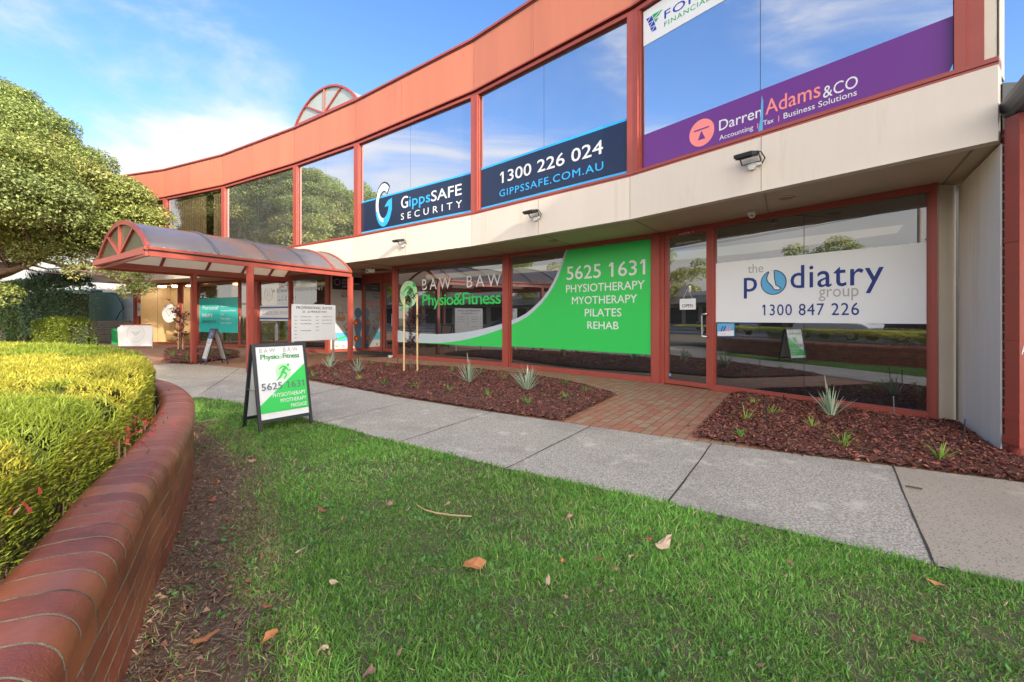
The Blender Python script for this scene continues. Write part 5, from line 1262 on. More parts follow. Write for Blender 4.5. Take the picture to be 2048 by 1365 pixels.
cu_, cv_ = U(.52, .64); disc_uv(mb, pl, cu_, cv_, .088, o, 3); runner(mb, pl, cu_, cv_ - .005, .185, o * 2, 1)
text_uv(mb, pl, '5625 1631', U(.05, 0)[0], U(.95, 0)[0], U(0, .395)[1], .075, o * 2, 4, .02)
for t_, a, b in (('PHYSIOTHERAPY', .26, .285), ('MYOTHERAPY', .41, .20), ('MASSAGE', .62, .115)): text_uv(mb, pl, t_, U(a, 0)[0], U(.965, 0)[0], U(0, b)[1], .043, o * 2, 0, .005)
mb.build('poster_print', mats, fr_)
t, (pl, u0, u1, v0, v1, pan, fr_) = aframe('pavement_sign', 'black A-frame sign with navy and pale blue poster beside the red canopy post', (-8.41, 12.27), Vector((.72, -.69)), .56, .955, .52)
mb = MB(); mats = [M[k] for k in ('v_lilac', 'v_blue', 'v_white', 'v_txtgray', 'v_red', 'v_body')]; o = .002
q([(0, .70), (1, .70), (1, 1), (0, 1)], 1); q([(0, 0), (1, 0), (1, .04), (0, .04)], 1)
for i, t_ in enumerate(('DROUIN', 'PHYSIOTHERAPY', 'CENTRE')): text_uv(mb, pl, t_, U(.3, 0)[0], U((.55, .9, .55)[i], 0)[0], U(0, .90 - .07 * i)[1], .04, o * 2, 2, .01)
text_uv(mb, pl, 'JAMIE K', U(.3, 0)[0], U(.7, 0)[0], U(0, .63)[1], .035, o, 3); text_uv(mb, pl, '5625 4', U(.2, 0)[0], U(.75, 0)[0], U(0, .53)[1], .06, o, 3, .01)
for i, t_ in enumerate(('Experienced', 'Innovative', 'Muscle & Joint', 'Postural', 'Workcover', 'Bulk Bill')): text_uv(mb, pl, t_, U(.08, 0)[0], U(.45, 0)[0], U(0, .46 - .065 * i)[1], .025, o, 3)
stroke_uv(mb, pl, [U(.85, .45), U(.8, .3), U(.82, .06)], .05, o, 5); stroke_uv(mb, pl, [U(.8, .3), U(.78, .22)], .04, o * 2, 4); stroke_uv(mb, pl, [U(.85, .15), U(.8, .1)], .04, o * 2, 4)
mb.build('poster_print', mats, fr_)
# ---- directory board on two posts
bl, br = Vector((-5.44, 11.28, 0)), Vector((-4.81, 12.36, 0)); pl = PL(bl, br - bl); Wd = (br - bl).length
t = thing('directory_board', 'white tenant directory board on two thin posts in the mulch bed', 'sign', tuple((bl + br) / 2))
for u in (.03, Wd - .03):
    mb = MB(); mb.slab(pl, [(u - .025, 0), (u + .025, 0), (u + .025, 1.58), (u - .025, 1.58)], -.055, -.012, 0); mb.build('post', M['alu'], t)
mb = MB(); mb.slab(pl, [(-.02, .66), (Wd + .02, .66), (Wd + .02, 1.59), (-.02, 1.59)], -.012, 0, 0); mb.build('board', M['v_white'], t, bevel=.002)
mb = MB(); o = .002
text_uv(mb, pl, 'PROFESSIONAL SUITES', .10, Wd - .09, 1.475, .062, o, 0, .02); text_uv(mb, pl, '22 - 26 PRINCES WAY', .27, Wd - .26, 1.38, .05, o, 0, .012)
rows = [('Suite 1', 'The Podiatry Group', 'Suite 8', 'GippsSAFE Security'), ('Suite 2', 'Baw Baw Physio & Fitness', 'Suite 9', 'Darren Adams & Co'), ('Suite 3', 'Drouin Physiotherapy', 'Suite 10', 'Financial'), ('Suite 4', '', 'Suite 11', ''), ('Suite 5', 'Personal injury lawyers', 'Suite 12', ''), ('Suite 6', '', '', ''), ('Suite 7', '', '', '')]
for i, (a, b, c, d) in enumerate(rows):
    z = 1.265 - i * .088
    for t_, x0, x1 in ((a, .05, .12), (b, .22, .52), (c, .66, .75), (d, .85, 1.15)):
        if t_: text_uv(mb, pl, t_, x0, x1, z, .026, o, 0, .012)
mb.build('board_lettering', M['v_black'], t)
# ================================================================== floodlights, cameras
def floodlight(px, py, i, label, s=1.0):
    pl = pUp[i]; u, v = pl.uv(px, py); b = pl.pt(u, v - .07, .085); e1, n_ = pl.e1, pl.n; z = Vector((0, 0, 1))
    t = thing('floodlight', label, 'floodlight', tuple(b), 'floodlights on the fascia')
    mb = MB(); mb.tube([b - n_ * .005, b + n_ * .055], [.055, .05], 0, 16); mb.tube([b + n_ * .03 + e1 * .05, b + n_ * .03 + e1 * .12], .018, 0, 8); mb.build('junction_box', M['v_white'], t)
    mb = MB(); c = b + n_ * .09 + z * .10
    for s_ in (-1, 1): mb.bar(b + n_ * .05 + z * .03 + e1 * s_ * .12, c + n_ * .05 + e1 * s_ * .12 + z * .04, .006, .022)
    mb.bar(b + n_ * .05 + z * .03 - e1 * .12, b + n_ * .05 + z * .03 + e1 * .12, .022, .006); mb.build('bracket', M['charcoal'], t)
    mb = MB(); dn = (n_ * .55 - z * .12).normalized(); upd = e1.cross(dn)
    hc = c + n_ * .10 + z * .03
    mb.box(hc - e1 * .115 - dn * .11 - upd * .0, e1 * .23, dn * .21, upd * .045, 0)
    for k in range(7): mb.box(hc - e1 * .11 + e1 * (.034 * k) - dn * .09 + upd * .045, e1 * .006, dn * .16, upd * .018, 0)
    mb.build('lamp_head', M['charcoal'], t, bevel=.004)
    mb = MB(); mb.box(hc - e1 * .10 - dn * .09 - upd * .004, e1 * .20, dn * .17, upd * .003, 0); mb.build('lens', M['metal_gray'], t)
    mb = MB(); mb.tube([b + n_ * .03 + e1 * .12, b + n_ * .06 + e1 * .17 + z * .05, b + n_ * .10 + e1 * .14 + z * .13, hc + e1 * .06], .008, 0, 6); mb.build('cable', M['black'], t, smooth=True)
floodlight(1513, 325, 0, 'floodlight under the purple accounting banner'); floodlight(1079, 432, 1, 'floodlight under the navy phone number band'); floodlight(813, 487, 2, 'floodlight under the big G logo, nearest the canopy')
def dome_cam(px, py, label):
    yy = F * (ZS - .006 - H) / (HY - py); c = Vector(((px - CX) / F * yy, yy, ZS - .006))
    t = thing('dome_camera', label, 'camera', tuple(c), 'dome security cameras')
    mb = MB(); mb.lathe(c, [(.062, 0), (.064, -.03), (.055, -.045)], 0, 20); mb.build('camera_base', M['v_white'], t, smooth=True)
    mb = MB(); mb.lathe(c + Vector((0, -.01, -.04)), [(.052, 0), (.05, -.025), (.035, -.05), (.012, -.06)], 0, 18); mb.build('camera_eye', M['v_white'], t, smooth=True)
    mb = MB(); mb.lathe(c + Vector((-.02, -.05, -.068)), [(.018, 0), (.016, -.012)], 0, 12); mb.build('camera_lens', M['black'], t)
dome_cam(1503, 424, 'white dome camera above the podiatry window'); dome_cam(343, 566, 'white dome camera above the salon window')
yy = 14.6; c = Vector(((735 - CX) / F * yy, yy, ZS - .02)); t = thing('box_camera', 'white box-shaped security camera under the soffit by the recessed entry', 'camera', tuple(c))
mb = MB(); mb.box(c + Vector((.06, .0, -.16)), (.16, .05, 0), (-.04, .12, 0), (0, 0, .12)); mb.build('camera_body', M['v_white'], t, bevel=.01)
mb = MB(); mb.box(c + Vector((-.06, -.02, -.17)), (.12, .0, 0), (0, .12, 0), (0, 0, .13)); mb.build('camera_shroud', M['v_white'], t, bevel=.01)
mb = MB(); mb.tube([c + Vector((0, -.03, -.11)), c + Vector((0, 0, -.11))], .035, 0, 14); mb.build('camera_lens', M['v_body'], t)
mb = MB(); mb.tube([c + Vector((.1, .05, .02)), c + Vector((.1, .05, -.06))], .02, 0, 8); mb.build('camera_mount', M['v_white'], t)
# door mat and folded paper by the entry
a, b = gp(722, 715), gp(778, 714); mb = MB(); mb.box((a.x, a.y, .002), (b.x - a.x, b.y - a.y, 0), (.35, .45, 0), (0, 0, .012)); tag(mb.build('door_mat', M['black']), 'black rubber mat in front of the recessed entry', 'door mat')
c = gp(781, 716); mb = MB(); mb.lathe(c, [(.05, .0), (.075, .02), (.075, .07), (.06, .075)], 0, 14); tag(mb.build('paper_cup', M['v_white']), 'small white tub standing at the foot of the red entry post', 'tub')
# ================================================================== planting
def ribbon(p, d, ln, wd, bend, seg=5):
    """arching strap leaf as quads -> list of (verts, faces)"""
    d = Vector(d).normalized(); side = d.cross(Vector((0, 0, 1))); 
    if side.length < 1e-3: side = Vector((1, 0, 0))
    side.normalize(); out_ = Vector((d.x, d.y, 0)); out_ = out_.normalized() if out_.length > 1e-3 else Vector((1, 0, 0))
    vs = []; q = Vector(p); dd = d.copy()
    for k in range(seg + 1):
        t = k / seg; w_ = wd * (1 - t) ** .6 * min(1, .55 + 2 * t) / 2 + .0004
        fold = Vector((0, 0, 1)) * w_ * .5
        vs += [q - side * w_ + fold, q, q + side * w_ + fold]
        dd = (dd + (out_ * .6 - Vector((0, 0, 1))) * bend / seg).normalized(); q = q + dd * ln / seg
    fs = []
    for k in range(seg): fs += [(3 * k, 3 * k + 1, 3 * k + 4, 3 * k + 3), (3 * k + 1, 3 * k + 2, 3 * k + 5, 3 * k + 4)]
    return vs, fs
def strapmat(name, c_mid, c_edge):
    m, ns, l, b = newmat(name); at = ns.new('ShaderNodeAttribute'); at.attribute_name = 'Col'; l.new(at.outputs['Color'], b.inputs['Base Color']); b.inputs['Roughness'].default_value = .45
    return m
M['strap'] = leafmat('strap_leaf', .45, .2)
def clump(name, label, cat, group, p, n, hgt, spread, wd, cols, bend, r):
    V, Fs, Cc = [], [], []
    for i in range(n):
        a = r.uniform(0, 6.283); tilt = abs(r.gauss(0, spread)); d = Vector((math.cos(a) * math.sin(tilt), math.sin(a) * math.sin(tilt), math.cos(tilt)))
        b = Vector(p) + Vector((math.cos(a), math.sin(a), 0)) * r.uniform(0, .035)
        vs, fs = ribbon(b, d, hgt * r.uniform(.6, 1.08), wd * r.uniform(.8, 1.2), bend * r.uniform(.3, 1.2)); o = len(V); V += vs; Fs += [tuple(o + k for k in f) for f in fs]
        c = np.array(cols[r.randrange(len(cols))]) * r.uniform(.8, 1.15)
        for k in range(len(vs)): Cc.append(c * (1.35 if k % 3 != 1 and len(cols) > 2 else 1))
    me = bpy.data.meshes.new(name); me.from_pydata([tuple(v - Vector(p)) for v in V], [], Fs); me.materials.append(M['strap'])
    at = me.attributes.new('Col', 'FLOAT_COLOR', 'POINT'); at.data.foreach_set('color', np.c_[np.array(Cc), np.ones(len(Cc))].astype(np.float32).ravel()); me.update()
    o = bpy.data.objects.new(name, me); C.objects.link(o); o.location = p
    return tag(o, label, cat, group)
rp = random.Random(11)
FLAXC = [(.30, .38, .27), (.40, .46, .34), (.22, .33, .20)]
for (x, y), h_, n, lab in (((660, 738), .36, 30, 'pale variegated flax at the foot of the directory board'), ((716, 747), .40, 32, 'pale variegated flax in front of the right-hand canopy post'),
                        ((938, 769), .46, 34, 'pale variegated flax with a tall stalk below the grey-green swoosh'), ((1054, 785), .46, 46, 'widest pale variegated flax in the long mulch bed'),
                        ((1662, 837), .40, 34, 'pale variegated flax with a tall stalk under the podiatry window')):
    p = gp(x, y, .05); clump('variegated_flax', lab, 'plant', 'variegated flax clumps', (p.x, p.y, .05), n, h_, .42, .024, FLAXC, .35, rp)
for (x, y), h_, par in (((938, 769), .56, 'below the swoosh'), ((1655, 836), .50, 'by the podiatry window')):
    p = gp(x, y, .05); mb = MB(); mb.tube([p, p + Vector((-.01, 0, h_ * .6)), p + Vector((-.03, 0, h_))], [.006, .005, .003]); mb.tube([p + Vector((-.015, 0, h_ * .72)), p + Vector((-.035, 0, h_ * 1.02))], [.012, .004])
    o = mb.build('flower_stalk', M['timber']); 
    fl = [q for q in bpy.data.objects if q.name.startswith('variegated_flax') and (q.location - p).length < .08][0]; o.parent = fl; o.matrix_parent_inverse = Matrix.Translation(-fl.location)
GR = [(.10, .26, .04), (.16, .33, .06)]; YG = [(.20, .36, .05), (.34, .44, .10)]
rowA = [(626, 754), (670, 756), (718, 764), (769, 773), (829, 779), (899, 788), (974, 797), (1058, 813), (1130, 802)]
rowB = [(743, 732), (776, 735), (817, 737), (860, 740), (904, 745), (957, 750), (1008, 760), (1131, 774), (1169, 788)]
nth = ['first', 'second', 'third', 'fourth', 'fifth', 'sixth', 'seventh', 'eighth', 'ninth']
for k, (x, y) in enumerate(rowA):
    p = gp(x, y, .05); clump('strappy_tuft', f'tuft in the long bed, {nth[k]} from the A-frame in the row along the footpath', 'plant', 'small strappy tufts', (p.x, p.y, .05), 20, .17 if k != 1 else .13, .5, .013, GR if k != 2 else YG, .6, rp)
for k, (x, y) in enumerate(rowB):
    p = gp(x, y, .05); clump('strappy_tuft', f'tuft in the long bed, {nth[k]} from the canopy post in the row along the windows', 'plant', 'small strappy tufts', (p.x, p.y, .05), 18, .16, .5, .013, GR, .6, rp)
for (x, y), h_, cc_, lab in (((1509, 811), .17, YG, 'yellow-green tuft nearest the door in the right mulch bed'), ((1492, 844), .22, YG, 'leggy yellow-green tuft near the brick path edge of the right mulch bed'), ((1545, 831), .17, YG, 'yellow-green tuft between the door-side tufts and the flax in the right mulch bed'),
                           ((1483, 873), .12, GR, 'short dark green tuft nearest the paving corner of the right mulch bed'), ((1622, 859), .19, YG, 'yellow-green tuft just in front of the flax under the podiatry window'), ((1688, 895), .22, YG, 'yellow-green tuft nearest the footpath in the middle of the right mulch bed'), ((1882, 920), .19, YG, 'yellow-green tuft alone near the red downpipe in the right mulch bed')):
    p = gp(x, y, .06); clump('strappy_tuft', lab, 'plant', 'small strappy tufts', (p.x, p.y, .06), 18, h_, .62, .012, cc_, .8, rp)
for (x, y), lab in (((420, 712), 'green tuft behind the small A-frame sign'), ((455, 712), 'green tuft beside the doorway in the far mulch bed'), ((375, 722), 'green tuft at the foot of the canopy post in the far mulch bed'), ((345, 712), 'green tuft under the far staked tree')):
    p = gp(x, y, .05); clump('strappy_tuft', lab, 'plant', 'small strappy tufts', (p.x, p.y, .05), 20, .26, .5, .02, GR, .6, rp)
# drip irrigation risers
for (x, y), yt, lab, m_ in (((1534, 859), 801, 'black drip riser between two tufts on the left of the right mulch bed', 'black'), ((1569, 813), 791, 'black drip riser close to the podiatry window sill', 'black'), ((1789, 837), 795, 'pale grey drip riser under the right end of the podiatry window', 'metal_gray'), ((1924, 901), 841, 'leaning black drip riser with blue tip by the white wing wall', 'black'),
                            ((1082, 801), 771, 'black drip riser beside the widest flax', 'black'), ((962, 783), 755, 'black drip riser beside the flax with the stalk', 'black'), ((853, 771), 742, 'black drip riser beside the staked purple tree', 'black'), ((755, 762), 745, 'black drip riser in the middle of the left end of the long bed', 'black'), ((796, 733), 718, 'black drip riser at the foot of the red entry post', 'black'), ((617, 752), 735, 'black drip riser next to the A-frame sign', 'black')):
    p = gp(x, y, .05); h_ = (y - yt) * p.y / F; mb = MB(); tip = p + Vector((.03 if 'leaning' in lab else -.012, 0, h_)); mb.tube([p - Vector((0, 0, .03)), tip], .006, 0, 6); mb.tube([tip, tip + Vector((0, 0, .012))], .009, 1, 6)
    tag(mb.build('drip_riser', [M[m_], M['v_royal'] if 'blue' in lab else M[m_]]), lab, 'drip riser', 'drip irrigation risers')
# staked young trees
M['bark_y'] = pm('young_bark', (.16, .11, .085), .9, .3, 25)
def young_tree(x, y, h_, label, cols, n, r, gap=.16, leafs=.05):
    p = gp(x, y, .03); t = thing('young_tree', label, 'tree', tuple(p), 'staked young purple-leaved trees')
    mb = MB(); tr = [p + Vector((r.gauss(0, .008), r.gauss(0, .008), h_ * k / 6)) for k in range(7)]; mb.tube(tr, [.016 * (1 - k / 9) for k in range(7)]); tips = []
    for k in range(26):
        z = r.uniform(.18, 1) ** .8 * h_ ; a = r.uniform(0, 6.28); b = p + Vector((0, 0, z * .92)); L_ = r.uniform(.14, .42) * (1.1 if z > .5 * h_ else .55); e = b + Vector((math.cos(a) * L_ * .8, math.sin(a) * L_ * .8, L_ * .8)); mb.tube([b, b.lerp(e, .5) + Vector((0, 0, .01)), e], [.005, .004, .002], 0, 5, False)
        for q in range(12): tips.append(b.lerp(e, r.uniform(.1, 1.05)))
    mb.build('trunk', M['bark_y'], t, smooth=True)
    P = np.array([tuple(tips[r.randrange(len(tips))]) for _ in range(n)]) + rng.normal(0, .022, (n, 3)); D = rng.normal(0, 1, (n, 3)); D[:, 2] = D[:, 2] * .6 + .1
    ln = leafs * (.7 + .6 * rng.random(n)); V = blades(P, D, ln, ln * .45, ln * .2); c = np.array([cols[r.randrange(len(cols))] for _ in range(n)]) * (.6 + .8 * rng.random((n, 1)))
    np_mesh('foliage', V, BLADE, c, leafmat('purple_leaf', .4, .3), t)
    return p
rt = random.Random(5)
PUR = [(.05, .018, .03), (.085, .03, .045), (.04, .022, .028), (.12, .05, .06)]
p1 = young_tree(822, 747, 1.78, 'purple-leaved young tree tied between stakes in front of the running figure logo', PUR, 1900, rt, leafs=.045)
p2 = young_tree(361, 705, 1.65, 'reddish young tree tied between stakes by the salon window', [(.30, .05, .04), (.20, .05, .05), (.10, .03, .04)], 700, rt, leafs=.07)
for (x, y), yt, lab, p in (((808, 748), 598, 'pine stake left of the purple tree in the long mulch bed', p1), ((835, 748), 590, 'pine stake right of the purple tree in the long mulch bed', p1), ((357, 703), 610, 'pine stake left of the far reddish tree', p2), ((366, 704), 608, 'pine stake right of the far reddish tree', p2)):
    b = gp(x, y, .03); h_ = (y - yt) * b.y / F; mb = MB(); mb.box(b - Vector((.017, .017, .2)), (.034, 0, 0), (0, .034, 0), (rnd.uniform(-.01, .01), 0, h_ + .2)); tag(mb.build('tree_stake', M['stake'], bevel=.002), lab, 'stake', 'tree stakes')
for p, x0, x1, zs in ((p1, 808, 835, (.62, 1.02)), (p2, 357, 366, (.8,))):
    for z in zs:
        a, b = gp(x0, 748 if p is p1 else 703, .03), gp(x1, 748 if p is p1 else 704, .03); mb = MB()
        for q in (a, b): mb.tube([V3(q, z), V3(q.lerp(p, .5), z + .01), V3(p, z)], .007, 0, 5)
        mb.tube([V3(q_, z) + Vector((.022 * math.cos(t_), .022 * math.sin(t_), 0)) for q_ in (p,) for t_ in np.linspace(0, 6.28, 9)], .006, 0, 5, False)
        t_ = bpy.data.objects[{True: 'young_tree', False: 'young_tree.001'}[p is p1]]; mb.build('tie', M['black'], t_)
# ================================================================== trees
M['bark'] = pm('grey_brown_bark', (.15, .105, .075), .95, .35, 8, .6, 30, col2=(.07, .05, .04), c2=(.5, .65), c2scale=12)
M['leaf'] = leafmat('tree_leaf', .45, .32)
def limb(mb, a, b, r0, r1, r, k=5, wob=.12):
    a, b = Vector(a), Vector(b); L_ = (b - a).length; pts = [a.lerp(b, i / k) + (Vector((r.gauss(0, 1), r.gauss(0, 1), r.gauss(0, .6))) * L_ * wob * .3 if 0 < i < k else Vector((0, 0, 0))) for i in range(k + 1)]
    mb.tube(pts, [r0 + (r1 - r0) * i / k for i in range(k + 1)], 0, 9, False); return pts
def lobes_crown(lobes, per, size, cols, up=.55, flat=.6):
    """leaf clumps on the upper and outer skin of many small lobes"""
    Vs, Cs = [], []
    for (c, rad) in lobes:
        n = max(30, int(per * rad * rad)); d = unit(rng.normal(size=(n, 3))); d[:, 2] = np.abs(d[:, 2]) * np.where(rng.random(n) < .8, 1, -1)
        rr = rad * (1 - .42 * rng.random(n) ** 2.2); P = np.array(c) + d * rr[:, None] * [1, 1, flat]
        P += rng.normal(0, .05 * rad, (n, 3))
        Nn = d * .55 + rng.normal(0, .5, (n, 3)) + [0, 0, up]
        Vs.append(leaf_quads(P, Nn, size * (.6 + .8 * rng.random(n)), .5))
        base = np.array(cols[rng.integers(0, len(cols))]) * .5 + np.mean(cols, 0) * .5; c_ = base * (.65 + .7 * rng.random((n, 1))); Cs.append(c_)
    return np.concatenate(Vs), np.concatenate(Cs)
def tree(name, label, base, trunk_top, tr, lobes, per, size, cols, limbs, r, group=None, flat=.6):
    t = thing(name, label, 'tree', tuple(base), group); mb = MB(); pts = limb(mb, base, trunk_top, tr, tr * .7, r, 5, .06)
    for e, rr in limbs: limb(mb, pts[-1], e, tr * .5 * rr, tr * .12, r, 6, .10)
    for c, rad in lobes:
        k = min((Vector(e) for e, _ in limbs), key=lambda q: (q - Vector(c)).length) if limbs else Vector(trunk_top)
        j = Vector(trunk_top).lerp(k, r.uniform(.45, .95)); limb(mb, j, Vector(c) - Vector((0, 0, rad * .15)), tr * .075, .008, r, 4, .09)
    mb.build('trunk', M['bark'], t, smooth=True)
    V, c = lobes_crown(lobes, per, size, cols, flat=flat); np_mesh('crown', V, QUAD, c, M['leaf'], t)
    return t
# the great tree on the left: crown lobes fitted to its real outline at its own distance
rg = random.Random(21); TD = 15.5
def at(x, y, d): return Vector(((x - CX) / F * d, d, H + (HY - y) * d / F))
out_ = [(-160, 190), (-60, 165), (20, 178), (60, 192), (105, 232), (145, 282), (178, 330), (214, 368), (262, 385), (300, 425), (318, 452), (270, 470), (220, 492), (185, 512), (120, 505), (60, 520), (0, 500), (-80, 520), (-200, 500), (-260, 350)]
lob = []
def in_out(x, y): return inpoly(np.array([[x, y]], float), out_)[0]
tries = 0
while len(lob) < 230 and tries < 12000:
    tries += 1; x, y = rg.uniform(-260, 330), rg.uniform(160, 520)
    if not in_out(x, y): continue
    # dome: deeper variation in the middle
    edge_d = polydist(np.array([[x, y]], float), out_ + [out_[0]])[0]
    half_d = min(4.2, .03 * edge_d + .3); d = TD + rg.uniform(-half_d, half_d * .7)
    rad = rg.uniform(.55, 1.0) * (0.8 if edge_d < 25 else 1)
    # keep windows of sky low in the crown
    if y > 440 and 20 < x < 215 and rg.random() < .2: continue
    c = at(x, y, d)
    if any((c - Vector(q)).length < .46 for q, _ in lob): continue
    lob.append((tuple(c), rad))
for x, y, d, rad in ((232, 545, 14.5, .30), (262, 560, 14.3, .34), (285, 548, 14.2, .30), (252, 585, 14.2, .26), (245, 530, 14.6, .26), (212, 535, 14.6, .25), (275, 580, 14.2, .26), (300, 575, 14.1, .22), (150, 545, 15, .35), (180, 540, 15, .3), (10, 590, 15.5, .5), (-40, 575, 15.5, .6)):
    lob.append((tuple(at(x, y, d)), rad))
GB = [(.27, .33, .085), (.32, .36, .10), (.22, .30, .085), (.38, .37, .12), (.25, .33, .13)]
bs = at(-150, 690, 16.5); bs.z = 0
for k in range(46):
    x, y = rg.uniform(-200, 300), rg.uniform(200, 480)
    if in_out(x, y) and polydist(np.array([[x, y]], float), out_ + [out_[0]])[0] > 30: lob.append((tuple(at(x, y, TD + rg.uniform(.5, 2.5))), rg.uniform(1.1, 1.5)))
tree('spreading_tree', 'huge domed green-yellow tree overhanging the hedge at the left edge', bs, at(-110, 585, 16.2), .55, lob, 3600, .085, GB,
     [(at(75, 520, 15.2), 1.0), (at(150, 480, 15.2), .75), (at(30, 450, 15.5), .8), (at(-60, 380, 16), .9), (at(230, 455, 15), .5), (at(100, 400, 15.5), .6), (at(20, 300, 15.5), .6)], rg, flat=.75)
mb = MB(); 
# other trees: behind the viewer's shoulder (they shade the lawn and show in the glass), and across the street
def dome_lobes(c, rx, rz, n, rad, r):
    L_ = []
    while len(L_) < n:
        d = Vector((r.gauss(0, 1), r.gauss(0, 1), r.gauss(0, 1))).normalized(); k = r.random() ** .4; q = Vector(c) + Vector((d.x * rx * k, d.y * rx * k, d.z * rz * k)); L_.append((tuple(q), rad * r.uniform(.7, 1.2)))
    return L_
rr2 = random.Random(44); GD = [(.07, .115, .035), (.10, .14, .04), (.06, .10, .035)]
for k, (x, y, zc, rx, rz, lab, n) in enumerate(((10.4, -10.4, 6.8, 2.9, 4.6, 'street tree behind the viewpoint nearest the road', 92), (14.2, -8.0, 7.4, 3.5, 4.6, 'street tree behind the viewpoint beside the neighbouring shop', 84), (18.5, -13.5, 8.4, 4.2, 4.8, 'broad street tree far behind the viewpoint', 80))):
    tree('street_tree', lab, (x, y, 0), (x, y, zc - rz * .8), .22, dome_lobes((x, y, zc), rx, rz, n, 1.0, rr2), 560, .22, GD, [((x + dx, y + dy, zc + dz), .8) for dx, dy, dz in ((1.2, 0, .5), (-1.2, .6, .3), (0, -1.3, .8))], rr2, 'street trees behind the viewpoint', .7)
tree('gum_tree', 'tall bare-stemmed gum tree behind the viewpoint', (7.4, -5.9, 0), (5.8, -6.8, 8.8), .2, dome_lobes((5.6, -6.9, 10.6), 2.6, 1.3, 34, .8, rr2), 420, .2, GD, [((6.6, -6.8, 11), .8), ((4.6, -7.2, 11.4), .8)], rr2, None, .7)
for k, (x, y, zc, rx, rz, lab) in enumerate(((-40, -6, 6.2, 3.6, 3.0, 'round street tree across the road opposite the door'), (-33, -14, 5.8, 3.0, 2.6, 'round street tree across the road opposite the podiatry window'), (-52, 8, 6.4, 4.2, 3.4, 'broad street tree across the road beyond the large tree'))):
    tree('roadside_tree', lab, (x, y, 0), (x, y, zc - rz * .9), .2, dome_lobes((x, y, zc), rx, rz, 34, 1.1, rr2), 260, .25, GB, [((x + .9, y, zc + .4), .8), ((x - .9, y + .5, zc + .3), .8)], rr2, 'roadside trees seen in the glass', .7)
# ================================================================== left background
def box_shrub(name, label, x0, x1, ytop, ybot, d, depth, cols, n, size, spiky=0, group=None):
    a, b = at(x0, ybot, d), at(x1, ytop, d); a.z = 0; W_ = b.x - a.x; Hh = b.z
    t = thing(name, label, 'shrub', ((a.x + b.x) / 2, d, 0), group)
    face = rng.random(n); u = rng.random(n); v = rng.random(n) ** .8; inset = .10 * rng.random(n) ** 2
    P = np.zeros((n, 3)); top = face > .72; lft = (face > .58) & ~top; fr = ~top & ~lft
    P[fr] = np.c_[u * W_, inset * depth, v * Hh][fr]; P[lft] = np.c_[np.where(u < .5, inset, 1 - inset) * W_, rng.random(n) * depth, v * Hh][lft]; P[top] = np.c_[u * W_, rng.random(n) * depth, Hh * (1 - .04 * rng.random(n))][top]
    bulge = .10 * W_ * (noise2(P[:, [0, 2]] * 1.0, 2.2, 51) - .5); P[:, 0] += bulge; P[:, 1] -= np.abs(bulge)
    vz = P[:, 2] / Hh; ux = P[:, 0] / W_ * 2 - 1; P[:, 2] -= Hh * .07 * np.abs(ux) ** 3 * (vz > .9); P[:, 0] -= ux * W_ * .5 * .22 * np.clip((vz - .72) / .28, 0, 1) ** 2; P += rng.normal(0, .035 * min(W_, 1.6), (n, 3)); P[:, 2] += .09 * Hh * (noise2(P[:, [0, 1]], 1.6, 52) - .4) * (vz > .8)
    P += [a.x, d - depth * .2, 0]; Nn = rng.normal(0, .7, (n, 3)) + [-.1, -.7, .5]
    c = np.array([cols[i] for i in rng.integers(0, len(cols), n)]) * (.6 + .8 * rng.random((n, 1)))
    if spiky:
        D = np.stack([rng.normal(0, .5, n), rng.normal(0, .4, n), np.ones(n)], 1); ln = size * (1 + spiky * top * rng.random(n)); V = blades(P, D, ln, size * .35 * np.ones(n), ln * .2); np_mesh('foliage', V, BLADE, c, M['leaf'], t)
    else: np_mesh('foliage', leaf_quads(P, Nn, size * (.6 + .7 * rng.random(n)), .6), QUAD, c, M['leaf'], t)
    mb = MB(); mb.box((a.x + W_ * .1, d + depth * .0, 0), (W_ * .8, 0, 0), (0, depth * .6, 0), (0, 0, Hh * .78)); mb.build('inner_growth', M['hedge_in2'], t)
    return t
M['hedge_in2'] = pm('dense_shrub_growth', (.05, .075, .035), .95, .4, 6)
DG = [(.14, .23, .085), (.18, .27, .10), (.12, .20, .085)]
box_shrub('column_shrub', 'tall clipped green shrub at the left edge, lighter leaves on top', 6, 66, 563, 688, 21.0, 1.6, DG + [(.20, .25, .07)], 9000, .10, group='tall clipped shrubs')
box_shrub('column_shrub', 'tall blue-green shrub with wispy top next to the water tank', 58, 146, 556, 690, 20.0, 1.6, [(.13, .22, .115), (.165, .26, .14), (.11, .19, .11)], 12000, .10, .0, group='tall clipped shrubs')
t = [o for o in bpy.data.objects if o.name == 'column_shrub.001'][0]
n = 900; P = np.c_[rng.uniform(at(62, 0, 20).x, at(140, 0, 20).x, n), rng.uniform(19.8, 21.2, n), np.full(n, at(0, 560, 20).z)]; D = np.c_[rng.normal(0, .35, n) + (P[:, 0] - P[:, 0].mean()) * .35, rng.normal(0, .3, n), np.ones(n)]
np_mesh('wispy_shoots', blades(P, D, .25 + .4 * rng.random(n), np.full(n, .03), .1 * rng.random(n)), BLADE, np.array([.05, .09, .055]) * (.6 + .8 * rng.random((n, 1))), M['leaf'], t)
box_shrub('round_shrub', 'bright green clipped round shrub in front of the timber screen', 78, 146, 638, 690, 18.5, 1.3, [(.16, .22, .025), (.21, .26, .03), (.11, .17, .02)], 7000, .07)
box_shrub('low_shrub', 'low dark green ground shrub below the blue storm sign', 150, 188, 676, 690, 20, .5, DG, 900, .08)
box_shrub('low_shrub', 'small shrub at the base of the tall shrubs', 42, 62, 672, 690, 19.5, .5, [(.09, .12, .05)], 700, .08)
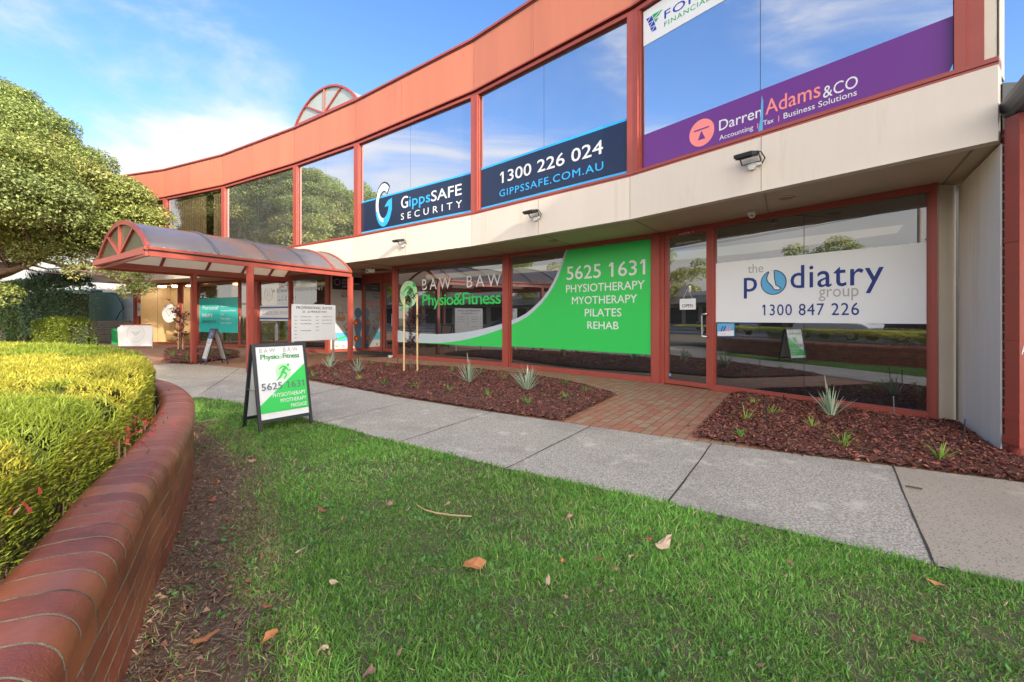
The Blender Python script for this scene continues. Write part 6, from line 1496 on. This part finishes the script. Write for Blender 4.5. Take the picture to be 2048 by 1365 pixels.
t = box_shrub('red_maple', 'bronze-red foliage at the far left edge behind the tall shrub', -30, 12, 600, 668, 30, 2, [(.30, .13, .08), (.24, .12, .06)], 2500, .14)
# water tanks
M['tank'] = pm('green_colorbond', (.10, .165, .13), .42, .08, 2, spec=.5)
def tank(xc, yt, d, rad, label):
    c = at(xc, yt, d); hh = c.z; t = thing('water_tank', label, 'water tank', (c.x, d, 0), 'green corrugated water tanks')
    prof = []; k = 0; z = .0
    while z < hh - .05: prof += [(rad, z), (rad + .014, z + .02), (rad + .014, z + .045), (rad, z + .06)]; z += .085
    prof += [(rad, hh - .03), (rad + .03, hh - .02), (rad + .03, hh)]
    mb = MB(); mb.lathe((c.x, d, 0), prof, 0, 40); mb.build('tank_wall', M['tank'], t, smooth=False)
    mb = MB(); mb.lathe((c.x, d, hh), [(rad + .02, 0), (rad * .5, .08), (.05, .12)], 0, 40); mb.build('tank_roof', M['tank'], t, smooth=True); return t
tank(197, 583, 25, 1.0, 'green corrugated water tank beside the building'); tank(128, 583, 25.5, .98, 'green corrugated water tank half hidden by the tall shrub')
mb = MB(); c = at(159, 0, 23.6); mb.tube([(c.x, c.y, 0), (c.x, c.y, 2.55), (c.x + .1, c.y + .25, 2.68), (c.x + .3, c.y + .6, 2.7)], .075, 0, 12); tag(mb.build('downpipe', M['v_lilac'], smooth=True), 'pale grey downpipe between the two water tanks', 'downpipe')
a, b = at(207, 583, 24), at(266, 583, 24); mb = MB(); mb.bar((a.x, 24, a.z), (b.x + .5, 24, b.z), .10, .12); tag(mb.build('gutter_pipe', M['v_lilac']), 'pale horizontal gutter pipe running from the tank to the building', 'pipe')
pts = [at(222, 587, 23.8), at(232, 590, 23.8), at(243, 606, 23.8), at(247, 618, 23.8), at(240, 625, 23.8), at(232, 640, 23.8)]; mb = MB(); mb.tube(pts, .022, 0, 6); tag(mb.build('hose', M['black'], smooth=True), 'black overflow hose hanging beside the water tank', 'hose')
sh = thing('garden_shed', 'pale grey shed behind the water tank', 'shed', (-20.5, 26.5, 0)); a, b = at(226, 590, 26.2), at(275, 590, 26.2)
mb = MB(); mb.box((a.x, 26.2, 0), (b.x - a.x, 0, 0), (0, 3, 0), (0, 0, a.z)); mb.build('wall', M['v_lilac'], sh)
mb = MB(); mb.box((a.x - .1, 26.1, a.z), (b.x - a.x + .2, 0, 0), (0, 3.3, .2), (0, 0, .08)); mb.build('roof', M['tank'], sh)
mb = MB(); c = at(252, 0, 26.2); mb.box((c.x - .4, 26.17, .1), (.8, 0, 0), (0, .03, 0), (0, 0, 1.7)); d_ = mb.build('door', M['v_white'], sh); mb = MB(); mb.box((c.x + .25, 26.14, .95), (.03, 0, 0), (0, .03, 0), (0, 0, .15)); mb.build('handle', M['black'], d_)
# slatted timber screen
fs_ = thing('timber_screen', 'weathered horizontal slat screen in front of the water tanks', 'fence', (-20.6, 22.9, 0))
pa, pb = at(146, 641, 23.4), at(266, 641, 22.6); mb = MB(); nslat = 9
for k in range(nslat): z = .06 + k * (pa.z - .12) / (nslat - .5); mb.bar((pa.x, pa.y, z + .05), (pb.x, pb.y, z + .05), .025, .095)
mb.build('slat_panel', M['timber'], fs_)
for t_ in (0, .33, .66, 1): mb = MB(); c = pa.lerp(pb, t_); mb.box((c.x, c.y + .02, 0), (.08, 0, 0), (0, .08, 0), (0, 0, pa.z)); mb.build('fence_post', M['timber'], fs_)
pl = PL((pa.x, pa.y, 0), (pb.x - pa.x, pb.y - pa.y, 0)); u0, v0 = pl.uv(155, 668); u1, v1 = pl.uv(181, 642)
mb = MB(); mats = [M[k] for k in ('v_stormblue', 'v_white', 'v_yellow', 'v_sky')]; mb.slab(pl, [(u0, v0), (u1, v0), (u1, v1), (u0, v1)], .03, .05, 0)
q = lambda a_, b_: (u0 + (u1 - u0) * a_, v0 + (v1 - v0) * b_)
stroke_uv(mb, pl, [q(.62, .9), q(.42, .75), q(.50, .6), q(.40, .42), q(.34, .24), q(.42, .2)], [.10, .14, .12, .10, .06, .03], .052, 3)
text_uv(mb, pl, 'ST', q(.05, 0)[0], q(.38, 0)[0], q(0, .45)[1], .15, .054, 1, .02); text_uv(mb, pl, 'RM', q(.60, 0)[0], q(.96, 0)[0], q(0, .45)[1], .15, .054, 1, .02)
text_uv(mb, pl, 'SES', q(.05, 0)[0], q(.28, 0)[0], q(0, .80)[1], .10, .054, 2, .01); text_uv(mb, pl, 'ATTACK', q(.52, 0)[0], q(.96, 0)[0], q(0, .25)[1], .08, .054, 2, .01); text_uv(mb, pl, 'response', q(.52, 0)[0], q(.96, 0)[0], q(0, .08)[1], .07, .054, 2, .01)
tag(mb.build('blue_sign', mats), 'square blue storm sign fixed to the timber screen', 'sign')
# green bin box, banner barrier
c0, c1 = at(222, 681, 21), at(238, 658, 21); gb = thing('green_box', 'bright green plastic box between the timber screen and the white banner', 'box', ((c0.x + c1.x) / 2, 21, 0))
M['gplast'] = pm('green_plastic', (.03, .33, .10), .4, .05); mb = MB(); mb.box((c0.x, 21, 0), (c1.x - c0.x, 0, 0), (.1, .5, 0), (0, 0, c1.z - .06)); mb.build('body', M['gplast'], gb, bevel=.03)
mb = MB(); mb.box((c0.x - .02, 20.97, c1.z - .06), (c1.x - c0.x + .04, 0, 0), (.1, .56, 0), (0, 0, .06)); mb.build('lid', M['gplast'], gb, bevel=.02)
pl = PL(at(237, 690, 18.4) * Vector((1, 1, 0)), (1, .05, 0)); bt = thing('banner_barrier', 'white fabric banner barrier with faint round crest behind the golden hedge', 'banner', tuple(pl.o))
W_ = 1.34; zt = H - .28
mb = MB(); mb.slab(pl, [(.0, .1), (W_ - .02, .1), (W_, zt - .14), (W_ - .10, zt - .02), (.12, zt - .02), (-.04, zt - .14)], -.004, .004, 0); bo = mb.build('banner_cloth', M['v_white'], bt)
mb = MB(); mb.slab(pl, [(.06, zt - .02), (W_ - .06, zt - .02), (W_ - .06, zt + .015), (.06, zt + .015)], -.015, .02, 0); mb.build('top_rail', M['red'], bt)
for u in (.03, W_ - .05): mb = MB(); mb.slab(pl, [(u, 0), (u + .03, 0), (u + .03, zt - .1), (u, zt - .1)], -.04, -.01, 0); mb.build('leg', M['alu'], bt)
mb = MB(); ring_uv(mb, pl, W_ / 2, .62, .33, .34, .006, 1); ring_uv(mb, pl, W_ / 2, .62, .22, .225, .006, 1); stroke_uv(mb, pl, [(W_ / 2 - .14, .68), (W_ / 2, .54), (W_ / 2 + .15, .70)], .018, .007, 0); stroke_uv(mb, pl, [(W_ / 2 - .05, .69), (W_ / 2 + .0, .62), (W_ / 2 + .06, .7)], .01, .007, 0)
mb.build('crest_print', [M['v_txtgray'], M['v_lettergray']], bo)
# post box like pillar at far left, twiggy tree and shop sign behind
c = at(10, 0, 23); mb = MB()
for k in range(5): mb.box((c.x - .25, 23, .02 + k * .125), (.55, 0, 0), (0, .3, 0), (0, 0, .115))
tag(mb.build('timber_planter', M['timber']), 'small grey timber planter at the far left beside the driveway', 'planter')
M['asphalt'] = pm('asphalt', (.055, .057, .062), .9, .15, 3, .3, 60)
sheet('side_road', [at(-200, 0, 24) * Vector((1, 1, 0)), at(75, 0, 20.5) * Vector((1, 1, 0)), at(75, 0, 22.5) * Vector((1, 1, 0)), at(-200, 0, 40) * Vector((1, 1, 0))], .0, M['asphalt'])
tt = thing('bare_tree', 'bare twiggy tree with a few russet leaves behind the water tank', 'tree', tuple(at(285, 0, 34) * Vector((1, 1, 0)))); mb = MB(); rb = random.Random(9); o_ = at(285, 600, 34); lv = []
mb.tube([at(285, 0, 34) * Vector((1, 1, 0)), o_], [.12, .08])
for k in range(60):
    a = rb.uniform(math.pi * .3, math.pi * 1.15); L_ = rb.uniform(1.0, 4.2); e = o_ + Vector((math.cos(a) * L_, rb.uniform(-1, 1), abs(math.sin(a)) * L_ * .5 - .2)); p_ = limb(mb, o_.lerp(e, .05), e, .03, .006, rb, 5, .3); lv += p_[2:]
mb.build('trunk', M['twig'], tt); n = 260; P = np.array([tuple(lv[rb.randrange(len(lv))]) for _ in range(n)]) + rng.normal(0, .1, (n, 3)); np_mesh('foliage', leaf_quads(P, rng.normal(0, 1, (n, 3)), .10 + .06 * rng.random(n), .6), QUAD, np.array([.42, .16, .06]) * (.6 + .7 * rng.random((n, 1))), M['leaf'], tt)
# ================================================================== neighbour on the right
nb = thing('brick_neighbour', 'red brick neighbouring shop with grey gutter at the right edge', 'building', (5, 3, 0))
dn = Vector((-.57, -.82)).normalized(); nA = Vector((4.52, 4.19)); ds = Vector((.8, -.6)); nB = nA + ds * 13; HN = 2.98
M['nbrick'] = brickmat('neighbour_brick', (.30, .055, .045), (.20, .045, .04), (.33, .31, .27), .24, .086, .010, axis=(.8, -.6), rough=.7)
M['nbrick2'] = brickmat('neighbour_side_brick', (.30, .055, .045), (.20, .045, .04), (.33, .31, .27), .24, .086, .010, axis=(.6, .8), rough=.7)
back_ = Vector((.6, .8)); mb = MB()
mb.poly([V3(nA, -.05), V3(nB, -.05), V3(nB, HN), V3(nA, HN)], 0)
nD = nB + back_ * 9; mb.poly([V3(nB, 0), V3(nD, 0), V3(nD, HN), V3(nB, HN)], 1)
q_ = nA + Vector((.9, 1.25)); mb.poly([V3(q_, 0), V3(nA, 0), V3(nA, HN), V3(q_, HN)], 1)
mb.build('brick_wall', [M['nbrick'], M['nbrick2']], nb)
M['gutter'] = pm('charcoal_gutter', (.085, .09, .095), .4, .1, 4, metal=.3)
g0 = nA + Vector((-.005, .03)); g1 = g0 + dn * .75; mb = MB()
up_ = Vector((0, 0, 1)); sdg = Vector((-dn.y, dn.x, 0)); sdg = -sdg if sdg.x < 0 else sdg
prof = [(0, .24), (-.0, .19), (.01, .16), (.03, .12), (.06, .09), (.10, .07), (.14, .07), (.14, .24)]
A_ = [V3(g0, HN + z) + sdg * x for x, z in prof]; B_ = [V3(g1, HN + z) + sdg * x for x, z in prof]; k = len(prof)
mb.faces(A_ + B_, [tuple(range(k)), tuple(reversed(range(k, 2 * k)))] + [(i, k + i, k + (i + 1) % k, (i + 1) % k) for i in range(k)], 0); mb.build('gutter', M['gutter'], nb)
mb = MB(); e_ = ds * 13
mb.box(V3(g0, HN + .16) + sdg * .14, (*(dn * .75), 0), (*e_, 0), (0, 0, .05)); mb.box(V3(nA + Vector((.03, .03)), HN - .05), (.35, -.03, 0), (.2, .3, 0), (0, 0, .50)); mb.build('roof', M['gutter'], nb)
# rainwater pipe box with collars and base, standing off the wall
c = Vector((4.466, 4.125)); fd = Vector((-.105, -1)).normalized(); sd = Vector((1, -.105)).normalized()
mb = MB()
def colbox(g, z0, z1): mb.box(V3(c - fd * g - sd * g, z0), (*(fd * (.135 + 2 * g)), 0), (*(sd * (.13 + 2 * g)), 0), (0, 0, z1 - z0), 0)
colbox(0, .10, HN + .07); colbox(.006, 1.93, 1.945); colbox(.004, 1.05, 1.06); colbox(.008, .34, .40); colbox(.012, .12, .19)
mb.tube([V3(c + fd * .07 + sd * .065, -.02), V3(c + fd * .07 + sd * .065, .12)], .06, 0, 16)
mb.build('downpipe', M['red'], nb)
mb = MB(); pl = PL(V3(c + fd * .1365, 0), (*sd, 0)); text_uv(mb, pl, 'A', .012, .06, .93, .085, .002, 0, .02); mb.build('pipe_lettering', M['v_white'], nb)
# ================================================================== loose leaves and litter on the ground
def dry_leaf(name, label, cat, px, py, L_, W_, ang, col, curl, seed, jag=True):
    r = random.Random(seed); p = gp(px, py, .03); n = 14; vs = [(0, 0, .008)]
    for k in range(n):
        a = 2 * math.pi * k / n; rr = (1 if not jag else r.uniform(.62, 1.1)); x, y = math.cos(a) * L_ / 2 * rr, math.sin(a) * W_ / 2 * rr
        vs.append((x * math.cos(ang) - y * math.sin(ang), x * math.sin(ang) + y * math.cos(ang), curl * .6 * (math.sin(a * 2 + seed) * .5 + math.sin(a + seed * 2.3) * .5 + .4) + r.uniform(0, .008)))
    mb = MB(); mb.faces([Vector(v) + p for v in vs], [(0, k + 1, (k + 1) % n + 1) for k in range(n)], 0)
    m = M.setdefault('dl%s' % (col,), pm('dry_leaf_skin', col, .7, .25, 40))
    o = mb.build(name, m); o.data.transform(Matrix.Translation(-p)); o.location = p
    return tag(o, label, cat, 'fallen leaves on the ground' if cat == 'leaf' else None)
OR, TAN, PINK, RUST = (.42, .17, .06), (.50, .36, .24), (.36, .18, .14), (.24, .07, .04)
dl = [(947, 1132, .13, .075, .3, OR, .03, 'large orange jagged leaf in the middle of the lawn'), (777, 1012, .085, .05, 1.3, PINK, .03, 'curled pinkish leaf standing on the lawn left of the long bark strip'), (648, 1022, .07, .045, .2, RUST, .03, 'dark russet leaf on the lawn below the A-frame sign'),
      (507, 923, .075, .03, .8, PINK, .02, 'pale pink leaf near the litter edge under the A-frame sign'), (557, 903, .07, .035, .1, OR, .02, 'light orange leaf just in front of the A-frame sign'), (1128, 1125, .05, .025, 1.2, OR, .02, 'narrow orange leaf on the lawn left of the torn paper'), (1138, 1036, .05, .03, .7, PINK, .02, 'pinkish leaf near the footpath edge above the torn paper'),
      (1228, 1140, .05, .035, .4, PINK, .015, 'flat pink leaf below the torn paper'), (1298, 1080, .05, .03, .2, RUST, .015, 'small brown leaf touching the torn paper'), (1875, 1170, .085, .022, 2.6, OR, .015, 'long orange-tan leaf near the right end of the lawn'), (1840, 1283, .065, .025, 2.5, RUST, .012, 'dark red-brown leaf low on the right of the lawn'),
      (540, 1275, .08, .03, 1.1, OR, .02, 'tan pointed leaf at the lower left of the lawn'), (645, 1302, .05, .04, .5, TAN, .02, 'pale crumpled leaf at the bottom of the lawn'), (737, 1350, .085, .035, 1.4, PINK, .02, 'pink-brown leaf at the bottom edge of the lawn'), (1096, 1165, .085, .025, 1.3, TAN, .02, 'pale tan upright leaf right of the orange jagged leaf'),
      (600, 1103, .08, .018, 1.1, TAN, .01, 'thin pale leaf left of the middle of the lawn'), (669, 1168, .05, .03, .2, TAN, .02, 'small cream crumpled leaf left of the middle of the lawn'), (401, 955, .085, .05, .2, RUST, .02, 'large brown leaf against the wall base'), (432, 965, .07, .035, .3, OR, .03, 'orange curled leaf on the litter strip, uppermost'),
      (421, 1002, .07, .05, .6, RUST, .02, 'dark reddish leaf in the middle of the litter strip'), (408, 1280, .10, .05, .5, OR, .02, 'russet leaf at the bottom of the litter strip'), (535, 1215, .045, .03, .2, RUST, .02, 'small red leaf at the lower left lawn edge'), (1640, 905, .05, .03, .4, RUST, .02, 'bark flake lying on the footpath by the right mulch bed'), (893, 1012, .06, .02, .8, TAN, .03, 'pale leaf standing beside the long bark strip')]
for k, (x, y, L_, W_, a, c, cu, lab) in enumerate(dl): dry_leaf('fallen_leaf', lab, 'leaf', x, y, L_, W_, a, c, cu, k)
dry_leaf('torn_paper', 'crumpled torn piece of tan paper bark on the lawn', 'paper', 1325, 1092, .15, .075, .5, TAN, .05, 77)
mb = MB(); pts = [gp(x, y, .03) for x, y in ((833, 1010), (850, 1020), (872, 1026), (900, 1030), (943, 1033))]
for i in range(4): mb.bar(pts[i], pts[i + 1], (.006, .012, .015, .010)[i], .004)
tag(mb.build('bark_strip', M['stake']), 'long curved strip of dry bark lying on the lawn', 'bark strip')
a, b = gp(402, 845, .02), gp(432, 838, .02); mb = MB(); mb.bar(a, b, .06, .01); tag(mb.build('bark_plate', M['timber']), 'flat piece of pale bark near the wall behind the A-frame sign', 'bark piece')
a, b = gp(1811, 972, .02), gp(1845, 978, .02); mb = MB(); mb.bar(a, b, .012, .008); tag(mb.build('twig', M['twig']), 'thin brown twig on the tan concrete at the right', 'twig')
# ================================================================== across the planted bed: street seen in the glass
U_, V_ = Vector((-.8, .6)), Vector((-.6, -.8))
def st(u, v, z=0): p = U_ * u + V_ * v; return Vector((p.x, p.y, z))
sheet('road', [st(-30, 10.5), st(80, 10.5), st(80, 19), st(-30, 19)], -.03, M['asphalt'])
M['kerbc'] = pm('kerb_concrete', (.33, .32, .30), .9, .1, 4)
mb = MB(); mb.box(st(-30, 10.2, -.05), U_.to_3d() * 110, V_.to_3d() * .3, (0, 0, .12)); mb.box(st(-30, 19, -.05), U_.to_3d() * 110, V_.to_3d() * .3, (0, 0, .12)); mb.box(st(-30, 19.3, -.05), U_.to_3d() * 110, V_.to_3d() * 3, (0, 0, .11)); tag(mb.build('kerb', M['kerbc']), kind='structure')
def car(u, v, col, label, s=1):
    o = st(u, v, 0); t = thing('parked_car', label, 'car', tuple(o), 'cars parked along the street'); e, n_ = U_.to_3d(), V_.to_3d()
    m = pm('car_paint', col, .25, .03, 2, coat=.8)
    prof = [(-2.2, .35), (-2.25, .75), (-1.9, .92), (-1.35, .98), (-.75, 1.42), (.85, 1.45), (1.55, .98), (2.15, .92), (2.25, .6), (2.2, .32)]
    mb = MB(); w_ = .85; A_ = [o + e * x + n_ * -w_ + Vector((0, 0, z)) for x, z in prof]; B_ = [o + e * x + n_ * w_ + Vector((0, 0, z)) for x, z in prof]; k = len(prof)
    for i, (x, z) in enumerate(prof):
        if z > 1.2: A_[i] += n_ * .16; B_[i] -= n_ * .16
    mb.faces(A_ + B_, [tuple(range(k)), tuple(reversed(range(k, 2 * k)))] + [(i, k + i, k + (i + 1) % k, (i + 1) % k) for i in range(k)], 0); mb.build('body', m, t, bevel=.06)
    mb = MB()
    for sgn in (-1, 1):
        q = [(-1.22, 1.0), (-.72, 1.36), (.05, 1.38), (.05, 1.0)], [(.12, 1.0), (.12, 1.38), (.8, 1.37), (1.38, 1.0)]
        for f_ in q: mb.poly([o + e * x + n_ * sgn * (w_ + .012 - .16 * (z - .98) / .44) + Vector((0, 0, z)) for x, z in f_], 0)
    mb.build('side_window', M['black'], t)
    for x in (-1.35, 1.4):
        for sgn in (-1, 1):
            mb = MB(); c = o + e * x + n_ * sgn * (w_ - .1) + Vector((0, 0, .33)); mb.tube([c, c + n_ * sgn * .14], .33, 0, 20); wh = mb.build('wheel', M['black'], t); mb = MB(); mb.tube([c + n_ * sgn * .13, c + n_ * sgn * .15], .21, 0, 16); mb.build('rim', M['alu'], wh)
car(14.5, 11.6, (.60, .60, .60), 'silver sedan parked beyond the hedge'); car(9.5, 11.8, (.02, .02, .025), 'black hatchback parked beyond the hedge'); car(23.0, 11.6, (.02, .03, .06), 'dark blue wagon parked beyond the hedge')
def shop(u0, u1, v, h_, col, label, pier):
    o = st(u0, v); t = thing('street_shop', label, 'building', tuple(o), 'shops across the street'); e, n_ = U_.to_3d(), V_.to_3d(); W_ = u1 - u0
    mb = MB(); mb.box(o, e * W_, n_ * 8, (0, 0, h_)); mb.build('wall', brickmat('shop_brick', col, tuple(x * .7 for x in col), (.3, .27, .22), .24, .086, .01, axis=(-.8, .6)), t)
    mb = MB(); mb.box(o - n_ * .12 + Vector((0, 0, h_ - .3)), e * W_, n_ * .118, (0, 0, .45), 0); mb.box(o + e * (W_ / 2 - 1.2) - n_ * .1 + Vector((0, 0, h_ + .15)), e * 2.4, n_ * .3, (0, 0, .8), 0); mb.build('cornice', M['cream'], t)
    mb = MB(); mb.box(o - n_ * 2.6 + Vector((0, 0, 2.9)), e * W_, n_ * 2.598, (0, 0, .14), 0); mb.build('awning', pier, t)
    for k in range(int(W_ // 3)):
        mb = MB(); mb.box(o + e * (.5 + 3 * k) - n_ * .06 + Vector((0, 0, .5)), e * 2.2, n_ * .058, (0, 0, 2.0)); mb.build('window', M['black'], t)
for a in ((-4, 8, 22.5, 5.2, (.30, .26, .20), 'cream rendered shop across the street', M['kerbc']), (8.3, 21, 22.3, 5.8, (.28, .10, .07), 'red brick shop with stepped cornice across the street', M['cream']), (21.3, 33, 22.5, 4.6, (.26, .09, .06), 'low red brick shop with red awning across the street', M['red']), (33.5, 52, 23.5, 4.2, (.45, .40, .32), 'pale single-storey shop farthest along the street', M['kerbc'])): shop(*a)
po = st(15.5, 20.2); pt_ = thing('power_pole', 'timber power pole with crossarm across the street', 'power pole', tuple(po)); mb = MB(); mb.tube([po, po + Vector((0, 0, 9.5))], [.17, .12], 0, 10); mb.build('pole', M['timber'], pt_)
mb = MB(); mb.bar(po + V_.to_3d() * -1.2 + Vector((0, 0, 8.6)), po + V_.to_3d() * 1.2 + Vector((0, 0, 8.6)), .1, .1); mb.build('crossarm', M['timber'], pt_)
for k, dv_ in enumerate((-1.1, -.5, .5, 1.1)):
    mb = MB(); b = po + V_.to_3d() * dv_ + Vector((0, 0, 8.75)); pts = [b + U_.to_3d() * (40 * (i / 8 - .5) * 2) + Vector((0, 0, 1.6 * ((i / 8 - .5) * 2) ** 2 - .0)) for i in range(9)]; mb.tube(pts, .018, 0, 5); mb.build('power_line', M['black'], pt_)
